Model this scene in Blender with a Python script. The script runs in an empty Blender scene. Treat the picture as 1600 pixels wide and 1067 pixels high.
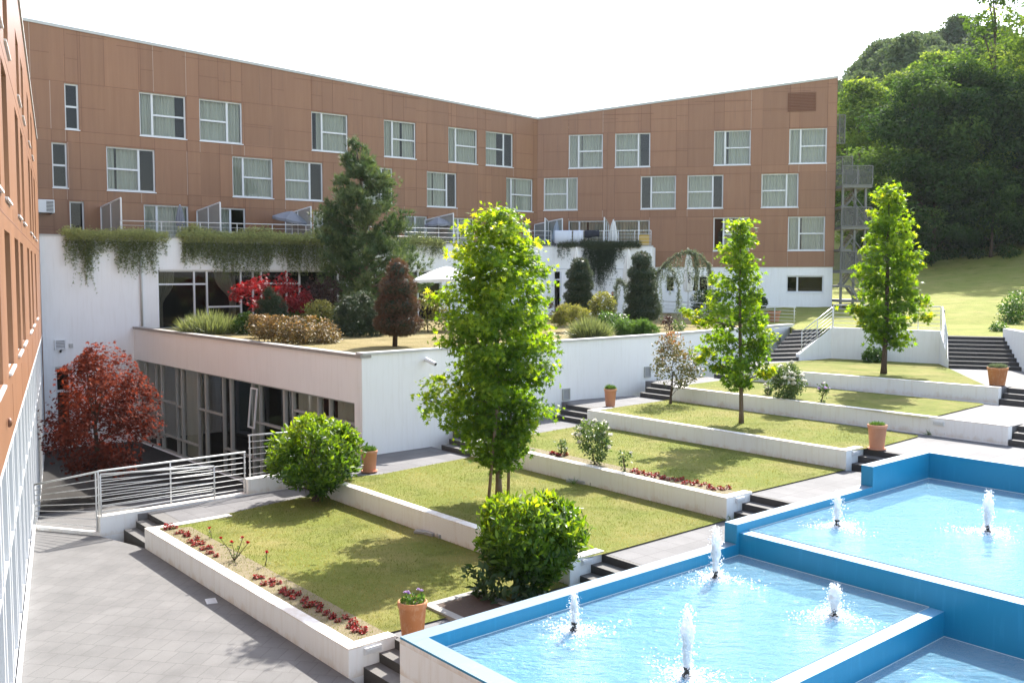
import bpy, math, random
import numpy as np
from mathutils import Vector
HAZE = .00009
random.seed(7); RNG = np.random.default_rng(11)
SC = bpy.context.scene; COL = SC.collection
PI = math.pi; R = math.radians

# ------------------------------------------------------------------ survey of the place (metres, x right, y ahead, z up)
F = 1563.0; TH = R(3.88); H = 7.0
CT, ST = math.cos(TH), math.sin(TH)
def ray(px, py):
    x = (px-800)/F; z = -(py-533.5)/F
    return np.array([x, CT+z*ST, -ST+z*CT])
def at(px, py, z):
    r = ray(px, py); t = (z-H)/r[2]
    return np.array([0, 0, H])+t*r
def dirv(az): return np.array([math.sin(R(az)), math.cos(R(az)), 0.0])
def on(px, py, p0, az):
    r = ray(px, py); d = dirv(az); n = np.array([d[1], -d[0], 0])
    t = (n@(np.asarray(p0)-np.array([0, 0, H])))/(n@r)
    return np.array([0, 0, H])+t*r
def hgt(p, py):
    a = -(py-533.5)/F; y = p[1]
    return (a*y*CT-y*ST)/(CT+a*ST)+H
def depth(px, py, d):
    r = ray(px, py); t = d/r[1]
    return np.array([0, 0, H])+t*r
def V3(x, y, z): return np.array([x, y, z], float)
def isect(p, az1, q, az2):
    d1, d2 = dirv(az1), dirv(az2)
    A = np.array([[d1[0], -d2[0]], [d1[1], -d2[1]]]); b = (np.asarray(q)-np.asarray(p))[:2]
    s = np.linalg.solve(A, b); return np.asarray(p)+d1*s[0]

# ------------------------------------------------------------------ scene objects
ORG = {}
def tag(o, label=None, cat=None, group=None, kind=None):
    if label: o['label'] = label
    if cat: o['category'] = cat
    if group: o['group'] = group
    if kind: o['kind'] = kind
    return o
def empty(name, loc, label, cat, group=None):
    o = bpy.data.objects.new(name, None); COL.objects.link(o)
    o.location = Vector(loc); o.empty_display_size = .2; ORG[o.name] = np.array(loc, float)
    return tag(o, label, cat, group)
def link_mesh(name, me, parent=None, org=None):
    o = bpy.data.objects.new(name, me); COL.objects.link(o)
    if parent is not None:
        o.parent = parent; ORG[o.name] = ORG[parent.name]
    else:
        o.location = Vector(org); ORG[o.name] = np.array(org, float)
    return o
class MB:
    def __init__(s): s.v = []; s.f = []; s.m = []
    def add(s, vs, fs, mi=0):
        b = len(s.v); s.v += [tuple(map(float, p)) for p in vs]
        for f in fs: s.f.append([b+i for i in f]); s.m.append(mi)
        return s
    def quad(s, a, b, c, d, mi=0): return s.add([a, b, c, d], [(0, 1, 2, 3)], mi)
    def hexa(s, lo, up, mi=0):
        return s.add(list(lo)+list(up), [(3, 2, 1, 0), (4, 5, 6, 7), (0, 1, 5, 4), (1, 2, 6, 5), (2, 3, 7, 6), (3, 0, 4, 7)], mi)
    def prism(s, poly, z0, z1, mi=0, mtop=None):
        n = len(poly)
        zz1 = z1 if hasattr(z1, '__len__') else [z1]*n
        lo = [(p[0], p[1], z0) for p in poly]; up = [(p[0], p[1], zz1[i]) for i, p in enumerate(poly)]
        a = sum(poly[i][0]*poly[(i+1) % n][1]-poly[(i+1) % n][0]*poly[i][1] for i in range(n))
        if a < 0: lo.reverse(); up.reverse()
        s.add(lo, [tuple(range(n-1, -1, -1))], mi)
        s.add(up, [tuple(range(n))], mi if mtop is None else mtop)
        s.add(lo+up, [(i, (i+1) % n, n+(i+1) % n, n+i) for i in range(n)], mi)
        return s
    def wall(s, p0, p1, w, z0, z1, mi=0, mtop=None):      # thickness w to the left of p0->p1
        p0 = np.asarray(p0, float); p1 = np.asarray(p1, float); d = (p1-p0)[:2]; d /= np.linalg.norm(d); n = np.array([-d[1], d[0]])*w
        return s.prism([p0[:2], p1[:2], p1[:2]+n, p0[:2]+n], z0, z1, mi, mtop)
    def box(s, c, sx, sy, sz, az=0, mi=0):
        c = np.asarray(c, float); ex = np.array([math.cos(R(az)), -math.sin(R(az)), 0])*sx/2; ey = np.array([math.sin(R(az)), math.cos(R(az)), 0])*sy/2
        ez = np.array([0, 0, sz/2]); q = [c-ex-ey, c+ex-ey, c+ex+ey, c-ex+ey]
        return s.hexa([p-ez for p in q], [p+ez for p in q], mi)
    def tube(s, pts, rad, n=8, mi=0):
        pts = [np.asarray(p, float) for p in pts]; k = len(pts)
        rad = rad if hasattr(rad, '__len__') else [rad]*k
        vs = []; up = None
        for i in range(k):
            t = pts[min(i+1, k-1)]-pts[max(i-1, 0)]; t = t/(np.linalg.norm(t)+1e-9)
            if up is None:
                up = np.array([0, 0, 1.]) if abs(t[2]) < .9 else np.array([1., 0, 0])
            a = np.cross(t, up); a /= np.linalg.norm(a)+1e-9; b = np.cross(a, t); up = b
            for j in range(n):
                q = 2*PI*j/n; vs.append(pts[i]+rad[i]*(math.cos(q)*a+math.sin(q)*b))
        fs = [(i*n+j, i*n+(j+1) % n, (i+1)*n+(j+1) % n, (i+1)*n+j) for i in range(k-1) for j in range(n)]
        fs += [tuple(range(n-1, -1, -1)), tuple((k-1)*n+j for j in range(n))]
        return s.add(vs, fs, mi)
    def lathe(s, prof, c, n=24, mi=0, wob=None):
        vs = []
        for k, (r, z) in enumerate(prof):
            for j in range(n):
                q = 2*PI*j/n; rr = r*(1+(wob(k, j) if wob else 0))
                vs.append((c[0]+rr*math.cos(q), c[1]+rr*math.sin(q), c[2]+z))
        m = len(prof)
        fs = [(i*n+j, i*n+(j+1) % n, (i+1)*n+(j+1) % n, (i+1)*n+j) for i in range(m-1) for j in range(n)]
        return s.add(vs, fs, mi)
    def build(s, name, mats, parent=None, org=None, smooth=False, bevel=0, tone=False):
        if not isinstance(mats, (list, tuple)): mats = [mats]
        if parent is not None: org = ORG[parent.name]
        elif org is None:
            a = np.array(s.v); org = (a[:, 0].mean(), a[:, 1].mean(), a[:, 2].min())
        o_ = np.asarray(org, float)
        me = bpy.data.meshes.new(name)
        me.from_pydata([tuple(np.array(p)-o_) for p in s.v], [], s.f)
        for m in mats: me.materials.append(m)
        me.polygons.foreach_set('material_index', s.m)
        if tone: q_ = me.attributes.new('lv', 'FLOAT', 'FACE'); q_.data.foreach_set('value', [random.random() for _ in s.f])
        if smooth: me.polygons.foreach_set('use_smooth', [True]*len(s.f))
        me.update()
        o = link_mesh(name, me, parent, org)
        if bevel:
            b = o.modifiers.new('bevel', 'BEVEL'); b.width = bevel; b.segments = 2; b.limit_method = 'ANGLE'; b.angle_limit = R(40)
        return o
def copy_tree(o, loc=None, rz=None, sc=None, parent=None, label=None):
    c = o.copy(); COL.objects.link(c); c.parent = parent
    if loc is not None: c.location = Vector(loc)
    if rz is not None: c.rotation_euler = (0, 0, rz)
    if sc is not None: c.scale = (sc, sc, sc) if not hasattr(sc, '__len__') else sc
    if label: c['label'] = label
    for ch in list(o.children): copy_tree(ch, parent=c)
    return c

# ------------------------------------------------------------------ materials
def mat(name):
    m = bpy.data.materials.new(name); m.use_nodes = True; nt = m.node_tree; nt.nodes.clear()
    out = nt.nodes.new('ShaderNodeOutputMaterial'); return m, nt, out
class NT:
    def __init__(s, nt): s.nt = nt
    def n(s, t, **k):
        x = s.nt.nodes.new(t)
        for a, b in k.items():
            if a in x.inputs.keys(): x.inputs[a].default_value = b
            else: setattr(x, a, b)
        return x
    def l(s, a, b): s.nt.links.new(a, b)
    def pos(s): return s.n('ShaderNodeNewGeometry').outputs['Position']
    def mapped(s, scale=(1, 1, 1), rz=0.0, loc=(0, 0, 0)):
        m = s.n('ShaderNodeMapping'); m.inputs['Scale'].default_value = scale; m.inputs['Rotation'].default_value = (0, 0, rz); m.inputs['Location'].default_value = loc
        s.l(s.pos(), m.inputs['Vector']); return m.outputs['Vector']
    def noise(s, vec, scale, detail=4, rough=.55):
        x = s.n('ShaderNodeTexNoise'); x.inputs['Scale'].default_value = scale; x.inputs['Detail'].default_value = detail; x.inputs['Roughness'].default_value = rough
        s.l(vec, x.inputs['Vector']); return x.outputs['Fac']
    def ramp(s, fac, stops):
        r = s.n('ShaderNodeValToRGB'); e = r.color_ramp.elements
        while len(e) < len(stops): e.new(.5)
        for i, (p, c) in enumerate(stops):
            e[i].position = p; e[i].color = (*c, 1) if len(c) == 3 else c
        s.l(fac, r.inputs['Fac']); return r.outputs['Color']
    def mix(s, fac, a, b, mode='MIX'):
        m = s.n('ShaderNodeMix'); m.data_type = 'RGBA'; m.blend_type = mode
        for sock, val in ((m.inputs[0], fac), (m.inputs[6], a), (m.inputs[7], b)):
            if isinstance(val, (int, float)): sock.default_value = val
            elif isinstance(val, tuple): sock.default_value = (*val, 1)
            else: s.l(val, sock)
        return m.outputs[2]
    def bump(s, hgt_, strength, dist=.02):
        b = s.n('ShaderNodeBump'); b.inputs['Strength'].default_value = strength; b.inputs['Distance'].default_value = dist
        s.l(hgt_, b.inputs['Height']); return b.outputs['Normal']
    def bsdf(s, out, col, rough=.6, normal=None, spec=.4, metal=0.0):
        p = s.n('ShaderNodeBsdfPrincipled'); p.inputs['Roughness'].default_value = rough if not hasattr(rough, 'links') else .5
        p.inputs['Specular IOR Level'].default_value = spec; p.inputs['Metallic'].default_value = metal
        if isinstance(col, tuple): p.inputs['Base Color'].default_value = (*col, 1)
        else: s.l(col, p.inputs['Base Color'])
        if hasattr(rough, 'links'): s.l(rough, p.inputs['Roughness'])
        if normal is not None: s.l(normal, p.inputs['Normal'])
        if out is not None: s.l(p.outputs[0], out.inputs['Surface'])
        return p
def surf(name, c0, c1, scale=2.0, rough=.6, bump=.1, spec=.35, stretch=(1, 1, 1), bs=40, metal=0.0):
    m, nt, out = mat(name); N = NT(nt); v = N.mapped(stretch)
    a = N.noise(v, scale, 6, .6); b = N.noise(v, bs, 3)
    c = N.mix(a, c0, c1); c = N.mix(.12, c, N.ramp(b, [(.3, (.6, .6, .6)), (.7, (1, 1, 1))]), 'MULTIPLY')
    N.bsdf(out, c, rough, N.bump(b, bump, .01), spec, metal); return m

def plaster(name, base, dirt=.35, warm=(.42, .36, .27)):
    m, nt, out = mat(name); N = NT(nt)
    v = N.mapped((3, 3, .25)); streak = N.noise(v, 3.0, 6, .65)
    v2 = N.mapped(); blot = N.noise(v2, .7, 5, .6); fine = N.noise(v2, 60, 3)
    f = N.ramp(streak, [(.48, (0, 0, 0)), (.78, (dirt,)*3)])
    c = N.mix(f, base, warm)
    c = N.mix(N.ramp(blot, [(.3, (0, 0, 0)), (.75, (.16,)*3)]), c, tuple(x*.82 for x in base))
    N.bsdf(out, c, .8, N.bump(fine, .18, .006), .2); return m
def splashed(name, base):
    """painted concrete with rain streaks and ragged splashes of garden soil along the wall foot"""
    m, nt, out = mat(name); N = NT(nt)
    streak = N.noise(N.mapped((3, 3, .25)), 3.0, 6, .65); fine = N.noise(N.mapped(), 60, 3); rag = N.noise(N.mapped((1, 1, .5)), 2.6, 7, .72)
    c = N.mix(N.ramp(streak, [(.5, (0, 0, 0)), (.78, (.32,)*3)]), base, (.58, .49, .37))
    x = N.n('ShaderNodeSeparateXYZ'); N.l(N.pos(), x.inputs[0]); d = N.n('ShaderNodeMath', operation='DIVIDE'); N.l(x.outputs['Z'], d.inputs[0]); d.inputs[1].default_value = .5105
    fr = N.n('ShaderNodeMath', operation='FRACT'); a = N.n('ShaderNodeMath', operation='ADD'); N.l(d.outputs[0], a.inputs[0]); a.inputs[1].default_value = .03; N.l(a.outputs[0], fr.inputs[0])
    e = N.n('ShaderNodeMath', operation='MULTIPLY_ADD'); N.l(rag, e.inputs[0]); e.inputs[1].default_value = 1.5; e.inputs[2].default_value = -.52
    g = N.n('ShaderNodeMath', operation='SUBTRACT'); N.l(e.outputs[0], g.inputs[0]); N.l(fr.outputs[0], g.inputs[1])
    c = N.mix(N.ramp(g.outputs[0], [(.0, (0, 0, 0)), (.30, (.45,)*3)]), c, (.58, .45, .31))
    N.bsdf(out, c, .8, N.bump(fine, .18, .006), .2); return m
M = {}
M['limescale'] = surf('limescale_line', (.55, .66, .70), (.70, .78, .80), 7, .8, .3)
M['white'] = plaster('white_render', (.86, .858, .855), .16)
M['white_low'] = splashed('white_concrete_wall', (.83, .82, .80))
M['blush'] = plaster('pinkish_render', (.89, .885, .88), .14)
def brownpanel():
    m, nt, out = mat('brown_cladding'); N = NT(nt)
    v = N.mapped((2.2, 2.2, .12)); st = N.noise(v, 2.2, 6, .65); fine = N.noise(N.mapped((1, 1, 1)), 90, 2)
    big = N.noise(N.mapped((.4, .4, .4)), 1.0, 3)
    c = N.mix(N.ramp(st, [(.35, (0, 0, 0)), (.75, (1, 1, 1))]), (.25, .117, .057), (.29, .142, .073))
    c = N.mix(N.ramp(big, [(.35, (0, 0, 0)), (.7, (.35,)*3)]), c, (.22, .10, .054))
    st2 = N.noise(N.mapped((1.1, 1.1, .07)), 3.1, 5, .7); c = N.mix(N.ramp(st2, [(.58, (0, 0, 0)), (.74, (.55,)*3)]), c, (.16, .08, .05))
    at_ = N.n('ShaderNodeAttribute'); at_.attribute_type = 'GEOMETRY'; at_.attribute_name = 'lv'; c = N.mix(1.0, c, N.ramp(at_.outputs['Fac'], [(0, (.90, .89, .88)), (1, (1.06, 1.06, 1.05))]), 'MULTIPLY')
    N.bsdf(out, c, .42, N.bump(fine, .08, .004), .5); return m
M['brown'] = brownpanel()
M['joint'] = surf('panel_joint', (.15, .065, .04), (.20, .09, .055), 3, .8)
M['jointpale'] = surf('pale_panel_joint', (.40, .30, .24), (.45, .35, .30), 3, .8)
M['alu'] = surf('aluminium_frame', (.62, .63, .65), (.68, .69, .70), 4, .42, .03, .5)
M['alu_white'] = surf('white_frame', (.74, .75, .76), (.78, .79, .80), 4, .4, .03, .5)
M['alugrey'] = surf('grey_green_frame', (.36, .37, .35), (.42, .43, .41), 4, .5, .03, .4)
M['column'] = surf('pale_green_column', (.42, .46, .40), (.48, .52, .45), 4, .7)
M['steel'] = surf('painted_steel', (.60, .61, .60), (.68, .68, .67), 8, .35, .03, .5)
M['grey_steel'] = surf('galvanised_steel', (.11, .11, .11), (.17, .17, .165), 5, .5, .05, .5)
M['coping'] = surf('grey_coping', (.42, .42, .41), (.56, .55, .53), 3, .6, .1)
M['stonecoping'] = surf('stone_coping', (.22, .20, .18), (.46, .44, .42), 5, .8, .2)
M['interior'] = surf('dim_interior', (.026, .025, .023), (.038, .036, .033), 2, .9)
M['dark'] = surf('black_fitting', (.015, .015, .015), (.03, .03, .03), 4, .5)
M['louver'] = surf('brown_louvre', (.15, .062, .030), (.18, .078, .038), 4, .5)
M['soil'] = surf('dry_soil', (.13, .11, .055), (.27, .22, .14), 6, .95, .6)
M['manhole'] = surf('rusty_cover', (.07, .045, .032), (.11, .075, .055), 6, .8, .4)
M['concrete'] = surf('grey_concrete', (.30, .29, .27), (.42, .41, .38), 4, .85, .3)
M['fabric_white'] = surf('white_canvas', (.72, .71, .68), (.80, .79, .76), 5, .85, .1)
M['fabric_grey'] = surf('grey_canvas', (.20, .21, .24), (.26, .27, .30), 5, .85, .1)
M['fabric_blue'] = surf('pale_blue_canvas', (.32, .37, .43), (.38, .43, .5), 5, .85, .1)
M['towel_white'] = surf('white_towel', (.62, .66, .74), (.72, .75, .82), 6, .95, .3)
M['towel_dark'] = surf('dark_towel', (.02, .022, .03), (.04, .045, .06), 6, .95, .3)
M['straw'] = surf('yellow_mat', (.45, .30, .08), (.58, .40, .12), 12, .9, .3)
M['skin'] = surf('skin', (.36, .20, .13), (.42, .24, .16), 6, .6)
M['hair'] = surf('dark_hair', (.012, .01, .009), (.02, .016, .014), 20, .6)
M['cloth_dark'] = surf('dark_cloth', (.03, .035, .05), (.05, .055, .07), 8, .9)
M['cloth_pale'] = surf('pale_cloth', (.5, .52, .42), (.6, .62, .5), 8, .9)
M['bark'] = surf('bark', (.09, .065, .045), (.20, .15, .11), 9, .9, .7, .2, (1, 1, .3))
M['barkdark'] = surf('dark_bark', (.05, .036, .026), (.11, .08, .06), 9, .9, .7, .2, (1, 1, .3))
M['stake'] = surf('wooden_stake', (.16, .11, .07), (.25, .18, .12), 9, .9, .5, .2, (1, 1, .2))
M['lampglass'] = surf('frosted_lamp_glass', (.55, .56, .58), (.62, .63, .64), 6, .3)
M['lampgrey'] = surf('dusty_lamp_glass', (.28, .29, .30), (.36, .37, .38), 6, .3)
def terracotta(name, a, b, pale):
    m, nt, out = mat(name); N = NT(nt); v = N.mapped()
    n1 = N.noise(v, 4, 6, .65); n2 = N.noise(N.mapped((1, 1, .4)), 9, 5, .7); c = N.mix(n1, a, b)
    c = N.mix(N.ramp(n2, [(.5, (0, 0, 0)), (.72, (.55,)*3)]), c, pale)
    N.bsdf(out, c, .8, N.bump(N.noise(v, 70, 3), .2, .006), .2); return m
M['terra'] = terracotta('terracotta', (.42, .17, .07), (.50, .22, .10), (.60, .42, .30))
M['terrapink'] = terracotta('smooth_terracotta', (.52, .24, .15), (.56, .27, .17), (.58, .32, .22))

def paving(name, rz, bw, rh, c0, c1, joint, off=.5):
    m, nt, out = mat(name); N = NT(nt); v = N.mapped((1, 1, 1), rz)
    b = N.n('ShaderNodeTexBrick'); b.offset = off; b.squash = 1.0
    for k, x in (('Scale', 1.0), ('Mortar Size', .008), ('Mortar Smooth', .2), ('Bias', 0.0), ('Brick Width', bw), ('Row Height', rh)): b.inputs[k].default_value = x
    b.inputs['Color1'].default_value = (*c0, 1); b.inputs['Color2'].default_value = (*c1, 1); b.inputs['Mortar'].default_value = (*joint, 1)
    N.l(v, b.inputs['Vector'])
    n1 = N.noise(N.mapped(), .9, 6, .65); n2 = N.noise(N.mapped(), 45, 4)
    c = N.mix(N.ramp(n1, [(.38, (0, 0, 0)), (.72, (.75,)*3)]), b.outputs['Color'], tuple(x*.70 for x in c0))
    c = N.mix(.35, c, N.ramp(n2, [(.3, (.55,)*3), (.7, (1, 1, 1))]), 'MULTIPLY')
    hn = N.mix(.3, b.outputs['Fac'], n2)
    inv = N.n('ShaderNodeInvert'); N.l(hn, inv.inputs['Color'])
    N.bsdf(out, c, .78, N.bump(inv.outputs[0], .35, .012), .25); return m
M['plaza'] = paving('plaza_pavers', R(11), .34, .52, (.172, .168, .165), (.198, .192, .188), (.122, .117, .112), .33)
M['path'] = paving('path_pavers', R(-41.8+90), .60, .60, (.175, .172, .175), (.215, .21, .212), (.10, .095, .095), 0.0)
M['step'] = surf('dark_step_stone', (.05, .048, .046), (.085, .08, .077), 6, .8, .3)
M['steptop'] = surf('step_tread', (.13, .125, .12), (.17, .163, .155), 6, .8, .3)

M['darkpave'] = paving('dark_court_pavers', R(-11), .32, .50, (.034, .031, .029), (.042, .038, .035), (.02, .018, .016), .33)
def lawn(name, g0, g1, dry, amt):
    m, nt, out = mat(name); N = NT(nt)
    a = N.noise(N.mapped(), .55, 6, .62); b = N.noise(N.mapped((1, 1, 1)), 6, 5, .7); f = N.noise(N.mapped(), 38, 4, .7)
    c = N.mix(b, g0, g1)
    c = N.mix(N.ramp(a, [(.42, (0, 0, 0)), (.70, (amt,)*3)]), c, dry)
    c = N.mix(N.ramp(b, [(.55, (0, 0, 0)), (.8, (.5*amt,)*3)]), c, dry)
    big = N.noise(N.mapped(loc=(7, 3, 0)), .8, 7, .7); c = N.mix(N.ramp(big, [(.30, (.75,)*3), (.46, (0, 0, 0))]), c, tuple(x*.62 for x in g0)); c = N.mix(N.ramp(big, [(.56, (0, 0, 0)), (.74, (.6,)*3)]), c, tuple(x*1.25 for x in dry))
    c = N.mix(.5, c, N.ramp(f, [(.3, (.45,)*3), (.7, (1, 1, 1))]), 'MULTIPLY')
    N.bsdf(out, c, .9, N.bump(f, .9, .05), .1); return m
M['lawn'] = lawn('mown_lawn', (.155, .195, .036), (.26, .275, .066), (.36, .30, .12), .70)
M['hill'] = lawn('meadow', (.21, .25, .05), (.32, .33, .09), (.38, .33, .12), .6)
M['drylawn'] = lawn('dry_turf', (.24, .20, .08), (.32, .26, .12), (.42, .33, .17), .9)

def leafmat(name, cols, trans=.42, tcol=None, rough=.45, spec=.35):
    m, nt, out = mat(name); N = NT(nt)
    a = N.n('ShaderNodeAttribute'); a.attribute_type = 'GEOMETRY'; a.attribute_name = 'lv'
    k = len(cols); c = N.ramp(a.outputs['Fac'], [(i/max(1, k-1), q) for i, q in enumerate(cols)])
    p = N.bsdf(None, c, rough, None, spec)
    t = N.n('ShaderNodeBsdfTranslucent')
    if tcol is None: tcol = (1.5, 1.6, .7)
    N.l(N.mix(1.0, c, tcol, 'MULTIPLY'), t.inputs['Color'])
    x = N.n('ShaderNodeMixShader'); x.inputs[0].default_value = trans
    N.l(p.outputs[0], x.inputs[1]); N.l(t.outputs[0], x.inputs[2]); N.l(x.outputs[0], out.inputs['Surface']); return m
L = {}
L['gum'] = leafmat('sweetgum_leaf', [(.036, .092, .012), (.075, .16, .016), (.175, .27, .022), (.50, .48, .05)], .58, (3.0, 2.4, .45))
L['laurel'] = leafmat('glossy_shrub_leaf', [(.022, .062, .010), (.055, .125, .014), (.14, .24, .02), (.36, .42, .045)], .48, (2.7, 2.2, .45), .42, .4)
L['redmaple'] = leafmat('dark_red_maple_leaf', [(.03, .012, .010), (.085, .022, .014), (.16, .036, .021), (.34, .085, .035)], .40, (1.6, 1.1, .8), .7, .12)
L['scarlet'] = leafmat('scarlet_maple_leaf', [(.14, .010, .012), (.26, .016, .017), (.40, .028, .028)], .42, (1.6, 1.0, 1.0))
L['pine'] = leafmat('pine_needle', [(.022, .05, .024), (.05, .095, .04), (.095, .145, .058), (.20, .235, .10)], .28, (1.3, 1.3, .6), .5, .3)
L['conifer'] = leafmat('dark_conifer_needle', [(.022, .045, .025), (.045, .075, .035), (.08, .10, .05), (.15, .11, .07)], .2, (1.2, 1.3, .7))
L['brownconifer'] = leafmat('bronze_conifer_needle', [(.05, .045, .03), (.09, .07, .04), (.15, .08, .05), (.26, .10, .06)], .2, (1.3, 1.1, .7))
L['cedar'] = leafmat('blue_cedar_needle', [(.10, .14, .09), (.16, .20, .12), (.24, .27, .15)], .22, (1.2, 1.2, .8))
L['yellowshrub'] = leafmat('golden_shrub_leaf', [(.10, .13, .03), (.20, .20, .05), (.34, .30, .09), (.45, .36, .14)], .35)
L['brownshrub'] = leafmat('bronze_shrub_leaf', [(.07, .07, .025), (.15, .115, .045), (.26, .17, .08), (.38, .27, .13)], .35, (1.4, 1.2, .7))
L['purpleshrub'] = leafmat('purple_shrub_leaf', [(.03, .02, .02), (.07, .035, .03), (.10, .06, .04)], .3, (1.4, 1.1, .8))
L['greenshrub'] = leafmat('green_shrub_leaf', [(.04, .09, .02), (.08, .15, .03), (.16, .24, .05)], .38)
L['darkshrub'] = leafmat('dark_shrub_leaf', [(.02, .045, .015), (.04, .08, .022), (.08, .13, .035)], .3)
L['lavender'] = leafmat('lavender_blade', [(.12, .145, .065), (.20, .225, .11), (.32, .33, .18)], .30)
L['vine'] = leafmat('trailing_leaf', [(.11, .14, .075), (.23, .27, .13), (.50, .52, .26)], .40, (1.3, 1.3, .6), .7, .15)
L['vinedark'] = leafmat('dark_trailing_leaf', [(.03, .05, .03), (.055, .08, .04), (.09, .11, .055)], .25, (1.2, 1.2, .7))
L['photinia'] = leafmat('photinia_leaf', [(.05, .075, .025), (.11, .13, .045), (.22, .19, .09), (.55, .15, .055)], .35, (1.4, 1.1, .7))
L['rose'] = leafmat('rose_leaf', [(.05, .09, .03), (.10, .15, .05), (.18, .23, .09)], .35)
L['petalwhite'] = leafmat('white_petal', [(.75, .72, .64), (.85, .83, .78)], .3, (1, 1, .95))
L['petalred'] = leafmat('crimson_petal', [(.32, .008, .02), (.45, .012, .025), (.52, .03, .04)], .3, (1.3, .8, .8))
L['begonia'] = leafmat('bronze_bedding_leaf', [(.05, .05, .015), (.14, .025, .018), (.34, .022, .02), (.48, .05, .03)], .3, (1.3, .9, .8))
L['petalpink'] = leafmat('lilac_petal', [(.45, .30, .55), (.62, .50, .70)], .3, (1, 1, 1))
L['wood'] = leafmat('woodland_leaf', [(.045, .09, .022), (.085, .15, .032), (.16, .235, .055), (.28, .34, .09)], .48, (1.8, 1.7, .55), .75, .1)
L['woodfar'] = leafmat('far_woodland_leaf', [(.06, .095, .05), (.095, .135, .07), (.14, .18, .09)], .35, (1.5, 1.5, .8), .8, .08)  # leaf colours greyed, distance haze painted in
L['wooddark'] = leafmat('dark_woodland_leaf', [(.016, .042, .015), (.045, .09, .026), (.12, .19, .045)], .42, (1.4, 1.4, .6), .75, .08)
L['grass'] = leafmat('grass_blade', [(.10, .13, .025), (.17, .19, .04), (.27, .25, .08), (.38, .32, .14)], .35, (1.4, 1.4, .6), .6, .2)

def schlick(N, f0, gain, normal=None):
    g = N.n('ShaderNodeNewGeometry'); d = N.n('ShaderNodeVectorMath', operation='DOT_PRODUCT'); N.l(g.outputs['Incoming'], d.inputs[0]); N.l(normal if normal is not None else g.outputs['Normal'], d.inputs[1])
    a = N.n('ShaderNodeMath', operation='ABSOLUTE'); N.l(d.outputs['Value'], a.inputs[0]); b = N.n('ShaderNodeMath', operation='SUBTRACT'); b.inputs[0].default_value = 1; N.l(a.outputs[0], b.inputs[1])
    p = N.n('ShaderNodeMath', operation='POWER'); N.l(b.outputs[0], p.inputs[0]); p.inputs[1].default_value = 5
    m = N.n('ShaderNodeMath', operation='MULTIPLY_ADD', use_clamp=True); N.l(p.outputs[0], m.inputs[0]); m.inputs[1].default_value = gain; m.inputs[2].default_value = f0; return m.outputs[0]
def glassmat(name, tint, refl=1.0, rough=.0):
    m, nt, out = mat(name); N = NT(nt)
    t = N.n('ShaderNodeBsdfTransparent'); t.inputs[0].default_value = (*tint, 1)
    g = N.n('ShaderNodeBsdfGlossy'); g.inputs['Roughness'].default_value = rough
    N.l(N.bump(N.noise(N.mapped(), .8, 2), .05, .03), g.inputs['Normal'])
    x = N.n('ShaderNodeMixShader'); N.l(schlick(N, .036*refl, .9), x.inputs[0]); N.l(t.outputs[0], x.inputs[1]); N.l(g.outputs[0], x.inputs[2])
    N.l(x.outputs[0], out.inputs['Surface']); return m
M['glass'] = glassmat('window_glass', (.80, .85, .83), 1.0)
M['glassdark'] = glassmat('tinted_glass', (.52, .57, .56), .8)
M['glassbright'] = glassmat('ground_floor_glass', (.62, .70, .70), 1.8)
def frosted():
    m, nt, out = mat('frosted_glass'); N = NT(nt)
    t = N.n('ShaderNodeBsdfTransparent'); t.inputs[0].default_value = (.6, .65, .64, 1)
    p = N.bsdf(None, (.34, .38, .37), .25, None, .5)
    x = N.n('ShaderNodeMixShader'); x.inputs[0].default_value = .62
    N.l(t.outputs[0], x.inputs[1]); N.l(p.outputs[0], x.inputs[2]); N.l(x.outputs[0], out.inputs['Surface']); return m
M['frosted'] = frosted()
def wiremesh():
    m, nt, out = mat('expanded_metal_mesh'); N = NT(nt)
    t = N.n('ShaderNodeBsdfTransparent'); p = N.bsdf(None, (.10, .10, .10), .6, None, .3)
    x = N.n('ShaderNodeMixShader'); x.inputs[0].default_value = .6
    N.l(t.outputs[0], x.inputs[1]); N.l(p.outputs[0], x.inputs[2]); N.l(x.outputs[0], out.inputs['Surface']); return m
M['mesh'] = wiremesh()
def curtain(name, c):
    m, nt, out = mat(name); N = NT(nt)
    n1 = N.noise(N.mapped((6, 6, .15)), 2, 3); cc = N.mix(n1, tuple(x*.8 for x in c), c)
    p = N.bsdf(None, cc, .9, None, .1); t = N.n('ShaderNodeBsdfTranslucent'); N.l(cc, t.inputs[0])
    x = N.n('ShaderNodeMixShader'); x.inputs[0].default_value = .3; N.l(p.outputs[0], x.inputs[1]); N.l(t.outputs[0], x.inputs[2]); N.l(x.outputs[0], out.inputs['Surface']); return m
M['curtain'] = curtain('sheer_curtain', (.60, .58, .50)); M['drape'] = curtain('beige_drape', (.55, .46, .36))
def poolpaint(name, c0, c1, rough=.35):
    m, nt, out = mat(name); N = NT(nt); a = N.noise(N.mapped(), 1.2, 6, .65); s_ = N.noise(N.mapped((4, 4, .4)), 3, 5)
    c = N.mix(a, c0, c1); c = N.mix(N.ramp(s_, [(.55, (0, 0, 0)), (.8, (.25,)*3)]), c, tuple(min(1, x*1.5+.05) for x in c1))
    N.bsdf(out, c, rough, N.bump(N.noise(N.mapped(), 50, 3), .1, .005), .5); return m
M['poolblue'] = poolpaint('blue_pool_paint', (.008, .20, .36), (.012, .235, .41))
M['poolrim'] = poolpaint('sunlit_blue_rim', (.12, .195, .27), (.16, .24, .315), .55)  # rim tops painted paler to carry the sun and sky sheen
M['poolfloor'] = poolpaint('pale_blue_basin', (.13, .34, .52), (.17, .39, .57), .5)
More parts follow.
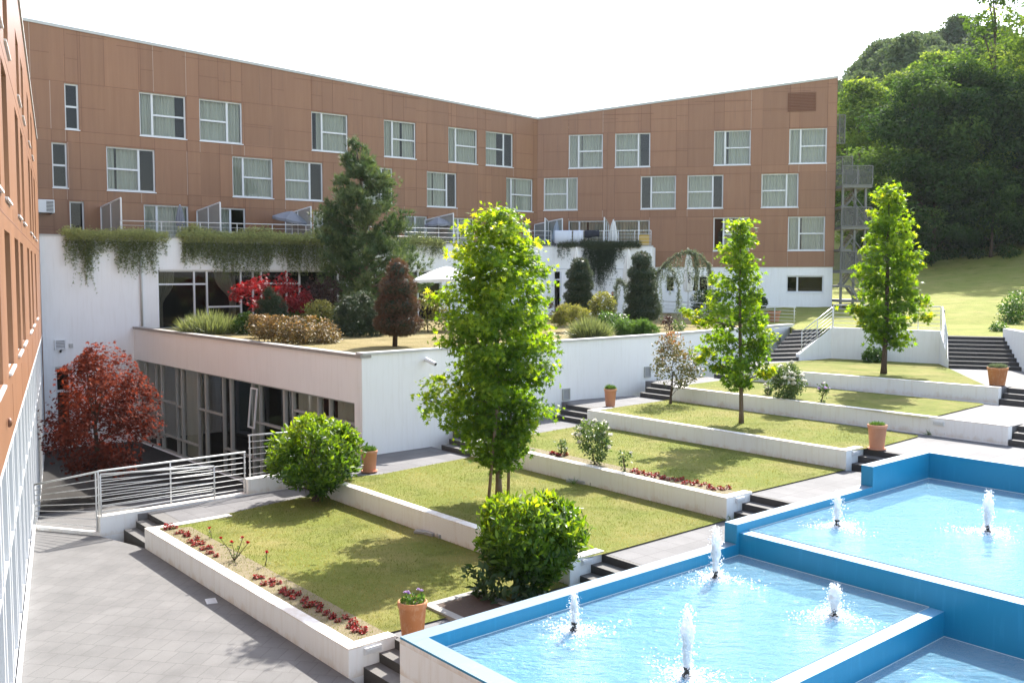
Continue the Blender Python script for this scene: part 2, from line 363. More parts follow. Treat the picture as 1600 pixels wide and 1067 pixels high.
def watermat():
    m, nt, out = mat('rippled_water'); N = NT(nt)
    v = N.mapped((1, 1, 1), R(-20)); w1 = N.noise(N.mapped((.55, 1.5, 1), R(8)), 2.4, 4, .6); w2 = N.noise(N.mapped((.8, 1.6, 1), R(-14)), 6.5, 4, .65)
    h = N.mix(.42, w1, w2)
    nn = N.bump(h, 1.0, .30)
    t = N.n('ShaderNodeBsdfTransparent'); t.inputs[0].default_value = (.82, .95, .98, 1)
    d = N.n('ShaderNodeBsdfDiffuse'); d.inputs[0].default_value = (.22, .45, .60, 1); N.l(nn, d.inputs['Normal'])
    g = N.n('ShaderNodeBsdfGlossy'); g.inputs['Roughness'].default_value = .035; g.inputs[0].default_value = (.85, .88, .92, 1); N.l(nn, g.inputs['Normal'])
    f_ = schlick(N, .025, .95, nn)
    b = N.n('ShaderNodeMixShader'); b.inputs[0].default_value = .55; N.l(t.outputs[0], b.inputs[1]); N.l(d.outputs[0], b.inputs[2])
    x = N.n('ShaderNodeMixShader'); N.l(f_, x.inputs[0]); N.l(b.outputs[0], x.inputs[1]); N.l(g.outputs[0], x.inputs[2])
    N.l(x.outputs[0], out.inputs['Surface']); return m
M['water'] = watermat()
def foam():
    m, nt, out = mat('white_spray'); N = NT(nt)
    d = N.n('ShaderNodeBsdfDiffuse'); d.inputs[0].default_value = (.92, .93, .95, 1)
    t = N.n('ShaderNodeBsdfTranslucent'); t.inputs[0].default_value = (.85, .9, .95, 1)
    tr = N.n('ShaderNodeBsdfTransparent'); g = N.n('ShaderNodeBsdfGlossy'); g.inputs['Roughness'].default_value = .1
    a = N.n('ShaderNodeMixShader'); a.inputs[0].default_value = .45; N.l(d.outputs[0], a.inputs[1]); N.l(t.outputs[0], a.inputs[2])
    b = N.n('ShaderNodeMixShader'); b.inputs[0].default_value = .08; N.l(a.outputs[0], b.inputs[1]); N.l(g.outputs[0], b.inputs[2])
    c = N.n('ShaderNodeMixShader'); n1 = N.noise(N.mapped((1, 1, .4)), 22, 4)
    N.l(N.ramp(n1, [(.5, (.0,)*3), (.85, (.4,)*3)]), c.inputs[0]); N.l(b.outputs[0], c.inputs[1]); N.l(tr.outputs[0], c.inputs[2])
    N.l(c.outputs[0], out.inputs['Surface']); return m
M['foam'] = foam()
# ------------------------------------------------------------------ foliage
def nrm(a): return a/(np.linalg.norm(a, axis=-1, keepdims=True)+1e-9)
def star():
    a = []; 
    for ang, r in ((-90, .30), (-50, .30), (-22, .85), (10, .36), (38, 1.0), (64, .42), (90, 1.12), (116, .42), (142, 1.0), (170, .36), (202, .85), (230, .30)):
        a.append((r*math.cos(R(ang)), r*math.sin(R(ang))+.25, -.12*r))
    v = [(0, .25, .05)]+a; n = len(a)
    return np.array(v)*.62, np.array([(0, 1+i, 1+(i+1) % n) for i in range(n)])
T_STAR = star()
T_LEAF = (np.array([(0, 0, 0), (.26, .45, .08), (0, 1, 0), (-.26, .45, .08)]), np.array([(0, 1, 2), (0, 2, 3)]))
T_LEAFN = (np.array([(0, 0, 0), (.17, .42, .05), (.14, .7, .05), (0, 1, 0), (-.14, .7, .05), (-.17, .42, .05)]), np.array([(0, 1, 2), (0, 2, 3), (0, 3, 4), (0, 4, 5)]))
T_ROUND = (np.array([(0, 0, 0), (.42, .3, .07), (.36, .75, .04), (0, 1, 0), (-.36, .75, .04), (-.42, .3, .07)]), np.array([(0, 1, 2), (0, 2, 3), (0, 3, 4), (0, 4, 5)]))
T_BLADE = (np.array([(-.045, 0, 0), (.045, 0, 0), (.0, 1, .12)]), np.array([(0, 1, 2)]))
def tuft(n, sp, w, seed=3):
    r = np.random.default_rng(seed); v = []; f = []
    for i in range(n):
        a = r.uniform(0, 2*PI); e = r.uniform(.15, 1)*sp
        d = np.array([math.cos(a)*math.sin(e), math.cos(e), math.sin(a)*math.sin(e)]); s = np.cross(d, r.normal(size=3)); s /= np.linalg.norm(s)
        o = np.array([0, r.uniform(0, .25), 0]); b = len(v); v += [o-s*w, o+s*w, o+d*r.uniform(.7, 1)]; f.append((b, b+1, b+2))
    return np.array(v), np.array(f)
T_TUFT = tuft(11, .95, .045); T_SPRAY = tuft(7, 1.3, .055, 5)
def leafmesh(name, P, N, T, S, tm, lv, mats, parent=None, org=None, mi=None):
    n = len(P); V, Fc = tm; k = len(V)
    N = nrm(N); T = nrm(T-N*(T*N).sum(1, keepdims=True)); B = np.cross(T, N)
    S = np.broadcast_to(np.asarray(S, float), (n,))[:, None, None]
    W = P[:, None, :]+S*(V[None, :, 0:1]*B[:, None, :]+V[None, :, 1:2]*T[:, None, :]+V[None, :, 2:3]*N[:, None, :])
    if parent is not None: org = ORG[parent.name]
    W = (W.reshape(-1, 3)-np.asarray(org)).astype(np.float32)
    FF = (Fc[None]+(np.arange(n)*k)[:, None, None]).reshape(-1, 3).astype(np.int32); nf = len(FF)
    me = bpy.data.meshes.new(name); me.vertices.add(len(W)); me.vertices.foreach_set('co', W.ravel())
    me.loops.add(nf*3); me.loops.foreach_set('vertex_index', FF.ravel())
    me.polygons.add(nf); me.polygons.foreach_set('loop_start', np.arange(nf, dtype=np.int32)*3)
    try: me.polygons.foreach_set('loop_total', np.full(nf, 3, np.int32))
    except Exception: pass
    for m in (mats if isinstance(mats, (list, tuple)) else [mats]): me.materials.append(m)
    me.update(calc_edges=True)
    a = me.attributes.new('lv', 'FLOAT', 'FACE'); a.data.foreach_set('value', np.repeat(np.asarray(lv, np.float32), len(Fc)))
    if mi is not None: me.polygons.foreach_set('material_index', np.repeat(np.asarray(mi, np.int32), len(Fc)))
    return link_mesh(name, me, parent, org)
def cloud(prof, dp, base, nclus, nleaf, sig, shell=.25, squash=1.0, rng=RNG, flat=1.0):
    """leaf positions in clumps through a crown whose half-widths at given heights are measured: prof = rows (z, xmin, xmax)"""
    pr = sorted(prof); zs = np.array([p[0] for p in pr]); xl = np.array([p[1] for p in pr]); xr = np.array([p[2] for p in pr])
    zz = np.linspace(zs[0], zs[-1], 200); w = np.interp(zz, zs, xr)-np.interp(zz, zs, xl); w = np.maximum(w, .02)
    cdf = np.cumsum(w**1.35); cdf /= cdf[-1]
    def pts(n, sh):
        z = np.interp(rng.uniform(size=n), cdf, zz); l = np.interp(z, zs, xl); r = np.interp(z, zs, xr)
        a = rng.uniform(0, 2*PI, n); q = np.sqrt(rng.uniform(sh, 1, n)); hw = (r-l)/2
        return np.stack([(l+r)/2+hw*q*np.cos(a), base[1]+hw*dp*q*np.sin(a), z], 1)
    C = pts(nclus, shell); k = rng.integers(0, nclus, nleaf)
    P = C[k]+rng.normal(size=(nleaf, 3))*np.array([sig, sig, sig*squash])
    z = np.clip(P[:, 2], zs[0]-.1, zs[-1]+sig*.5); P[:, 2] = z
    l = np.interp(z, zs, xl); r = np.interp(z, zs, xr); cx = (l+r)/2; hw = np.maximum((r-l)/2, .03)
    # keep strays near the measured outline
    off = np.stack([(P[:, 0]-cx)/hw, (P[:, 1]-base[1])/(hw*dp)], 1); m = np.linalg.norm(off, axis=1); lim = 1.08+.16*rng.uniform(size=n if False else len(m)); f = np.where(m > lim, lim/np.maximum(m, 1e-6), 1.)
    P[:, 0] = cx+off[:, 0]*hw*f; P[:, 1] = base[1]+off[:, 1]*hw*dp*f
    O = np.stack([off[:, 0], off[:, 1]*1.0, (z-zs.mean())/(zs[-1]-zs[0]+.01)*1.2], 1)
    return P, O, k
def px_prof(base, prof):
    """measured outline rows (image row, left, right) at the plant's own distance -> metres"""
    d = base[1]; out = []
    for (y, a, b) in prof:
        p = depth(a, y, d); q = depth(b, y, d); out.append((p[2], p[0], q[0]))
    return out
def plant(name, label, cat, base, prof, nclus, nleaf, sig, size, tm, m, group=None, dp=1.0, shell=.25, up=.5, outw=.7, jit=.8, tipup=0.0, squash=1.0,
          trunk=None, bark='bark', limbs=0, lvb=None, seed=1, extra=None, crownname='crown', bloom=None, branchy=0):
    rng = np.random.default_rng(seed); base = np.asarray(base, float); pm = px_prof(base, prof)
    P, O, k = cloud(pm, dp, base, nclus, nleaf, sig, shell, squash, rng)
    n = len(P); N = nrm(O)*outw+np.array([0, 0, up])+rng.normal(size=(n, 3))*jit
    T = rng.normal(size=(n, 3))*.7+nrm(O)*.6+np.array([0, 0, tipup])
    S = size*rng.uniform(.6, 1.25, n)
    cl = rng.uniform(0, 1, nclus)[k]; rad = np.clip(np.linalg.norm(O, axis=1), 0, 1.3)
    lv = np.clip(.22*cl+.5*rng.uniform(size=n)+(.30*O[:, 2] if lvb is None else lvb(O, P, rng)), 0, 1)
    if branchy:
        BR = []; PP = []; OO = []; KK = []; zb_ = [p[0] for p in pm]; zlo, zhi = min(zb_), max(zb_); pz = np.array(sorted(pm)); dens = nleaf/branchy
        for i in range(branchy):
            t = ((i+rng.uniform(0, .9))/branchy)**1.0; z = zlo+(zhi-zlo)*(.02+.97*t); l_, r_ = np.interp(z, pz[:, 0], pz[:, 1]), np.interp(z, pz[:, 0], pz[:, 2]); a = i*2.399+rng.normal()*.35
            fz = (z-base[2])/(zhi-base[2]); cx = base[0]+trunk[2]*fz if trunk else (l_+r_)/2; ex = (r_-cx) if math.cos(a) > 0 else (cx-l_); hw = (r_-l_)/2
            ln = np.array([max(ex, .08)*math.cos(a), max(hw*dp, .08)*math.sin(a)])*rng.uniform(.72, 1.10); L_ = np.linalg.norm(ln); rise = L_*rng.uniform(.05, .45)
            s0 = np.array([cx, base[1], max(z-rise, base[2]+.6)]); e0 = np.array([cx+ln[0], base[1]+ln[1], z+rng.uniform(-.05, .10)]); BR.append((s0, e0)); m_ = int(dens*(.45+1.1*L_/1.2))
            w = rng.uniform(.12, 1.04, m_)**.75; sp = sig*(.55+.75*(1-np.abs(w-.6)))
            PP.append(s0+(e0-s0)*w[:, None]+np.array([0, 0, 1.])*(np.sin(w*PI)*.06*L_)[:, None]+rng.normal(size=(m_, 3))*sp[:, None]*np.array([1, 1, .62])-np.array([0, 0, .05])); OO.append(np.stack([ln[0]/max(hw, .1)*w, ln[1]/max(hw, .1)*w, np.full(m_, (z-(zlo+zhi)/2)/(zhi-zlo)*1.2)], 1)); KK.append(np.full(m_, i % nclus))
        P = np.concatenate(PP); O = np.concatenate(OO); k = np.concatenate(KK)
        n = len(P); N = nrm(O)*outw+np.array([0, 0, up])+rng.normal(size=(n, 3))*jit; T = rng.normal(size=(n, 3))*.7+nrm(O)*.6+np.array([0, 0, tipup]); S = size*rng.uniform(.6, 1.25, n)
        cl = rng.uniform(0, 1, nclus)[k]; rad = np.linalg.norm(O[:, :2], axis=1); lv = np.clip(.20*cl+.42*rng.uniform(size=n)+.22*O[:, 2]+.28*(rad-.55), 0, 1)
    simple = trunk is None and bloom is None
    if simple:
        o = leafmesh(name, P, N, T, S, tm, lv, L[m], None, base); tag(o, label, cat, group); return o
    root = empty(name, base, label, cat, group)
    if trunk is not None:
        r0, ztop, lean = trunk; mb = MB(); zt = hgt(base, ztop) if ztop > 100 else base[2]+ztop
        hh = zt-base[2]; tx = lean
        path = [base+np.array([tx*t+.03*math.sin(5*t+seed), .03*math.cos(4*t+seed), hh*t-.05*(t == 0)]) for t in (0, .06, .2, .4, .6, .8, 1)]
        mb.tube(path, [r0*1.35, r0, r0*.9, r0*.8, r0*.62, r0*.42, r0*.15], 9)
        mb.build('trunk', M[bark], root, smooth=True)
        if branchy:
            for (s0, e0) in BR:
                lb = MB(); f = (s0[2]-base[2])/max(.1, hh); lb.tube([s0, (s0+e0)/2+np.array([0, 0, .04*np.linalg.norm(e0-s0)]), e0], [r0*.30*(1.15-f), r0*.17*(1.15-f), .004], 5); lb.build('limb', M[bark], root, smooth=True)
        elif limbs:
            zs = [p[0] for p in pm]; z0, z1 = min(zs), max(zs)
            for i in range(limbs):
                lb = MB(); t = rng.uniform(.02, .85); z = z0+(z1-z0)*t; f = min(1, max(0, (z-base[2])/hh))
                s = base+np.array([tx*f, 0, 0]); s[2] = min(z, zt)
                j = rng.integers(0, n); e = P[j]; 
                if e[2] < s[2]-.2: s[2] = max(base[2]+.3, e[2]-.4)
                mid = (s+e)/2+np.array([0, 0, .06*np.linalg.norm(e-s)])
                lb.tube([s, mid, e], [r0*.34*(1.1-f*.6), r0*.2, r0*.05], 6); lb.build('limb', M[bark], root, smooth=True)
    leafmesh(crownname, P, N, T, S, tm, lv, L[m], root)
    if bloom:
        bm_, nb, bs, zmin = bloom
        cand = np.where((np.linalg.norm(O[:, :2], axis=1) > .45) & (O[:, 2] > zmin))[0]
        for j in rng.choice(cand, nb, replace=False): flower(P[j]+nrm(O[j])*.06, bs*rng.uniform(.8, 1.2), bm_, root, rng)
    return root
def flower(p, s, m, root, rng, name='bloom'):
    n = 14; a = rng.uniform(0, 2*PI, n); e = rng.uniform(.1, 1.2, n)
    T = np.stack([np.cos(a)*np.sin(e), np.sin(a)*np.sin(e), np.cos(e)], 1); N = np.stack([-np.cos(a)*np.cos(e), -np.sin(a)*np.cos(e), np.sin(e)], 1)
    return leafmesh(name, np.repeat(np.asarray(p)[None], n, 0), N, T, s*rng.uniform(.7, 1, n), T_ROUND, rng.uniform(size=n), L[m], root)

# ------------------------------------------------------------------ levels, axes
UAZ, VAZ = 48.24, 141.5
U, V = dirv(UAZ), dirv(VAZ)
TZ = [0, .51, 1.02, 1.53, 2.04, 2.56, 3.07]; UP = 4.25; GB = 4.33; CY = -1.45
near = [None, at(544.6, 1014.7, TZ[1]), at(890.4, 875.2, TZ[2]), at(1135.5, 778.5, TZ[3]), at(1322.5, 704.7, TZ[4]), at(1575.3, 666, TZ[5]), at(1560.6, 605.9, TZ[6])]
far = [None, at(225.6, 825.3, TZ[1]), at(505, 747.5, TZ[2]), at(736, 688, TZ[3]), at(917.2, 640.6, TZ[4]), at(1050, 604.3, TZ[5]), at(1162, 574.5, TZ[6])]
Cc = at(565, 555, GB); Lf = at(208.4, 510.5, GB); Mw = at(865, 535.6, GB); Nw = at(1033, 524.5, GB); Rw = at(1240, 508, GB)
WAZ = 50.8; nW = np.array([-dirv(WAZ)[1], dirv(WAZ)[0], 0])      # left wing runs this way; nW points away from the courtyard
B0 = at(29, 1067, 0); BAZ = -24.27                               # ground line of the near wing
Wl = isect(B0, BAZ, Lf, WAZ)                                     # where the near wing meets the white wall
pB = Lf+nW*4.0
Fold = on(840, 185, pB, WAZ); RAZ = 101.2; Er = on(1309, 120, Fold, RAZ); nR = np.array([-dirv(RAZ)[1], dirv(RAZ)[0], 0])
Tc = isect(Lf, WAZ, Fold-nR*4.0, RAZ)                            # corner of the terrace
Te = on(1019, 400, Tc, RAZ)
S1L, S1R = at(1243, 515, UP), at(1297, 513, UP)
A7, B7 = at(1298, 559.5, TZ[6]), at(1467, 568, TZ[6])
S2BL = at(1482, 574, TZ[6]); S2AZ = 22.0; s2d = dirv(S2AZ); s2r = dirv(S2AZ+90)
S2BR = S2BL+s2r*2.75; S2TL = S2BL+s2d*2.6; S2TR = S2TL+s2r*2.2

# ------------------------------------------------------------------ ground
def sheet(name, poly, z, m, th=.0, kind='structure', label=None):
    mb = MB()
    if th: mb.prism(poly, z-th, z)
    else: mb.add([(p[0], p[1], z) for p in poly], [tuple(range(len(poly)))])
    o = mb.build(name, m, None, (poly[0][0], poly[0][1], z)); return tag(o, label, None, None, kind)
mb = MB(); s_ = 2500
for (a, b, c, d) in ((-s_, -s_, s_, s_),): mb.quad((a, b, -2.6), (c, b, -2.6), (c, d, -2.6), (a, d, -2.6))
tag(mb.build('ground', M['hill'], None, (0, 0, -2.6)), kind='structure')
# plaza: from the near wing to the first white wall, in front of the railing
RL0 = at(58, 828, 0)                 # railing start by the near wing
CB = at(157, 837.5, 0)               # white curb block
K0 = at(625, 993.9, 1.12)            # pool corner
plz = [RL0, CB, far[1], near[1]+V*8, near[1]+V*30, V3(-3, -12, 0), V3(-9, -12, 0), B0-dirv(BAZ)*26-dirv(BAZ+90)*1.2, B0+dirv(BAZ)*11-dirv(BAZ+90)*1.2]
sheet('plaza', plz, 0, M['plaza'], .5)
# ramp down to the sunk courtyard, then the courtyard floor
RA = RL0-dirv(BAZ+90)*.6; RB = CB+V*(-.25)
ra1, ra2 = RA+dirv(BAZ)*9.0, on(388, 772, Cc, -38.7)-dirv(40)*1.4
mb = MB(); q1 = Wl+dirv(BAZ)*0.3-dirv(BAZ+90)*1; 
top0 = [RA+np.array([0, 0, -.02]), RB+np.array([0, 0, -.02])]
ee = at(388, 772, .5); ee = V3(ee[0]-.3, ee[1]+.3, 0)
m1 = RA+dirv(BAZ)*8.5; m2 = m1+dirv(BAZ+78)*9.0
mb.add([tuple(RA-[0, 0, .02]), tuple(RB-[0, 0, .02]), tuple(ee-[0, 0, .10]), (m2[0], m2[1], CY), (m1[0], m1[1], CY)], [(0, 1, 2, 3, 4)])
tag(mb.build('ramp', M['plaza'], None, (RA[0], RA[1], 0)), kind='structure')
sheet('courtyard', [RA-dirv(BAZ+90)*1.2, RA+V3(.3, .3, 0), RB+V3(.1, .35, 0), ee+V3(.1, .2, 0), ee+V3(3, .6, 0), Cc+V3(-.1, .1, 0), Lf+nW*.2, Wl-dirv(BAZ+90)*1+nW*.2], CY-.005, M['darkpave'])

# terraces: one paved slab each, turf sheets on top
PU0 = K0                              # outer line of the pool wall
def pool_s(s, t=0.0): return K0+U*s+V*t
def tpt(k, s): return near[k]+V*s
I_, S_ = U*.10, U*1.06               # tucked under the walls; set back behind the steps
slabs = [None,
 [far[1]-V*1.7+S_, far[1]+S_, far[1]+I_, tpt(1, -.05)+I_, tpt(1, -.05)+S_, tpt(1, 1.4)+S_, pool_s(5.9, .1), tpt(2, .3)+I_, far[2]-V*.2+I_, Cc+V3(-.2, .2, 0), at(388, 771, .51), at(215, 800, .51)],
 [far[2]-V*3.0+I_, far[2]+I_, tpt(2, -.05)+I_, tpt(2, -.05)+S_, tpt(2, 1.35)+S_, pool_s(11.4, .1), tpt(3, .3)+I_, far[3]-V*2.5+I_],
 [far[3]-V*2.8+S_, far[3]+S_, far[3]+I_, tpt(3, -.05)+I_, tpt(3, -.05)+S_, tpt(3, 1.35)+S_, pool_s(16.8, .1), tpt(4, .3)+I_, far[4]-V*2.5+I_],
 [far[4]-V*2.8+S_, far[4]+S_, far[4]+I_, tpt(4, -.05)+I_, tpt(4, -.05)+S_, tpt(4, 1.3)+S_, pool_s(17.6, -.0), pool_s(18.0, 0), pool_s(18.0, 16), near[5]+V*9+I_, far[5]+I_, far[5]-V*2.2+I_],
 [far[5]-V*2.4+S_, far[5]+S_, far[5]+I_, near[5]-V*.05+I_, near[5]-V*.05+S_, near[5]+V*9+S_, near[5]+V*9+U*7, near[6]+V*8+I_, far[6]+I_, far[6]-V*2.0+I_],
 [far[6]-V*2.0+S_, far[6]+S_, far[6]+I_, near[6]-V*.05+I_, near[6]-V*.05+S_, near[6]+V*8+S_, S2BR+s2r*4, S2BR, S2BL, B7, A7, at(1246, 562, TZ[6]), at(1200, 562, TZ[6])]]
for k in range(1, 7): sheet('terrace_paving', slabs[k], TZ[k]-.045, M['path'], .55 if k < 6 else .6)
lawns = [None,
 [far[1]+U*.22+V*.0, near[1]+U*.22-V*.25, near[1]+U*1.05-V*.25, near[2]-U*.02, far[2]-V*.0, at(470, 776, TZ[1]), at(293, 815.5, TZ[1])],
 [far[2]+U*.22, near[2]+U*.22, at(944, 864, TZ[2]), at(1135, 811, TZ[2]), near[3], far[3], at(729.4, 714.4, TZ[2]), at(592.5, 740.6, TZ[2])],
 [far[3]+U*.22, near[3]+U*.22, at(1176, 767.5, TZ[3]), at(1323, 732.5, TZ[3]), near[4], far[4], at(895.6, 666.5, TZ[3]), at(830, 677.8, TZ[3])],
 [far[4]+U*.22, near[4]+U*.22, at(1380, 695.6, TZ[4]), at(1434, 681, TZ[4]), at(1434, 679, TZ[4]), far[5], at(1041.9, 624.7, TZ[4]), at(953.8, 637, TZ[4])],
 [far[5]+U*.22, at(1450, 652, TZ[5]), at(1465, 648.8, TZ[5]), at(1538, 631, TZ[5]), at(1532, 629, TZ[5]), far[6], at(1152, 590.5, TZ[5]), at(1074, 600.5, TZ[5])],
 [far[6]+U*.25+V*.3, near[6]+U*.2-V*.3, at(1542, 602.5, TZ[6]), at(1482, 574.7, TZ[6]), B7, A7, at(1250, 563.5, TZ[6]), at(1196, 568, TZ[6])]]
for k in range(1, 7): sheet('lawn', lawns[k], TZ[k]-.012, M['lawn'])
# garden level over the restaurant, upper lawn, hill
garden_poly = [Cc+U*.25-V*.3, Mw+U*.05-V*.25, Nw-V*.25, Rw-V*.2, V3(S1R[0]+.3, S1R[1]+1.5, 0), V3(24, 62, 0), V3(23.5, 68.0, 0), Te+nR*4, Te, Tc, Lf+dirv(WAZ)*.1-V3(0, 0, 0)]
sheet('garden_ground', garden_poly, 4.22, M['drylawn'], .4)
up_poly = [Rw+V3(-.2, .1, 0), S1L, S1R, A7+dirv(40)*.28, B7+dirv(30)*.28, S2TL, S2TR, S2BR+s2r*.2+s2d*.2, S2BR+s2r*.25-s2d*2.2, V3(40, 36, 0), V3(70, 36, 0), V3(90, 58, 0), V3(12, 58, 0), V3(12, 54, 0)]
sheet('upper_lawn', up_poly, UP, M['hill'], .6)
def hz(x, y):
    s = min(1., max(0., (x-10)/38.)); t = max(0., y-50)
    fa = .60+.40*min(1., max(0., (x/max(y, 1)-.2)/.2)); z = 4.2-.02*max(0, 52-y)+s*(.105*min(t, 40)+fa*.25*max(0, min(t-40, 150))+.03*max(0, t-190))
    if x < 25 and y < 70: z = min(z, 4.62)
    z += s*.55*math.sin(x*.11+1)*math.sin(y*.09)*min(1, t/25)
    return z
xs = [12+2.2*i for i in range(50)]+[125+9*i for i in range(26)]; ys = [54+2*i for i in range(32)]+[120+8*i for i in range(30)]
mb = MB(); mb.add([(x, y, hz(x, y) if y > 54.5 else UP-.04) for y in ys for x in xs], [(j*len(xs)+i, j*len(xs)+i+1, (j+1)*len(xs)+i+1, (j+1)*len(xs)+i) for j in range(len(ys)-1) for i in range(len(xs)-1)])
tag(mb.build('hillside', M['hill'], None, (12, 54, 4), smooth=True), kind='structure')

# ------------------------------------------------------------------ white retaining walls of the terraces
WT = .26
wl = [None, 'low white wall at the front of the lowest lawn, beside the plaza', 'white wall between the two round green bushes', 'white wall right behind the big sweetgum tree',
      'white wall running behind the white rose bush to the pot by the blue pool corner', 'long white wall below the lawn with the wide white rose shrub', 'uppermost white lawn wall, in front of the third sweetgum']
for k in range(1, 7):
    z0 = TZ[k-1]-.25; root = empty('retaining_wall', V3(near[k][0], near[k][1], TZ[k-1]), wl[k], 'wall', 'white terrace walls')
    mb = MB(); mb.wall(far[k], near[k], WT, z0, TZ[k]+.012)
    if k <= 4:
        e = at(*[(621, 994), (943.7, 860.6), (1174.9, 768.4), (1351.6, 699)][k-1], TZ[k]); Ln = np.linalg.norm((e-near[k])[:2])
        r0 = near[k]-V*0; mb.wall(r0+U*WT, r0+U*Ln, WT, z0, TZ[k]+.012)
    fl = {1: 2.3, 2: 1.0, 3: .6, 4: 1.15, 5: .75}.get(k)
    if fl: mb.wall(far[k]+U*WT+V*WT, far[k]+U*fl+V*WT, WT*.9, z0, TZ[k]+.010)
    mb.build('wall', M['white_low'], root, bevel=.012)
    # recessed step lights
    if k <= 4:
        lb = MB(); c = near[k]+U*(Ln*.48)+V*.012; c = V3(c[0], c[1], TZ[k]-.10); lb.box(c, .10, .34, .11, UAZ, 0); lb.box(c+V*.035+V3(0, 0, .0), .06, .30, .05, UAZ, 1); lb.build('wall_light', [M['alu'], M['lampglass']], root)
    if k == 5:
        p = at(1490, 661, TZ[5]); q = near[5]-V*2.1+(-U)*.012; q = V3(q[0], q[1], TZ[5]-.16); lb = MB(); lb.box(q, .34, .08, .12, VAZ-90, 0); lb.box(q-U*.03, .30, .05, .06, VAZ-90, 1); lb.build('wall_light', [M['alu'], M['lampglass']], root)

# ------------------------------------------------------------------ steps
def flight(label, BL, BR, TL, TR, z0, z1, n, group='dark stone steps', pale=True):
    root = empty('garden_steps', V3((BL[0]+BR[0])/2, (BL[1]+BR[1])/2, z0), label, 'steps', group)
    for i in range(n):
        t0, t1 = i/n, (i+1)/n; z = z0+(z1-z0)*(i+1)/n
        a, b = BL+(TL-BL)*t0, BR+(TR-BR)*t0; c, d = BR+(TR-BR)*(t1+.08), TL+(TL-BL)*(0)+(BL-TL)*(1-t1-.08) if False else BL+(TL-BL)*(t1+.08)
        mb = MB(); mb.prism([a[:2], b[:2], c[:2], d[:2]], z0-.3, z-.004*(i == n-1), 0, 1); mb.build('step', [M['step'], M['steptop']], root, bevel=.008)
    return root
lab_r = ['steps between the lowest white wall and the blue pool corner', 'steps beside the pool rim behind the front round bush', 'steps beside the pool next to the red bedding flowers', 'steps by the pool with a pink pot standing on top']
for k in range(1, 5):
    o = near[k]+U*.30; w = 1.38 if k < 4 else 1.2
    flight(lab_r[k-1], o+V*WT*.0, o+V*w, o+U*1.0, o+U*1.0+V*w, TZ[k-1]-.045, TZ[k]-.045, 3)
lab_l = ['steps by the white curb under the courtyard railing', 'steps hidden behind the round bush next to the terracotta pot', 'steps at the white block wall, left of the big sweetgum trunk', 'steps under the square wall light, left of the lone pink pot', 'steps behind the bronze leaved little tree', 'short steps behind the second sweetgum, at the foot of the garden wall']
wl_w = [0, 1.75, 1.6, 1.75, 1.9, 1.75, 1.6]
for k in range(1, 7):
    if k == 2: continue
    o = far[k]+U*.02; w = wl_w[k]
    flight(lab_l[k-1], o-V*w, o+V*.02, o-V*w+U*1.0, o+U*1.0+V*.02, TZ[k-1]-.045, TZ[k]-.045, 3)
for k, lb in ((5, 'wide dark steps at the right end of the long white wall'), (6, 'wide dark steps below the orange pot')):
    o = near[k]+V*.02; flight(lb, o, o+V*5, o+U*1.0, o+V*5+U*1.0, TZ[k-1]-.045, TZ[k]-.045, 3)
flight('narrow flight of dark steps climbing along the garden wall behind a railing', at(1196, 563, TZ[6]), at(1247, 562, TZ[6]), S1L, S1R-U*.0-V*.4, TZ[6]-.05, UP, 8)
flight('wide dark flight of eight steps below the hill lawn', S2BL, S2BR, S2TL, S2TR, TZ[6]-.05, UP+.004, 8)

# ------------------------------------------------------------------ fountain pool
Z1, Z2, Z3 = 1.12, 1.55, 2.07; W1, W2, W4 = .87, 1.36, .40; RW = .34
s1 = 8.72; s2 = 14.55; s3 = 17.95
weir = at(1512, 952, W1); tw = (weir-K0)@V
root = empty('fountain_pool', V3(K0[0], K0[1], 0), 'stepped blue fountain pool with pale rims and white outer wall', 'pool')
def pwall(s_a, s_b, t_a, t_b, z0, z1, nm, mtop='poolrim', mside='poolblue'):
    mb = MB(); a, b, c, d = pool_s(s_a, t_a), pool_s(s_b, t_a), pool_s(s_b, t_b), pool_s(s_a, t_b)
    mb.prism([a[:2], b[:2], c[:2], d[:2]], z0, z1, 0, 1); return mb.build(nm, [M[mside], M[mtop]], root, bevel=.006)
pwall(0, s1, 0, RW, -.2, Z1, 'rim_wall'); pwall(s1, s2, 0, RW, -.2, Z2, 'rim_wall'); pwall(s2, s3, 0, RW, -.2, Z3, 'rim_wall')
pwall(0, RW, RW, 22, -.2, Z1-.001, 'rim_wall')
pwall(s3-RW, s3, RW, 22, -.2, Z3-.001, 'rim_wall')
pwall(s1+.10, s1+.10+RW, RW, 22, -.2, W2-.005, 'divider', 'poolfloor'); pwall(RW, s1+.10, tw, tw+.28, -.2, W1-.005, 'divider', 'poolfloor')
mb = MB(); a, b = pool_s(-.004, -.003), pool_s(-.004, 22)
mb.quad((a[0], a[1], -.2), (b[0], b[1], -.2), (b[0], b[1], Z1-.035), (a[0], a[1], Z1-.035)); a2, b2 = pool_s(-.004, -.003), pool_s(2, -.003)
mb.quad((a2[0], a2[1], -.2), (b2[0], b2[1], -.2), (b2[0], b2[1], Z1-.03), (a2[0], a2[1], Z1-.03)); mb.build('white_face', M['white_low'], root)
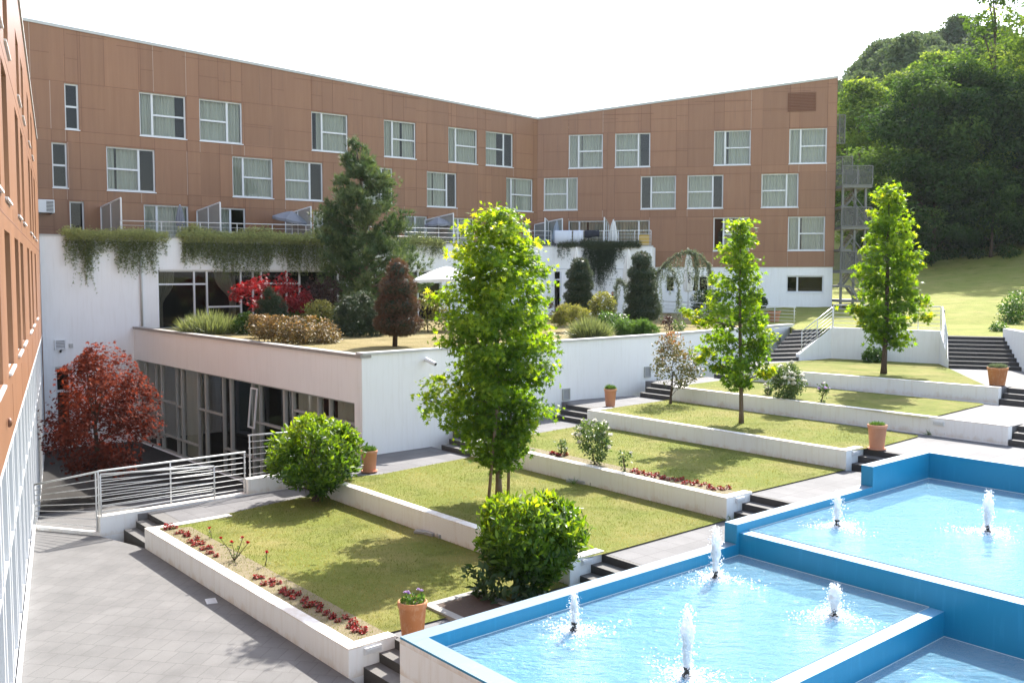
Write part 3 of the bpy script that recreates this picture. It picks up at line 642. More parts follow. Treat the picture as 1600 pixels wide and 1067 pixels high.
def basin(sa, sb, ta, tb, zw, dep):
    mb = MB(); q = [pool_s(sa, ta), pool_s(sb, ta), pool_s(sb, tb), pool_s(sa, tb)]
    mb.add([(p[0], p[1], zw-dep) for p in q], [(0, 1, 2, 3)]); mb.build('basin_floor', M['poolfloor'], root)
    for a_, b_ in zip(q, q[1:]+q[:1]):
        c_ = sum(q)/4; o1 = (c_-a_)/np.linalg.norm(c_-a_)*.012; o2 = (c_-b_)/np.linalg.norm(c_-b_)*.012; a2, b2 = a_+o1, b_+o2; ls = MB(); ls.quad((a2[0], a2[1], zw-.01), (b2[0], b2[1], zw-.01), (b2[0], b2[1], zw+.012), (a2[0], a2[1], zw+.012)); ls.build('waterline', M['limescale'], root)
    mw = MB(); mw.add([(p[0], p[1], zw) for p in q], [(0, 3, 2, 1)]); o = mw.build('water', M['water'], None, (q[0][0], q[0][1], zw)); tag(o, kind='structure')
basin(RW, s1+.10, RW, tw, W1, .25); basin(s1+.44, s3-RW, RW, 22, W2, .25); basin(RW, s1+.10, tw+.28, 22, W4, .25)

def jet(px, py, pt, zw, wid, label, seed):
    rng = random.Random(seed); b = at(px, py, zw); h = hgt(b, pt)-zw
    root = empty('fountain_jet', b, label, 'fountain jet', 'water jets in the blue pool')
    mb = MB(); mb.lathe([(.075, -.04), (.075, .03), (.045, .04), (.04, .10), (.055, .11), (.055, .15), (0, .15)], b, 14); mb.build('nozzle', M['dark'], root, smooth=False)
    mb = MB(); k = 18; ph = rng.uniform(0, 6)
    for q in range(3):
        ox, oy = rng.uniform(-.03, .03)*(q > 0), rng.uniform(-.03, .03)*(q > 0); hh = h*(1 if q == 0 else rng.uniform(.6, .92)); ww = wid*(1 if q == 0 else .6)
        prof = []
        for i in range(k+1):
            t = i/k; r = ww*(.22+.38*t+.25*math.sin(t*PI))*(1-max(0, t-.72)/.28*.85)*(1+.14*math.sin(t*15+ph+q)+.10*rng.uniform(-1, 1)); prof.append((max(.006, r*.55 if i < k else .004), .10+t*(hh-.10)))
        n = 12; jt = [[rng.uniform(-.17, .17) for _ in range(n)] for _ in range(k+1)]
        mb.lathe(prof, b+V3(ox, oy, 0), n, 0, lambda a, c: jt[a][c])
    mb.build('water_column', M['foam'], root, smooth=True)
    n = 520; r = np.random.default_rng(seed); a = r.uniform(0, 2*PI, n); d = np.abs(r.normal(0, 1, n)); t = r.uniform(0, 1, n)
    t = t**1.5; rr = (wid*.20+d*.045)*(.6+.7*np.sin(t*PI))+.28*(t < .08)*np.abs(r.normal(size=n)); P = np.stack([b[0]+rr*np.cos(a), b[1]+rr*np.sin(a), zw+.01+t*h*1.02], 1)
    leafmesh('spray', P, r.normal(size=(n, 3)), r.normal(size=(n, 3)), r.uniform(.012, .04, n), T_ROUND, t, M['foam'], root); [q for q in root.children if q.name.startswith('spray')][0]['kind'] = 'stuff'
    n = 900; a = r.uniform(0, 2*PI, n); d = np.minimum(np.abs(r.normal(0, .42, n)), .75)*r.uniform(.6, 1, n)+wid*.3; k = d*(1+.5*np.sin(a*3+seed)); P = np.stack([b[0]+k*np.cos(a), b[1]+k*np.sin(a), np.full(n, zw+.006)+r.uniform(0, .03, n)*(r.uniform(size=n) > .7)], 1)
    leafmesh('splash', P, np.array([0, 0, 1.])+r.normal(size=(n, 3))*.25, r.normal(size=(n, 3))*np.array([1, 1, .1]), r.uniform(.012, .05, n)*(1.1-.35*np.clip(d, 0, 2)), T_ROUND, a, M['foam'], root)['kind'] = 'stuff'
    return root
jet(897, 985, 922, W1, .15, 'short jet with a black nozzle nearest the plaza corner of the pool', 1)
jet(1073, 1056, 948, W1, .25, 'tall square topped jet at the bottom of the picture', 2)
jet(1118, 903, 824, W1, .25, 'tall jet beside the step in the pool rim', 3)
jet(1303, 962, 912, W1, .27, 'low broad jet in the middle of the front basin', 4)
jet(1308, 822, 768, W2, .19, 'slim jet in the upper basin close to the rim', 5)
jet(1543, 831, 766, W2, .25, 'jet in the upper basin at the right edge of the photo', 6)
# ------------------------------------------------------------------ facades
class Fac:
    """a vertical plane: u metres along az from p0, z up, o metres outwards (towards the viewer side)"""
    def __init__(s, p0, az, out): s.p0 = np.array([p0[0], p0[1], 0.]); s.d = dirv(az); s.az = az; s.n = np.asarray(out, float)
    def P(s, u, z, o=0.0): q = s.p0+s.d*u+s.n*o; return (q[0], q[1], z)
    def uz(s, px, py): q = on(px, py, s.p0, s.az); return float((q-s.p0)@s.d), float(q[2])
    def box(s, mb, u0, u1, z0, z1, o0, o1, mi=0):
        return mb.hexa([s.P(u0, z0, o0), s.P(u1, z0, o0), s.P(u1, z0, o1), s.P(u0, z0, o1)], [s.P(u0, z1, o0), s.P(u1, z1, o0), s.P(u1, z1, o1), s.P(u0, z1, o1)], mi)
    def hexa(s, mb, a, b, c):          # sloping sheet metal sill, proud of the wall by a few cm
        return mb.hexa([s.P(a+.002, c-.03, -.55), s.P(b-.002, c-.03, -.55), s.P(b-.002, c-.05, .05), s.P(a+.002, c-.05, .05)], [s.P(a+.002, c+.06, -.55), s.P(b-.002, c+.06, -.55), s.P(b-.002, c-.012, .05), s.P(a+.002, c-.012, .05)])
    def skin(s, mb, u0, u1, z0, ztop, ops, dep, mi=0, mr=0, back=None):
        us = sorted({u0, u1, *[q for o in ops for q in (o[0], o[1])]}); zs = sorted({z0, *[q for o in ops for q in (o[2], o[3])]})
        us = [u for u in us if u0 <= u <= u1]; zt = ztop if callable(ztop) else (lambda u: ztop)
        for i in range(len(us)-1):
            a, b = us[i], us[i+1]; mid = (a+b)/2
            for j in range(len(zs)):
                lo = zs[j]; last = j == len(zs)-1
                if not last:
                    hi = zs[j+1]; zm = (lo+hi)/2
                    if any(o[0] < mid < o[1] and o[2] < zm < o[3] for o in ops): continue
                    mb.quad(s.P(a, lo), s.P(b, lo), s.P(b, hi), s.P(a, hi), mi)
                else: mb.quad(s.P(a, lo), s.P(b, lo), s.P(b, zt(b)), s.P(a, zt(a)), mi)
        for (a, b, c, d, *_) in ops:
            mb.quad(s.P(a, c), s.P(a, c, -dep), s.P(a, d, -dep), s.P(a, d), mr); mb.quad(s.P(b, c), s.P(b, d), s.P(b, d, -dep), s.P(b, c, -dep), mr)
            mb.quad(s.P(a, d), s.P(a, d, -dep), s.P(b, d, -dep), s.P(b, d), mr); mb.quad(s.P(a, c), s.P(b, c), s.P(b, c, -dep), s.P(a, c, -dep), mr)
    def window(s, root, u0, u1, z0, z1, mull=None, trans=None, dark=None, setb=.10, fw=.065, fm='alu', curt='curtain', sill=True, glass='glass', seed=0, name='window', tz=.5):
        """mull = u of the upright; trans = side with the cross bar ('l','r','a' or None); dark = side without a curtain"""
        mb = MB(); o0, o1 = -setb-.06, -setb
        s.box(mb, u0, u0+fw, z0, z1, o0, o1); s.box(mb, u1-fw, u1, z0, z1, o0, o1); s.box(mb, u0+fw, u1-fw, z1-fw, z1, o0, o1-.003); s.box(mb, u0+fw, u1-fw, z0, z0+fw, o0, o1-.003)
        if mull is not None: s.box(mb, mull-fw*.7, mull+fw*.7, z0+fw, z1-fw, o0, o1-.002)
        m_ = mull if mull is not None else u0
        zt = z0+(z1-z0)*tz
        if trans in ('r', 'a'): s.box(mb, (m_+fw*.7) if mull is not None else u0+fw, u1-fw, zt-fw*.6, zt+fw*.6, o0, o1-.005)
        if trans in ('l', 'a') and mull is not None: s.box(mb, u0+fw, m_-fw*.7, zt-fw*.6, zt+fw*.6, o0, o1-.005)
        w = mb.build(name, M[fm], root)
        g = MB(); g.quad(s.P(u0+.02, z0+.02, o0+.02), s.P(u1-.02, z0+.02, o0+.02), s.P(u1-.02, z1-.02, o0+.02), s.P(u0+.02, z1-.02, o0+.02)); g.build('pane', M[glass], w)
        if curt:
            a, b = u0+.03, u1-.03
            if dark == 'r': b = m_-.02
            if dark == 'l': a = m_+.02
            rng = random.Random(seed); 
            k = int((b-a)/.035)+2; c = MB(); f1, f2, ph = rng.uniform(26, 34), rng.uniform(9, 14), rng.uniform(0, 6)
            sty = rng.random()
            if sty < .10: b = a+(b-a)*rng.uniform(.55, .85)
            elif sty < .16: a = a+(b-a)*rng.uniform(.15, .4)
            k = int((b-a)/.035)+2; gap = sty > .62; gc = a+(b-a)*rng.uniform(.3, .7); gw = rng.uniform(.03, .09)
            pts = [a+(b-a)*i/(k-1) for i in range(k)]
            off = [o0-.12-.035*math.sin(f1*u+ph+1.2*math.sin(f2*u*.3))-.015*math.sin(f2*u) for u in pts]
            for i in range(k-1):
                if gap and abs((pts[i]+pts[i+1])/2-gc) < gw: continue
                c.quad(s.P(pts[i], z0+.02, off[i]), s.P(pts[i+1], z0+.02, off[i+1]), s.P(pts[i+1], z1-.05, off[i+1]), s.P(pts[i], z1-.05, off[i]))
            c.build('curtain', M[curt], w, smooth=True)
        if sill:
            q = MB(); s.box(q, u0-.03, u1+.03, z0-.05, z0-.002, -setb, .045); q.build('sill', M['alu_white'], w)
        return w

FL = Fac(pB, WAZ, -nW); FR = Fac(Fold, RAZ, -nR)
uF = FL.uz(840, 185)[0]; zF = Fold[2]
uA = FL.uz(38, 30)[0]-5; zA0 = FL.uz(38, 30)[1]; ua0 = FL.uz(38, 30)[0]
ztL = lambda u: zA0+(u-ua0)*(zF-zA0)/(uF-ua0)
uE = FR.uz(1309, 120)[0]; zE = FR.uz(1309, 120)[1]
ztR = lambda u: zF+u*(zE-zF)/uE
hotel = empty('hotel_building', V3(Fold[0], Fold[1], 4.6), 'brown panelled hotel with sloping roof edges and a long double wing behind the garden', 'building')
rowL = [(FL.uz(487, 234.9)[1], FL.uz(487, 173.9)[1]), (FL.uz(446, 311.4)[1], FL.uz(446, 250.4)[1]), (8.32, FL.uz(250, 320.5)[1])]
Lw = [ # row, left px, right px, upright px, cross bar side, open/dark side
 (0, 102, 124, None, 'a', None), (0, 218.5, 291, 239, 'r', None), (0, 312, 379, 356, 'l', None), (0, 487, 544, 504, 'r', None), (0, 600, 650, 614, 'r', None), (0, 700.5, 746, 713, 'r', None), (0, 759, 802, 788, 'l', 'r'),
 (1, 82, 106, None, 'a', None), (1, 167, 243, 218, 'l', 'r'), (1, 363.5, 427, 381, 'r', None), (1, 445.5, 505, 485, 'l', 'r'), (1, 567, 614, 597, 'l', 'r'), (1, 667, 714, 699, 'l', 'r'), (1, 791, 833, 800, 'r', None),
 (2, 109, 132, None, None, None), (2, 225, 295, 246, None, None), (2, 345, 384, 361, None, 'r'), (2, 490, 522, 505, None, 'r'), (2, 632, 668, 650, None, None), (2, 706, 741, 717, None, None), (2, 768, 806, 786, None, None)]
opsL = []; specL = []
pyr = [205, 285, 345]
for (r_, a, b, mu, tr, dk) in Lw:
    z0, z1 = rowL[r_]; y = pyr[r_] - (0 if a > 400 else 15*(1-a/400))
    u0, u1 = FL.uz(a, y)[0], FL.uz(b, y)[0]; um = FL.uz(mu, y)[0] if mu else None
    opsL.append((u0, u1, z0, z1)); specL.append((u0, u1, z0, z1, um, tr, dk))
rowR = [(FR.uz(1000, 261)[1], FR.uz(1000, 208)[1]), (FR.uz(1030, 326.5)[1], FR.uz(1030, 275)[1]), (FR.uz(1262, 391.5)[1], FR.uz(1262, 338.5)[1]), (8.32, FR.uz(930, 345)[1]), (FR.uz(1255, 457)[1], FR.uz(1255, 431)[1])]
Rwn = [(0, 888.5, 942, 904, 'r', None), (0, 961, 1016, 997.5, 'l', None), (0, 1115.5, 1173, 1133, 'r', None), (0, 1233, 1292, 1251, 'r', None),
 (1, 849.5, 902.5, 886, 'l', None), (1, 1001, 1056, 1017.5, 'r', 'l'), (1, 1074, 1130, 1113.5, 'l', 'r'), (1, 1189.5, 1247.5, 1229, 'l', None),
 (2, 1114.5, 1171, 1130.5, 'r', 'l'), (2, 1231, 1289, 1248.5, 'r', None), (3, 888, 948, 905, None, None), (3, 960, 1015, 998, None, 'x'),
 (4, 1229, 1287, 1246, None, None), (4, 1040, 1054, None, None, None), (4, 1078, 1107, 1092, None, None)]
pyR = [232, 300, 365, 365, 445]
opsR = []; specR = []
for (r_, a, b, mu, tr, dk) in Rwn:
    z0, z1 = rowR[r_]; u0, u1 = FR.uz(a, pyR[r_])[0], FR.uz(b, pyR[r_])[0]; um = FR.uz(mu, pyR[r_])[0] if mu else None
    opsR.append((u0, u1, z0, z1)); specR.append((u0, u1, z0, z1, um, tr, dk))
zB = FR.uz(1250, 417.2)[1]
DEP = 14.0
mb = MB()
FL.skin(mb, uA, uF, 8.0, ztL, opsL, .16, 0, 0)
FR.skin(mb, 0, uE, zB, ztR, [o for o, q in zip(opsR, Rwn) if q[0] != 4], .16, 0, 0)
A_ = lambda f, u, z, o: f.P(u, z, o)
bk = isect(FL.P(0, 0, -DEP), WAZ, FR.P(0, 0, -DEP), RAZ)
e1, e0 = FR.P(uE, 0), FR.P(uE, 0, -DEP)
FE = Fac(e1, RAZ-90, dirv(RAZ))         # end wall of the right wing
mb.quad((*e1[:2], zB), (*e0[:2], zB), (*e0[:2], zE), (*e1[:2], zE))
la, lb_ = FL.P(uA, 0), FL.P(uA, 0, -DEP); zA = ztL(uA)
mb.quad((*la[:2], -3), (*lb_[:2], -3), (*lb_[:2], zA), (*la[:2], zA))
mb.quad((*lb_[:2], -3), (bk[0], bk[1], -3), (bk[0], bk[1], zF), (*lb_[:2], zA)); mb.quad((bk[0], bk[1], -3), (*e0[:2], -3), (*e0[:2], zE), (bk[0], bk[1], zF))
mb.build('wall', [M['brown']], hotel, tone=True)
mb = MB(); fold = FL.P(uF, 0)
mb.quad((*la[:2], zA-.02), (*fold[:2], zF-.02), (bk[0], bk[1], zF-.02), (*lb_[:2], zA-.02)); mb.quad((*fold[:2], zF-.02), (*e1[:2], zE-.02), (*e0[:2], zE-.02), (bk[0], bk[1], zF-.02))
mb.build('roof', M['coping'], hotel)
mb = MB()                                # metal roof edge
for f, ua, ub, zt in ((FL, uA, uF, ztL), (FR, 0, uE+.05, ztR)):
    mb.hexa([f.P(ua, zt(ua)-.10, -.3), f.P(ub, zt(ub)-.10, -.3), f.P(ub, zt(ub)-.10, .06), f.P(ua, zt(ua)-.10, .06)], [f.P(ua, zt(ua)+.05, -.3), f.P(ub, zt(ub)+.05, -.3), f.P(ub, zt(ub)+.05, .06), f.P(ua, zt(ua)+.05, .06)])
mb.build('roof_edge', M['coping'], hotel)
# panel joints: a few continuous bands at sill and head height, broken uprights and extra short lines
def joints(f, ua, ub, zlev, zt, ops, seed, zbot):
    rng = random.Random(seed); mb = MB(); w = .022
    def hl(a, b, z, mi=0):
        segs = [(a, b)]
        for (o0, o1, z0, z1) in ops:
            if z0-.02 < z < z1+.02:
                n = []
                for (p, q) in segs:
                    if o1 <= p or o0 >= q: n.append((p, q))
                    else:
                        if o0 > p: n.append((p, o0))
                        if o1 < q: n.append((o1, q))
                segs = n
        for (p, q) in segs:
            if q-p > .05: f.box(mb, p, q, z-w/2, z+w/2, -.003, .0035, mi)
    def vl(u, a, b, mi=0):
        segs = [(a, b)]
        for (o0, o1, z0, z1) in ops:
            if o0-.02 < u < o1+.02:
                n = []
                for (p, q) in segs:
                    if z1 <= p or z0 >= q: n.append((p, q))
                    else:
                        if z0 > p: n.append((p, z0))
                        if z1 < q: n.append((z1, q))
                segs = n
        for (p, q) in segs:
            if q-p > .05: f.box(mb, u-w/2, u+w/2, p, q, -.003, .003, mi)
    for z in zlev: hl(ua, ub, z)
    edges = sorted({o[i] for o in ops for i in (0, 1)})
    us = []; u = ua+.6
    for e in edges+[ub]:
        while u < e-.9: us.append(u); u += rng.uniform(1.25, 2.4)
        us.append(e); u = e+rng.uniform(1.2, 2.0)
    bands = [zbot]+sorted(zlev)
    for i, u in enumerate(us):
        top = zt(u)-.1
        for j, z in enumerate(bands):
            zn = bands[j+1] if j+1 < len(bands) else top
            if zn > top: zn = top
            if zn-z > .2 and rng.random() < .80: vl(u, z, zn, 1 if rng.random() < .14 else 0)
    for i in range(len(us)-1):
        for j, z in enumerate(bands):
            zn = bands[j+1] if j+1 < len(bands) else zt(us[i])-.1
            if zn-z > 1.4 and rng.random() < .5 and zt(us[i]) > zn: hl(us[i], us[min(len(us)-1, i+rng.randint(1, 2))], z+(zn-z)*rng.choice([.5, .5, .45]))
    zt0 = bands[-1]
    for k in range(9):
        u = ua+(ub-ua)*(k+rng.random())/9; q = zt(u)-rng.uniform(.3, .5)
        if q > zt0+.3: hl(u, min(u+rng.uniform(2, 4), ub), min(q, zt(min(u+4, ub))-.15, zt(u)-.15))
    return mb
lv = [rowL[0][1]+.06, rowL[0][0]-.06, rowL[1][1]+.06, rowL[1][0]-.06, rowL[2][1]+.06]
joints(FL, uA, uF, lv, ztL, opsL, 4, 8.0).build('panel_joints', [M['joint'], M['jointpale']], hotel)
lv = [rowR[0][1]+.06, rowR[0][0]-.06, rowR[1][1]+.06, rowR[1][0]-.06, rowR[2][1]+.06, rowR[2][0]-.06]
joints(FR, .02, uE, lv, ztR, [o for o, q in zip(opsR, Rwn) if q[0] != 4], 9, zB).build('panel_joints', [M['joint'], M['jointpale']], hotel)
mb = MB(); opsB = [o for o, q in zip(opsR, Rwn) if q[0] == 4]      # white ground floor of the right wing
FB = Fac(FR.P(0, 0, -.06), RAZ, -nR)
FB.skin(mb, 0, uE-.05, 4.1, zB, opsB, .2, 0, 0)
b1, b0 = FB.P(uE-.05, 0), FB.P(uE-.05, 0, -DEP)
mb.quad((*b1[:2], 4.1), (*b0[:2], 4.1), (*b0[:2], zB), (*b1[:2], zB)); mb.quad((*b1[:2], zB-.001), (*b0[:2], zB-.001), (*FR.P(0, 0, -DEP)[:2], zB-.001), (*FR.P(0, 0, 0)[:2], zB-.001))
mb.build('ground_floor_wall', M['white'], hotel)
mb = MB()                                # floors inside
for f, ua, ub in ((FL, uA, uF), (FR, 0, uE)):
    for z in (8.05, rowL[1][0]-.4, rowL[0][0]-.4):
        p = [f.P(ua+.1, z, -.5), f.P(ub, z, -.5), f.P(ub, z, -6), f.P(ua+.1, z, -6)]; mb.add(p, [(0, 1, 2, 3)])
    p = [f.P(ua+.1, 4, -2.6), f.P(ub, 4, -2.6), f.P(ub, min(zF, zE)-.3, -2.6), f.P(ua+.1, min(zF, zE)-.3, -2.6)]; mb.add(p, [(0, 1, 2, 3)])
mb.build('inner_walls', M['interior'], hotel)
i = 0
for (u0, u1, z0, z1, um, tr, dk), q in zip(specL, Lw):
    i += 1; FL.window(hotel, u0, u1, z0, z1, um, tr, dk, seed=i, sill=q[0] < 2, curt=None if q[1] in (82, 102, 109) else 'curtain', fw=.08)
for (u0, u1, z0, z1, um, tr, dk), q in zip(specR, Rwn):
    i += 1; f = FB if q[0] == 4 else FR
    f.window(hotel, u0, u1, z0, z1, um, tr, dk, seed=i, sill=q[0] != 3, curt=None if q[0] == 4 else ('drape' if q[0] == 3 else 'curtain'), fw=.08, glass='glassdark' if q[0] == 4 else 'glass')
# louvre
ul0, zl1 = FR.uz(1231, 145.5); ul1, zl0 = FR.uz(1275, 174)
mb = MB(); FR.box(mb, ul0, ul1, zl0, zl0+.07, -.05, .04); FR.box(mb, ul0, ul1, zl1-.07, zl1, -.05, .04); FR.box(mb, ul0, ul0+.07, zl0+.07, zl1-.07, -.05, .04); FR.box(mb, ul1-.07, ul1, zl0+.07, zl1-.07, -.05, .04)
k = 11
for j in range(k):
    z = zl0+.08+(zl1-zl0-.16)*j/k; mb.hexa([FR.P(ul0+.07, z, .005), FR.P(ul1-.07, z, .005), FR.P(ul1-.07, z, .035), FR.P(ul0+.07, z, .035)], [FR.P(ul0+.07, z+.085, .002), FR.P(ul1-.07, z+.085, .002), FR.P(ul1-.07, z+.085, .012), FR.P(ul0+.07, z+.085, .012)])
mb.build('louvre', M['louver'], hotel)

# ------------------------------------------------------------------ white terrace building (restaurant storey) in front of the left wing
FT = Fac(Lf, WAZ, -nW); uT0 = FT.uz(62, 400)[0]-2.5; uT1 = float((Tc-Lf)@dirv(WAZ)); PT = 8.8
FTR = Fac(Tc, RAZ, -nR); uTE = float((Te-Tc)@dirv(RAZ))
rest = empty('terrace_building', V3(Lf[0], Lf[1], CY), 'white rendered lower building with a dark restaurant window and a roof terrace', 'building')
wz1 = FT.uz(300, 422)[1]; wu0 = FT.uz(248, 460)[0]; wu1 = FT.uz(690, 440)[0]
door = (FT.uz(86, 573)[0], FT.uz(112, 573)[0], CY, FT.uz(95, 573)[1])
mb = MB(); FT.skin(mb, uT0, uT1, CY-.1, PT, [(wu0, wu1, 4.22, wz1), door], .3)
dr = [FTR.uz(x, 450)[0] for x in (840, 876, 884, 930, 934, 978)]
opT = [(dr[0]-1.5, dr[1], 4.22, FTR.uz(868, 436)[1]+.5)]
FTR.skin(mb, 0, uTE, 4.1, PT, opT, .2)
t0, t1 = FTR.P(uTE, 0), FTR.P(uTE, 0, -3.9); mb.quad((*t0[:2], 4.1), (*t1[:2], 4.1), (*t1[:2], PT), (*t0[:2], PT))
mb.build('wall', M['white'], rest)
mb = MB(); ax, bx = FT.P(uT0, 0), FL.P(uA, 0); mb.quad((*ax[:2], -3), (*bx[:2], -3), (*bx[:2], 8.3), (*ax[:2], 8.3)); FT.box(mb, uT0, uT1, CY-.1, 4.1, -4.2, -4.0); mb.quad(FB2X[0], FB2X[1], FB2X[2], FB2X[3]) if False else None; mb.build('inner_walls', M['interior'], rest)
mb = MB()
mb.add([FT.P(uT0, 8.25, -.02), FT.P(uT1, 8.25, -.02), FTR.P(uTE, 8.25, -.02), FTR.P(uTE, 8.25, -4), FL.P(uF, 8.25, 0), FL.P(uA, 8.25, 0)], [(0, 1, 2, 3, 4, 5)]); mb.build('terrace_floor', M['concrete'], rest)
mb = MB(); FT.box(mb, uT0, uT1-.1, PT, PT+.07, -.32, .05); FTR.box(mb, .0, uTE+.05, PT, PT+.07, -.32, .05); FT.box(mb, uT0, uT1-.2, 8.2, PT-.003, -.30, -.01); FTR.box(mb, .2, uTE-.01, 8.2, PT-.003, -.30, -.01); mb.build('parapet', M['coping'], rest)
# right terrace front: grey framing lines
mb = MB()
zl = FTR.uz(950, 420)[1]; zm = FTR.uz(950, 436)[1]
FTR.box(mb, FTR.uz(842, 430)[0], FTR.uz(978, 430)[0], zl-.05, zl+.03, -.01, .035)
for x in (932, 944, 974): u = FTR.uz(x, 440)[0]; FTR.box(mb, u-.045, u+.045, 4.3 if x < 960 else zm, zl-.05, -.01, .03)
FTR.box(mb, FTR.uz(945, 430)[0]+.05, FTR.uz(974, 430)[0]-.05, zm-.05, zm+.03, -.01, .03)
u = FTR.uz(876, 440)[0]; FTR.box(mb, u-.06, u+.06, 4.3, opT[0][3], -.1, .02); FTR.box(mb, opT[0][0], u-.06, FTR.uz(868, 437)[1]-.05, FTR.uz(868, 437)[1]+.05, -.1, .02)
mb.build('grey_framing', M['alu'], rest)
# restaurant window band
k = [248, 305, 325, 378, 397, 410, 450, 470, 530, 545, 590, 640, 655, 690]; mu = [FT.uz(x, 450)[0] for x in k]
mb = MB(); fw = .09
for u in mu: FT.box(mb, u-fw/2+(.04 if u == mu[0] else 0), u+fw/2, 4.22, wz1, -.22, -.12)
FT.box(mb, mu[0]+.1, mu[-1], wz1-.09, wz1-.001, -.22, -.125)
zt_ = FT.uz(300, 444)[1]; zr_ = FT.uz(360, 479)[1]
for a, b, z in ((0, 2, zt_), (2, 3, zr_), (4, 7, zt_), (8, 10, zt_), (11, 13, zt_)): FT.box(mb, mu[a]+.05, mu[b]-.05, z-.045, z+.045, -.22, -.128)
wb = mb.build('restaurant_window', M['alu'], rest)
g = MB(); g.quad(FT.P(wu0, 4.22, -.2), FT.P(wu1, 4.22, -.2), FT.P(wu1, wz1, -.2), FT.P(wu0, wz1, -.2)); g.build('pane', M['glassdark'], wb)
def drape(f, root, ua, ub, z0, z1, o, tie=None, m='drape'):
    c = MB(); n = 26; rows = 14; vs = []
    for j in range(rows+1):
        z = z1+(z0-z1)*j/rows; t = j/rows; sq = 1.0
        if tie: sq = 1-.70*math.exp(-((t-tie)/.24)**2) if t < tie else .30+.06*(t-tie)
        for i in range(n+1):
            u = ua+(ub-ua)*sq*i/n; vs.append(f.P(u, z, o+.05*math.sin(i*1.9)))
    c.add(vs, [(j*(n+1)+i, j*(n+1)+i+1, (j+1)*(n+1)+i+1, (j+1)*(n+1)+i) for j in range(rows) for i in range(n)]); c.build('curtain', M[m], root, smooth=True)
drape(FT, wb, mu[0]+.12, mu[0]+1.05, 4.25, wz1-.05, -.6, .62); drape(FT, wb, mu[3]-.1, mu[3]-1.3, 4.25, wz1-.05, -.6, .55); drape(FT, wb, mu[8], mu[8]+1.6, 4.25, wz1-.05, -.6, .6)
mb = MB(); FT.box(mb, uT0+.1, uT1-.3, 4.0, 8.1, -3.95, -3.9); mb.quad(FT.P(uT0, 4.21, -.3), FT.P(uT1, 4.21, -.3), FT.P(uT1, 4.21, -3.9), FT.P(uT0, 4.21, -3.9)); 
mb.quad(FTR.P(0, 4.2, -1.5), FTR.P(uTE, 4.2, -1.5), FTR.P(uTE, 8, -1.5), FTR.P(0, 8, -1.5)); mb.build('inner_walls', M['interior'], rest)
FT.window(rest, door[0]+.01, door[1]-.01, door[2]+.02, door[3]-.01, None, 'a', None, setb=.15, curt=None, sill=False, name='door', tz=.7, fw=.10)
# drain pipe
uP = FT.uz(220, 450)[0]; mb = MB(); mb.tube([FT.P(uP, 8.75, .07), FT.P(uP, GB+.02, .07)], .055, 10); mb.build('drain_pipe', M['coping'], rest, smooth=True)

# ------------------------------------------------------------------ garden block with the sunken glass front
pav = empty('garden_restaurant', V3(Cc[0], Cc[1], TZ[2]), 'low white building with a glass front under the roof garden, at the courtyard', 'building')
BZ = -38.7; FB2 = Fac(Cc, BZ, np.array([-dirv(BZ)[1], dirv(BZ)[0], 0])); uB1 = float((Lf-Cc)@dirv(BZ)); gz1 = FB2.uz(560, 631)[1]
gu0 = FB2.uz(554, 650)[0]
mb = MB(); FB2.skin(mb, 0, uB1, CY-.1, GB-.003, [(gu0, uB1-.05, CY, gz1)], .3); mb.build('front_wall', M['blush'], pav)
mb = MB(); FB2.box(mb, -.03, uB1-.02, GB-.1, GB+.005, -.35, .06); mb.build('coping', M['stonecoping'], pav)
mx = [(553, 0), (511, 0), (493, 0), (453, 0), (440, 1), (402, 0), (391, 0), (357, 1), (345, 0), (318, 1), (306, 0), (281, 1), (273, 0), (250, 1), (241, 0), (225, 0)]
mus = [FB2.uz(x, 650)[0] for x, _ in mx]
mb = MB()
for u, (x, w) in zip(mus, mx):
    h = .045+.035*w; FB2.box(mb, u-h, u+h, CY, gz1-.07, -.24, -.10)
FB2.box(mb, gu0, uB1-.06, gz1-.07, gz1-.001, -.24, -.11); FB2.box(mb, gu0, uB1-.06, CY, CY+.08, -.24, -.11)
zq = lambda x, y: FB2.uz(x, y)[1]
for a, b, z in ((14, 12, zq(255, 627)), (12, 11, zq(277, 636)), (10, 8, zq(325, 644)), (6, 4, zq(420, 666)), (3, 0, zq(530, 659)), (13, 10, zq(285, 690)), (8, 4, zq(380, 712))):
    FB2.box(mb, min(mus[a], mus[b])+.08, max(mus[a], mus[b])-.08, z-.045, z+.045, -.24, -.115)
gf = mb.build('glazing_frame', M['alugrey'], pav)
g = MB(); g.quad(FB2.P(gu0, CY, -.2), FB2.P(uB1-.05, CY, -.2), FB2.P(uB1-.05, gz1, -.2), FB2.P(gu0, gz1, -.2)); g.build('pane', M['glass'], gf)
# hopper sash standing open
ua, ub = mus[5]+.05, mus[6]-.02; zb, zt2 = zq(396, 668), zq(396, 606); mb = MB()
for (a, b, c, d) in ((ua, ua+.06, 0, 1), (ub-.06, ub, 0, 1), (ua+.06, ub-.06, 0, .035), (ua+.06, ub-.06, .965, 1)):
    z0_, z1_ = zb+(zt2-zb)*c, zb+(zt2-zb)*d; o0_, o1_ = .16*(1-c)-.08, .16*(1-d)-.08
    mb.hexa([FB2.P(a, z0_, o0_), FB2.P(b, z0_, o0_), FB2.P(b, z0_, o0_+.06), FB2.P(a, z0_, o0_+.06)], [FB2.P(a, z1_, o1_), FB2.P(b, z1_, o1_), FB2.P(b, z1_, o1_+.06), FB2.P(a, z1_, o1_+.06)])
sh = mb.build('open_sash', M['alu_white'], pav); g = MB(); g.quad(FB2.P(ua+.05, zb, .10), FB2.P(ub-.05, zb, .10), FB2.P(ub-.05, zt2, -.05), FB2.P(ua+.05, zt2, -.05)); g.build('pane', M['glass'], sh)
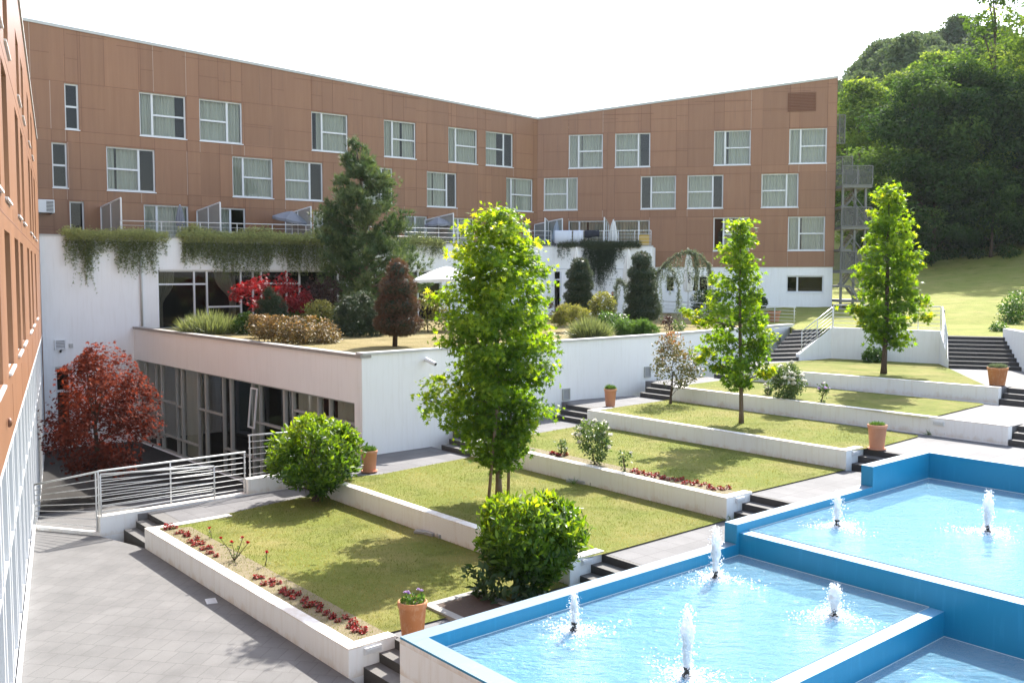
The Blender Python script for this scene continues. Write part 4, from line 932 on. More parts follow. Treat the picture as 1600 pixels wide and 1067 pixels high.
mb = MB(); uc = FB2.uz(376, 650)[0]; mb.tube([FB2.P(uc, CY, -.75), FB2.P(uc, gz1+.2, -.75)], .26, 18); mb.build('round_column', M['column'], pav, smooth=True)
for a, b in ((455, 492), (516, 550), (282, 304)): drape(FB2, pav, FB2.uz(a, 650)[0], FB2.uz(b, 650)[0], CY+.1, gz1-.05, -.32, None, 'curtain')
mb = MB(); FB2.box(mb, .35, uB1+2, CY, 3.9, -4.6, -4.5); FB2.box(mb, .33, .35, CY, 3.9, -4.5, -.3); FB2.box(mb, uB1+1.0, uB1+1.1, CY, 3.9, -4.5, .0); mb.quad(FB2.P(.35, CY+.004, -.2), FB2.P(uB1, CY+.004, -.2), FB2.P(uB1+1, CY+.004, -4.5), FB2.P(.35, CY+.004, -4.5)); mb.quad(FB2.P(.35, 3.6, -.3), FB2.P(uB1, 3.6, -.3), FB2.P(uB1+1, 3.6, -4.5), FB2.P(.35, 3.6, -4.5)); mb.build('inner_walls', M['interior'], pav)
# long garden wall facing the terraces
mb = MB(); pts = [Cc, Mw, Nw, Rw]
ins = [np.array([-V[0], -V[1], 0])*.30]*4
for a, b in zip(pts[:-1], pts[1:]):
    n = np.array([-(b-a)[1], (b-a)[0], 0]); n = n/np.linalg.norm(n)*.3
    mb.prism([a[:2], b[:2], (b+n)[:2], (a+n)[:2]], CY-.1, GB-.002)
mb.build('side_wall', M['white'], pav)
mb = MB()
for a, b in zip(pts[:-1], pts[1:]):
    n = np.array([-(b-a)[1], (b-a)[0], 0]); n = n/np.linalg.norm(n); d = (b-a)/np.linalg.norm(b-a)
    mb.prism([(a-n*.06)[:2], (b-n*.06)[:2], (b+n*.36)[:2], (a+n*.36)[:2]], GB, GB+.075)
mb.build('coping', M['coping'], pav)
def walllamp(px, py, zoff, lab, w=.42, h=.46):
    seg = 0; best = None
    for a, b in zip(pts[:-1], pts[1:]):
        az = math.degrees(math.atan2(*(b-a)[:2])); q = on(px, py, a, az); t = (q-a)@(b-a)/((b-a)@(b-a))
        if -.02 <= t <= 1.02: best = (q, az)
    q, az = best; root = empty('wall_light', q, lab, 'wall light', 'square lights on the garden wall')
    n = np.array([-dirv(az)[1], dirv(az)[0], 0]); mb = MB(); f = Fac(q, az, -n)
    z = q[2]; f.box(mb, -w/2, w/2, z-h/2, z-h/2+.05, -.01, .05); f.box(mb, -w/2, w/2, z+h/2-.05, z+h/2, -.01, .05); f.box(mb, -w/2, -w/2+.05, z-h/2+.05, z+h/2-.05, -.01, .05); f.box(mb, w/2-.05, w/2, z-h/2+.05, z+h/2-.05, -.01, .05)
    mb.build('frame', M['alugrey'], root); mb = MB(); f.box(mb, -w/2+.05, w/2-.05, z-h/2+.05, z+h/2-.05, -.01, .022); mb.build('cover', M['lampgrey'], root)
walllamp(708, 659, 0, 'square wall light left of the big sweetgum, near the lowest wall steps'); walllamp(884, 616, 0, 'square wall light left of the lone pink pot on the upper path'); walllamp(1011, 581, 0, 'square wall light beside the bronze leaved little tree'); walllamp(1216, 532, 0, 'small wall light beside the narrow stair', .4, .28)
# upper retaining wall, stair cheek, right wall
r_ = empty('retaining_wall', V3(A7[0], A7[1], TZ[6]), 'tall white wall behind the third sweetgum, under the upper railing', 'wall')
mb = MB(); mb.wall(B7, A7, -.28, TZ[6]-.4, 4.50); 
brs = at(1249, 562, TZ[6]); mb.prism([brs[:2], A7[:2], (A7+dirv(40)*.28)[:2], (brs+dirv(-30)*.22)[:2]], TZ[6]-.4, [TZ[6]+.25, 4.497, 4.497, TZ[6]+.25])
S1e = S1R; mb.prism([A7[:2], (A7+V3(.28, .1, 0))[:2], (S1R+V3(.28, 0, 0))[:2], S1R[:2]], TZ[6]-.4, 4.30)
mb.build('wall', M['white'], r_, bevel=.01)
mb = MB(); mb.prism([B7[:2], S2BL[:2], (S2BL+s2r*-.02+s2d*.3)[:2], S2TL[:2], (S2TL-s2r*.25)[:2], (B7+dirv(30)*.28)[:2]], TZ[6]-.4, [4.497, TZ[6]+.25, TZ[6]+.45, 4.40, 4.40, 4.497]); mb.build('stair_cheek', M['white'], r_)
r_ = empty('retaining_wall', V3(S2TR[0], S2TR[1], TZ[6]), 'white wall at the right edge, right of the wide dark stair', 'wall')
mb = MB(); e_ = S2BR-s2d*6+s2r*1.2; mb.prism([S2TR[:2], S2BR[:2], e_[:2], (e_+s2r*.3)[:2], (S2BR+s2r*.3)[:2], (S2TR+s2r*.3)[:2]], TZ[6]-.4, 4.62); mb.build('wall', M['white'], r_, bevel=.01)

# ------------------------------------------------------------------ near wing on the left
FN = Fac(B0, BAZ, dirv(BAZ+90)); uN1 = float((Wl-B0)@dirv(BAZ))-.05; uN0 = -26.0
zb0 = 4.15; zr0 = FN.uz(28, 0)[1]; ur0 = FN.uz(28, 0)[0]; zr1 = FN.uz(57, 200)[1]; ur1 = FN.uz(57, 200)[0]
ztN = lambda u: max(12.6, zr0+(u-ur0)*(13.35-zr0)/(uN1-ur0))
wing = empty('hotel_wing', V3(B0[0], B0[1], 0), 'sunlit orange brown wing with tall narrow windows along the left edge', 'building')
us = []; u = uN1-1.0
opsN = []; rng = random.Random(5); rows = [(5.30, 7.75), (8.36, 10.80), (11.40, 13.0)]
gaps = [(1.15, .9), (1.15, 2.4)]
edges_ = [[-5.6, -1.5, 2.4, 6.6, 9.8, 15.4, 19.2, 24.6], [-4.0, -.2, 3.1, 9.0, 12.5, 19.4, 23.0, 27.0], [-5.6, -1.5, 1.6, 4.6, 11.0, 14.6, 20.4, 24.8]]
for (z0, z1), ee_ in zip(rows, edges_):
    for u in ee_+[e-20 for e in ee_ if e-20 < -8]:
        if uN0+3 < u < uN1-.4: opsN.append((u-2.0, u, z0, z1))
mb = MB(); FN.skin(mb, uN0, uN1, zb0, ztN, opsN, .60)
n0, n1 = FN.P(uN0, 0), FN.P(uN0, 0, -12); m0, m1_ = FN.P(uN1, 0), FN.P(uN1, 0, -12)
mb.quad((*n0[:2], zb0), (*n1[:2], zb0), (*n1[:2], ztN(uN0)), (*n0[:2], ztN(uN0))); mb.quad((*n1[:2], -1), (*m1_[:2], -1), (*m1_[:2], ztN(uN1)), (*n1[:2], ztN(uN0))); mb.quad((*m0[:2], -1), (*m1_[:2], -1), (*m1_[:2], ztN(uN1)), (*m0[:2], ztN(uN1)))
mb.quad((*n0[:2], zb0+.001), (*m0[:2], zb0+.001), (*m1_[:2], zb0+.001), (*n1[:2], zb0+.001))
mb.build('wall', M['brown'], wing, tone=True)
mb = MB(); mb.quad((*n0[:2], ztN(uN0)-.02), (*m0[:2], ztN(uN1)-.02), (*m1_[:2], ztN(uN1)-.02), (*n1[:2], ztN(uN0)-.02)); mb.build('roof', M['coping'], wing)
mb = MB(); mb.hexa([FN.P(uN0, ztN(uN0)-.1, -.3), FN.P(uN1, ztN(uN1)-.1, -.3), FN.P(uN1, ztN(uN1)-.1, .05), FN.P(uN0, ztN(uN0)-.1, .05)], [FN.P(uN0, ztN(uN0)+.04, -.3), FN.P(uN1, ztN(uN1)+.04, -.3), FN.P(uN1, ztN(uN1)+.04, .05), FN.P(uN0, ztN(uN0)+.04, .05)]); mb.build('roof_edge', M['coping'], wing)
mb = MB()
for z in (8.02, 11.05): FN.box(mb, uN0, uN1, z-.012, z+.012, -.003, .0035)
for k in range(11): FN.box(mb, uN0+4+k*4.7, uN0+4.02+k*4.7, zb0, 5.0, -.003, .003); FN.box(mb, uN0+2+k*4.7, uN0+2.02+k*4.7, 8.04, 8.3, -.003, .003)
mb.build('panel_joints', [M['joint'], M['jointpale']], wing)
for j, (a, b, c, d) in enumerate(opsN): FN.window(wing, a, b, c, d, None, 'a', None, setb=.52, seed=j, sill=False, fw=.07)
mb = MB()
for (a, b, c, d) in opsN: pass
for j, (a, b, c, d) in enumerate(opsN):
    q = MB(); FN.hexa(q, a-.0, b+.0, c); q.build('sill', M['alu_white'], wing)
mb = MB(); mb.quad(FN.P(uN0, -1, -3.5), FN.P(uN1, -1, -3.5), FN.P(uN1, 12, -3.5), FN.P(uN0, 12, -3.5))
for z in (7.8, 10.9): mb.quad(FN.P(uN0, z, -.4), FN.P(uN1, z, -.4), FN.P(uN1, z, -3.5), FN.P(uN0, z, -3.5))
mb.build('inner_walls', M['interior'], wing)
# glazed ground floor
FG = Fac(FN.P(0, 0, -.10), BAZ, dirv(BAZ+90)); mb = MB(); u = uN1-.3; k = 0; ml = []
while u > uN0: ml.append(u); u -= (1.5 if k % 2 else .6); k += 1
for u in ml: FG.box(mb, u-.05, u+.05, CY if u > 14 else 0, zb0-.12, -.10, .06)
zc = lambda u: CY if u > 14 else 0
FG.box(mb, uN0, uN1, zb0-.12, zb0-.002, -.10, .095)
for a, b in zip(ml[1:], ml[:-1]):
    FG.box(mb, a+.05, b-.05, zc(a)+.001, zc(a)+.14, -.09, .05); 
    FG.box(mb, a+.05, b-.05, 2.25, 2.33, -.09, .045)
gf2 = mb.build('glazing_frame', M['alu_white'], wing)
g = MB(); g.quad(FG.P(uN0, CY, -.04), FG.P(uN1, CY, -.04), FG.P(uN1, zb0-.1, -.04), FG.P(uN0, zb0-.1, -.04)); g.build('pane', M['glassbright'], gf2)
mb = MB(); FG.box(mb, uN0, RL0[1] and float((RL0-B0)@dirv(BAZ)), 0.004, .16, .08, .14); mb.build('plinth', M['alu_white'], wing)
mb = MB(); u_, z_ = FN.uz(10, 660); q = np.array(FN.P(u_, z_, .02)); mb.lathe([(.075, 0), (.08, .03), (.05, .06), (0, .07)], (0, 0, 0), 16)
mb.v = [tuple(q+np.array([0, 0, 0])+FN.n*v[2]+FN.d*v[0]+np.array([0, 0, v[1]])) for v in mb.v]; mb.build('round_wall_lamp', M['louver'], wing, smooth=True)
# ------------------------------------------------------------------ railings
def railing(label, base, hgts, nb, posts, group=None, name='railing', rr=.026, low=.12, m='steel'):
    """base = ground points, hgts = handrail heights above them, posts = list of parameters along the run"""
    base = [np.asarray(b, float) for b in base]; root = empty(name, base[0], label, 'railing', group)
    hs = hgts if hasattr(hgts, '__len__') else [hgts]*len(base)
    cum = [0]
    for a, b in zip(base[:-1], base[1:]): cum.append(cum[-1]+np.linalg.norm(b-a))
    def pt(t):
        q = t*cum[-1]
        for i in range(len(base)-1):
            if q <= cum[i+1]+1e-6: f = (q-cum[i])/(cum[i+1]-cum[i]); return base[i]+(base[i+1]-base[i])*f, hs[i]+(hs[i+1]-hs[i])*f
        return base[-1], hs[-1]
    Z = np.array([0, 0, 1.])
    mb = MB(); mb.tube([b+Z*h for b, h in zip(base, hs)], rr, 8); mb.build('handrail', M[m], root, smooth=True)
    for i in range(nb):
        mb = MB(); mb.tube([b+Z*(low+(h-low)*(i+.0)/nb) for b, h in zip(base, hs)], rr*.48, 6); mb.build('bar', M[m], root, smooth=True)
    for t in posts:
        b, h = pt(t); mb = MB(); mb.tube([b, b+Z*(h-.01)], rr*.85, 8); mb.build('post', M[m], root, smooth=True)
    return root
cb1 = at(388, 770, .53)
cdir = (cb1-CB)[:2]; cdir = np.array([*cdir/np.linalg.norm(cdir), 0]); cn = np.array([-cdir[1], cdir[0], 0])
root = empty('curb_wall', CB, 'low white curb under the courtyard railing, from the steps to the round bush', 'curb')
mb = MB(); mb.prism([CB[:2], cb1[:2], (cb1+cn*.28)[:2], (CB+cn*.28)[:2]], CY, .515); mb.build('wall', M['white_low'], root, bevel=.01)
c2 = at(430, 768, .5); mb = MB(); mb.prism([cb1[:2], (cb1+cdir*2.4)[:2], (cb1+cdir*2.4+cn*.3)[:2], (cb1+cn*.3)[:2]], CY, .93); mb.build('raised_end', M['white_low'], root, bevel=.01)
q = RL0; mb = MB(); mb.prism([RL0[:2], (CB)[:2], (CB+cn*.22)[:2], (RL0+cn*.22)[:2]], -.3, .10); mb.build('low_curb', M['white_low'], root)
A_ = RL0+cn*.11+np.array([0, 0, .1]); Bm = CB+cn*.14; Bq = np.array([Bm[0], Bm[1], .515]); Cq = np.array([cb1[0], cb1[1], .515])+cn*.14
hA = 1.02
ztop = lambda p, py: hgt(p, py)-p[2]
Bl = np.array([Bm[0], Bm[1], .10])
railing('long pale railing with thin bars between plaza and courtyard', [A_, Bl, Bl+cdir*.05+np.array([0, 0, .41]), Cq], [ztop(A_, 757), ztop(Bl, 737), ztop(Bq, 736), ztop(Cq, 706)], 7, [0, .30, .345, .66, .995], 'pale garden railings')
pr = Bq-cn*.10+cdir*.05; pe = pr+cdir*5.2
railing('second short handrail in front of the courtyard railing', [pr, pr+(pe-pr)*.62], [ztop(pr, 741), ztop(pr+(pe-pr)*.62, 728)], 7, [0, 1], 'pale garden railings')
h0 = np.array([cb1[0], cb1[1], .93])+cn*.15+cdir*.1
railing('raised railing end above the white block left of the round bush', [h0, h0+cdir*2.2], [ztop(h0, 680), ztop(h0+cdir*2.2, 672)], 6, [0.02, .6], 'pale garden railings')
# upper railings by the stairs
f0 = at(1258, 552, TZ[6]+.25); f1 = A7+np.array([0, 0, 4.5-A7[2]])+dirv(40)*.12
f0 = np.array([*(at(1249, 562, TZ[6])[:2]), TZ[6]+.28]); f0 = f0+(f1-f0)*.06
railing('sloping railing beside the narrow dark stair', [f0, f1], [.95, .95], 5, [0, .5, 1], 'pale garden railings')
g1 = B7+np.array([0, 0, 4.5-B7[2]])+dirv(35)*.12
railing('level railing on the tall white wall behind the third sweetgum', [f1+np.array([.05, .03, 0]), g1], [1.05, 1.05], 5, [0, .27, .55, .8, 1], 'pale garden railings')
k0 = S2BL-s2r*.08+np.array([0, 0, .27]); k1 = S2TL-s2r*.08; k1 = np.array([k1[0], k1[1], UP+.14])
railing('sloping railing left of the wide dark stair', [g1+np.array([.06, 0, 0]), k0+(k1-k0)*.1+s2d*-.1], [1.05, .95], 6, [0.02, .5, 1], 'pale garden railings')
h0, h1 = at(1030, 497, UP+.05), at(1243, 505, UP+.05)
railing('long low railing along the roof garden behind the second sweetgum', [h0, h1], [ztop(h0, 470.5), ztop(h1, 480.5)], 4, [0, .18, .36, .54, .72, .86, .99], 'pale garden railings')
# terrace railing
t0 = FT.uz(190, 350)[0]; b = [np.array(FT.P(t0, 8.85, -.16)), np.array(FT.P(uT1-.2, 8.85, -.16))]
railing('terrace railing above the trailing plants, left part', [b[0], b[1]], [hgt(b[0], 345)-8.85, 1.02], 3, [i/14 for i in range(15)], 'terrace railings')
b = [np.array(FTR.P(.1, 8.85, -.16)), np.array(FTR.P(uTE-.1, 8.85, -.16))]
railing('terrace railing hung with washing, above the right trailing plant', [b[0], b[1]], [1.02, 1.02], 4, [0, .16, .33, .5, .66, .83, 1], 'terrace railings')

# ------------------------------------------------------------------ terrace furniture
def divider(f, px, py, reach, label, htop=10.75, lean=.25):
    u = f.uz(px, py)[0]; o_far, o_near = .02, reach
    root = empty('glass_divider', f.P(u, 8.25, 0), label, 'screen', 'frosted glass screens on the terrace')
    pts_ = [f.P(u, 8.3, o_far), f.P(u, 8.3, o_near), f.P(u, htop+lean*.2, o_near), f.P(u, htop-lean, o_far)]
    mb = MB()
    for a, b in zip(pts_, pts_[1:]+pts_[:1]): mb.tube([a, b], .045, 6)
    m1_, m2_ = f.P(u, 8.3, reach*.5), f.P(u, htop-lean*.5, reach*.5); mb.tube([m1_, m2_], .035, 6); fr = mb.build('frame', M['alu_white'], root)
    g = MB(); g.quad(*pts_); g.build('pane', M['frosted'], root)
divider(FL, 158, 335, 3.2, 'frosted glass screen at the left end of the terrace, left of the furled grey parasol'); divider(FL, 308, 338, 3.2, 'frosted glass screen left of the tilted grey parasol')
divider(FL, 446, 340, 3.2, 'frosted glass screen behind the tilted grey parasol'); divider(FL, 664, 348, 3.2, 'frosted glass screen right of the domed grey parasol'); divider(FL, 835, 355, 3.0, 'frosted glass screen near the fold of the two brown wings')
divider(FR, 862, 355, 3.0, 'frosted glass screen left of the hanging white towels'); divider(FR, 951, 355, 3.0, 'frosted glass screen right of the dark towel')
def parasol_open(c, r, hp, tilt, label, m='fabric_grey', n=8, sq=False, drop=.38):
    root = empty('parasol', c, label, 'parasol'); c = np.asarray(c, float)
    mb = MB(); mb.tube([c, c+[0, 0, hp]], .03, 8); mb.build('pole', M['alu'], root, smooth=True); mb = MB(); mb.lathe([(0, .1), (.24, .1), (.27, .02), (.27, 0), (0, 0)], c, 16); mb.build('base', M['concrete'], root)
    ca, sa = math.cos(tilt), math.sin(tilt); T = lambda p: c+np.array([0, 0, hp])+np.array([p[0]*ca+p[2]*sa, p[1], -p[0]*sa+p[2]*ca])
    mb = MB(); ring = []; nn = n*4
    for k in range(5):
        t = k/4
        for j in range(nn):
            a = 2*PI*j/nn; fr = (j % 4)/4; sag = .05*math.sin(PI*fr)*t
            rr = r*t*((1/max(abs(math.cos(a)), abs(math.sin(a)))) if sq else (1-.06*math.sin(PI*fr)))
            ring.append(T((rr*math.cos(a+(PI/4 if sq else 0)*0), rr*math.sin(a), -drop*t**1.3-sag)))
    mb.add(ring, [(k*nn+j, k*nn+(j+1) % nn, (k+1)*nn+(j+1) % nn, (k+1)*nn+j) for k in range(4) for j in range(nn)])
    lo = []
    for j in range(nn):
        p = np.array(ring[4*nn+j]); lo.append(p-np.array([0, 0, .14]))
    mb.add([ring[4*nn+j] for j in range(nn)]+lo, [(j, (j+1) % nn, nn+(j+1) % nn, nn+j) for j in range(nn)])
    mb.build('canopy', M[m], root)
    for j in range(n):
        a = 2*PI*j/n; q = 1 if not sq else 1/max(abs(math.cos(a)), abs(math.sin(a))); rb = MB(); rb.tube([T((0, 0, -.05)), T((r*q*.98*math.cos(a), r*q*.98*math.sin(a), -drop-.03))], .012, 5); rb.build('rib', M['alu'], root)
    return root
def parasol_shut(c, hp, hc, r, label, m='fabric_white', group=None):
    c = np.asarray(c, float); root = empty('closed_parasol', c, label, 'parasol', group)
    mb = MB(); mb.tube([c, c+[0, 0, hp]], .035, 8); mb.build('pole', M['alu'], root, smooth=True); mb = MB(); mb.lathe([(0, .1), (.26, .1), (.3, .02), (.3, 0), (0, 0)], c, 16); mb.build('base', M['concrete'], root)
    k = 16; prof = [(.015, hp), (.05, hp-.06), (r*.6, hp-hc*.28), (r*.95, hp-hc*.7), (r*1.0, hp-hc*.82), (r*.8, hp-hc*.97), (r*.55, hp-hc)]
    mb = MB(); mb.lathe(prof, c, k, 0, lambda a, j: .22*(1 if j % 2 else -1)*(a > 1)); mb.build('canopy', M[m], root); return root
def onterr(f, px, py, o): u = f.uz(px, py)[0]; return np.array(f.P(u, 8.26, o))
c = onterr(FL, 432, 345, 2.0); parasol_open(c, .98*1.08, hgt(c, 330)-c[2], R(12), 'tilted open grey parasol on the terrace, left of the pine', drop=.5)
c = onterr(FL, 655, 350, 2.2); parasol_open(c, .90, hgt(c, 340)-c[2], R(-2), 'domed open grey parasol on the terrace, right of the pine', drop=.42)
c = onterr(FL, 258, 345, 2.2); parasol_shut(c, hgt(c, 320)-c[2], 1.15, .20, 'furled dark grey parasol in front of a terrace door', 'fabric_grey')
c = onterr(FL, 797, 360, 1.8); parasol_shut(c, hgt(c, 345)-c[2], 1.2, .22, 'furled grey parasol near the fold of the wings', 'fabric_blue')
c = onterr(FR, 876, 365, 1.8); parasol_shut(c, hgt(c, 345)-c[2], 1.5, .30, 'furled pale blue parasol behind the washing', 'fabric_blue')
c = onterr(FR, 962, 365, 1.8); parasol_shut(c, hgt(c, 343)-c[2], 1.5, .26, 'furled beige parasol in front of the right terrace door', 'fabric_white')
# washing on the rail
def towel(pa, pb, yb, m, label):
    a = FTR.uz(pa, 370)[0]; b = FTR.uz(pb, 370)[0]; zt = 8.85+1.03; zb = FTR.uz((pa+pb)/2, yb)[1]
    n = 12; mb = MB(); vs = []
    for j, (z, o) in enumerate(((zt-.35, -.20), (zt-.02, -.185), (zt+.03, -.16), (zt-.02, -.125), (zt-(zt-zb)*.5, -.11), (zb, -.10))):
        for i in range(n+1): vs.append(FTR.P(a+(b-a)*i/n, z-(.05*math.sin(i*.5) if j == 5 else 0), o+.018*math.sin(i*1.4+j)*(j > 2)))
    mb.add(vs, [(j*(n+1)+i, j*(n+1)+i+1, (j+1)*(n+1)+i+1, (j+1)*(n+1)+i) for j in range(5) for i in range(n)])
    o = mb.build('towel', M[m], None, FTR.P((a+b)/2, zt, -.16), smooth=True); s = o.modifiers.new('thick', 'SOLIDIFY'); s.thickness = .012; tag(o, label, 'towel', 'washing on the terrace rail')
towel(866, 893, 380, 'towel_white', 'wide pale blue white towel, leftmost on the terrace rail'); towel(895, 911, 378, 'towel_white', 'narrow white towel on the terrace rail, left of the dark one'); towel(913, 936, 371, 'towel_dark', 'dark towel on the terrace rail')
a, b = FTR.uz(998, 375)[0], FTR.uz(1014, 375)[0]; mb = MB(); FTR.box(mb, a, b, 8.9, FTR.uz(1006, 367)[1], -.22, -.17); tag(mb.build('reed_screen', M['straw'], None, FTR.P(a, 8.9, -.2)), 'yellow reed screen standing at the right end of the terrace', 'screen')
# air conditioner
u, z = FL.uz(68, 322); root = empty('air_conditioner', FL.P(u, z, 0), 'white air conditioner unit on the brown wall at the far left', 'air conditioner')
mb = MB(); FL.box(mb, u-.38, u+.42, z-.36, z+.30, .10, .45); mb.build('casing', M['alu_white'], root, bevel=.02)
mb = MB()
for j in range(8): FL.box(mb, u+.02, u+.36, z-.30+.07*j, z-.265+.07*j, .45, .46)
mb.build('grille', M['dark'], root); mb = MB(); FL.box(mb, u-.3, u-.25, z-.42, z-.36, -.01, .42); FL.box(mb, u+.28, u+.33, z-.42, z-.36, -.01, .42); mb.build('bracket', M['grey_steel'], root)
# vent, box and bulb on the white wall
u0, zt = FT.uz(84.5, 531); u1, zb = FT.uz(103, 546); root = empty('vent_grille', FT.P(u0, zb, 0), 'square louvred vent on the white wall above the red maple', 'vent')
mb = MB(); FT.box(mb, u0, u1, zb, zb+.06, -.02, .06); FT.box(mb, u0, u1, zt-.06, zt, -.02, .06); FT.box(mb, u0, u0+.06, zb+.06, zt-.06, -.02, .06); FT.box(mb, u1-.06, u1, zb+.06, zt-.06, -.02, .06); mb.build('frame', M['alu_white'], root)
mb = MB(); k = 5
for j in range(k): z = zb+.07+(zt-zb-.14)*j/k; FT.box(mb, u0+.06, u1-.06, z, z+.045, .0, .045)
mb.build('slats', M['alu'], root); mb = MB(); FT.box(mb, u0+.06, u1-.06, zb+.06, zt-.06, -.01, .004); mb.build('backing', M['dark'], root)
u0, zt = FT.uz(107.5, 537); u1, zb = FT.uz(114, 543); mb = MB(); FT.box(mb, u0, u1, zb, zt, -.01, .05); tag(mb.build('junction_box', M['coping'], None, FT.P(u0, zb, 0), bevel=.01), 'small grey box right of the wall vent', 'box')
u0, zt = FT.uz(94, 548.5); mb = MB(); c = FT.P(u0, zt, .09); mb.lathe([(0, -.08), (.05, -.05), (.06, 0), (.05, .05), (.02, .08), (0, .08)], c, 12); tag(mb.build('wall_sensor', M['dark'], None, c, smooth=True), 'little dark round sensor under the wall vent', 'sensor')
# security camera on the garden wall
q = on(664, 563, Cc, math.degrees(math.atan2(*(Mw-Cc)[:2]))); wz = math.degrees(math.atan2(*(Mw-Cc)[:2])); wn = -np.array([-dirv(wz)[1], dirv(wz)[0], 0])
root = empty('security_camera', q, 'white security camera under the coping of the garden wall', 'camera')
mb = MB(); mb.tube([q-wn*.02, q+wn*.16], .045, 10); mb.build('bracket', M['alu_white'], root, smooth=True); e = q+wn*.16
mb = MB(); mb.tube([e-U*.10+np.array([0, 0, .06]), e+V*.10+wn*.10+np.array([.15, -.1, -.10])], .075, 14); mb.build('camera_body', M['alu_white'], root, smooth=False); mb = MB(); tip = e+V*.10+wn*.10+np.array([.15, -.1, -.10]); mb.tube([tip, tip+np.array([.012, -.01, -.008])], .055, 12); mb.build('lens', M['dark'], root)

# ------------------------------------------------------------------ pots
def pot(loc, hh, r0, r1, m, label, tilt=0, saucer=False, soil=True):
    root = empty('flower_pot', loc, label, 'flower pot', 'terracotta pots'); l = np.asarray(loc, float)
    mb = MB(); mb.lathe([(0, 0), (r0, 0), (r0*1.02, .01), (r0+(r1-r0)*.82, hh*.86), (r1*1.0, hh*.865), (r1*1.03, hh*.93), (r1*1.03, hh*.985), (r1*.99, hh), (r1*.91, hh), (r1*.88, hh*.9), (0, hh*.88)], l, 36); mb.build('body', M[m], root, smooth=False)
    for p in root.children[0].data.polygons: p.use_smooth = True
    mb = MB(); mb.lathe([(r1*.885, hh*.91), (r1*.4, hh*.93), (0, hh*.935)], l, 20); mb.build('soil', M['soil'], root)
    if saucer: mb = MB(); mb.lathe([(0, .004), (r0*1.25, .004), (r0*1.4, .05), (r0*1.3, .055), (r0*1.15, .03), (0, .03)], l, 28); mb.build('saucer', M['terrapink'], root, smooth=True)
    return l+np.array([0, 0, hh*.93])
def potplant(c, r, h, m, label, seed, n=260, bl=None, tm=T_SPRAY, size=.10, name='potted_plant'):
    rng = np.random.default_rng(seed); a = rng.uniform(0, 2*PI, n); q = np.sqrt(rng.uniform(0, 1, n))*r
    P = np.stack([c[0]+q*np.cos(a), c[1]+q*np.sin(a), c[2]+rng.uniform(0, 1, n)*h*(1-.5*(q/r)**2)], 1)
    T = np.stack([np.cos(a)*.5, np.sin(a)*.5, np.full(n, .8)], 1)+rng.normal(size=(n, 3))*.25
    root = empty(name, c, label, 'plant'); leafmesh('leaves', P, rng.normal(size=(n, 3)), T, size*rng.uniform(.7, 1.2, n), tm, rng.uniform(size=n), L[m], root)
    if bl:
        for (dx, dy, dz, s) in bl[1]: flower(c+np.array([dx, dy, dz]), s, bl[0], root, rng)
p1 = at(644.5, 937, TZ[1]+.78); c = pot((p1[0], p1[1], TZ[1]-.03), .80, .175, .255, 'terra', 'weathered orange pot with lilac flowers by the pool corner')
potplant(c, .2, .16, 'greenshrub', 'lilac flowers with two green tufts in the weathered pot by the pool', 3, 160, ('petalpink', [(-.10+.035*math.cos(i*2.4), .0+.03*math.sin(i*2.4), .17+.015*(i % 3), .05) for i in range(6)]+[(.12+.04*math.cos(i*2.1), .02+.03*math.sin(i*2.1), .21+.015*(i % 3), .05) for i in range(7)]), T_LEAF, .09)
p = at(577, 737, TZ[2]-.03); c = pot(p, hgt(p, 703)-p[2], .19, .25, 'terrapink', 'smooth pink terracotta pot between the round bush and the white block wall', saucer=True); potplant(c, .19, .12, 'greenshrub', 'small domed green plant in the pot beside the round bush', 5, 300, None, T_SPRAY, .12)
p = at(953.5, 634.5, TZ[4]-.03); c = pot(p, hgt(p, 607)-p[2], .17, .235, 'terrapink', 'pink terracotta pot alone on the path by the garden wall'); potplant(c, .18, .14, 'greenshrub', 'bright green tuft in the pot by the garden wall', 6, 260, ('petalwhite', [(.1, 0, .25, .05), (-.1, .05, .22, .04)]), T_SPRAY, .12)
p = at(1370, 702, TZ[4]-.03); c = pot(p, hgt(p, 663)-p[2], .19, .265, 'terrapink', 'large pink pot at the top of the steps by the blue pool corner', saucer=True); potplant(c, .2, .08, 'greenshrub', 'low green plant in the large pink pot by the pool corner', 7, 300, None, T_SPRAY, .10)
p = at(1558, 601.5, TZ[6]-.03); c = pot(p, hgt(p, 574)-p[2], .25, .345, 'terra', 'stained orange pot in front of the wide dark stair'); potplant(c, .27, .12, 'cedar', 'grey green cushion plant in the stained orange pot', 8, 300, None, T_SPRAY, .14)
p = at(1209.5, 503.5, UP); c = pot(p, hgt(p, 486)-p[2], .25, .36, 'terrapink', 'distant terracotta pot behind the roof garden railing'); potplant(c, .28, .08, 'greenshrub', 'sparse plant in the distant pot behind the railing', 9, 120, None, T_SPRAY, .14)

# ------------------------------------------------------------------ small things on the ground
c = at(736, 948, TZ[1]); fr = [at(690, 946, TZ[1]), at(742, 930, TZ[1]), at(782, 945, TZ[1]), at(728, 963, TZ[1])]
root = empty('inspection_cover', c, 'rusty square cover in a concrete frame on the lowest lawn', 'cover')
a0 = c-U*.55-V*.55; mb = MB()
def sq(o, hu, hv, z0, z1, mb, mi=0): mb.prism([(o-U*hu-V*hv)[:2], (o+U*hu-V*hv)[:2], (o+U*hu+V*hv)[:2], (o-U*hu+V*hv)[:2]], z0, z1, mi)
for s in (-1, 1): sq(c+U*.6*s, .09, .69, TZ[1]-.1, TZ[1]+.035, mb); sq(c+V*.6*s, .51, .09, TZ[1]-.1, TZ[1]+.032, mb)
mb.build('frame', M['concrete'], root); mb = MB(); sq(c, .51, .51, TZ[1]-.1, TZ[1]+.02, mb); mb.build('plate', M['manhole'], root)
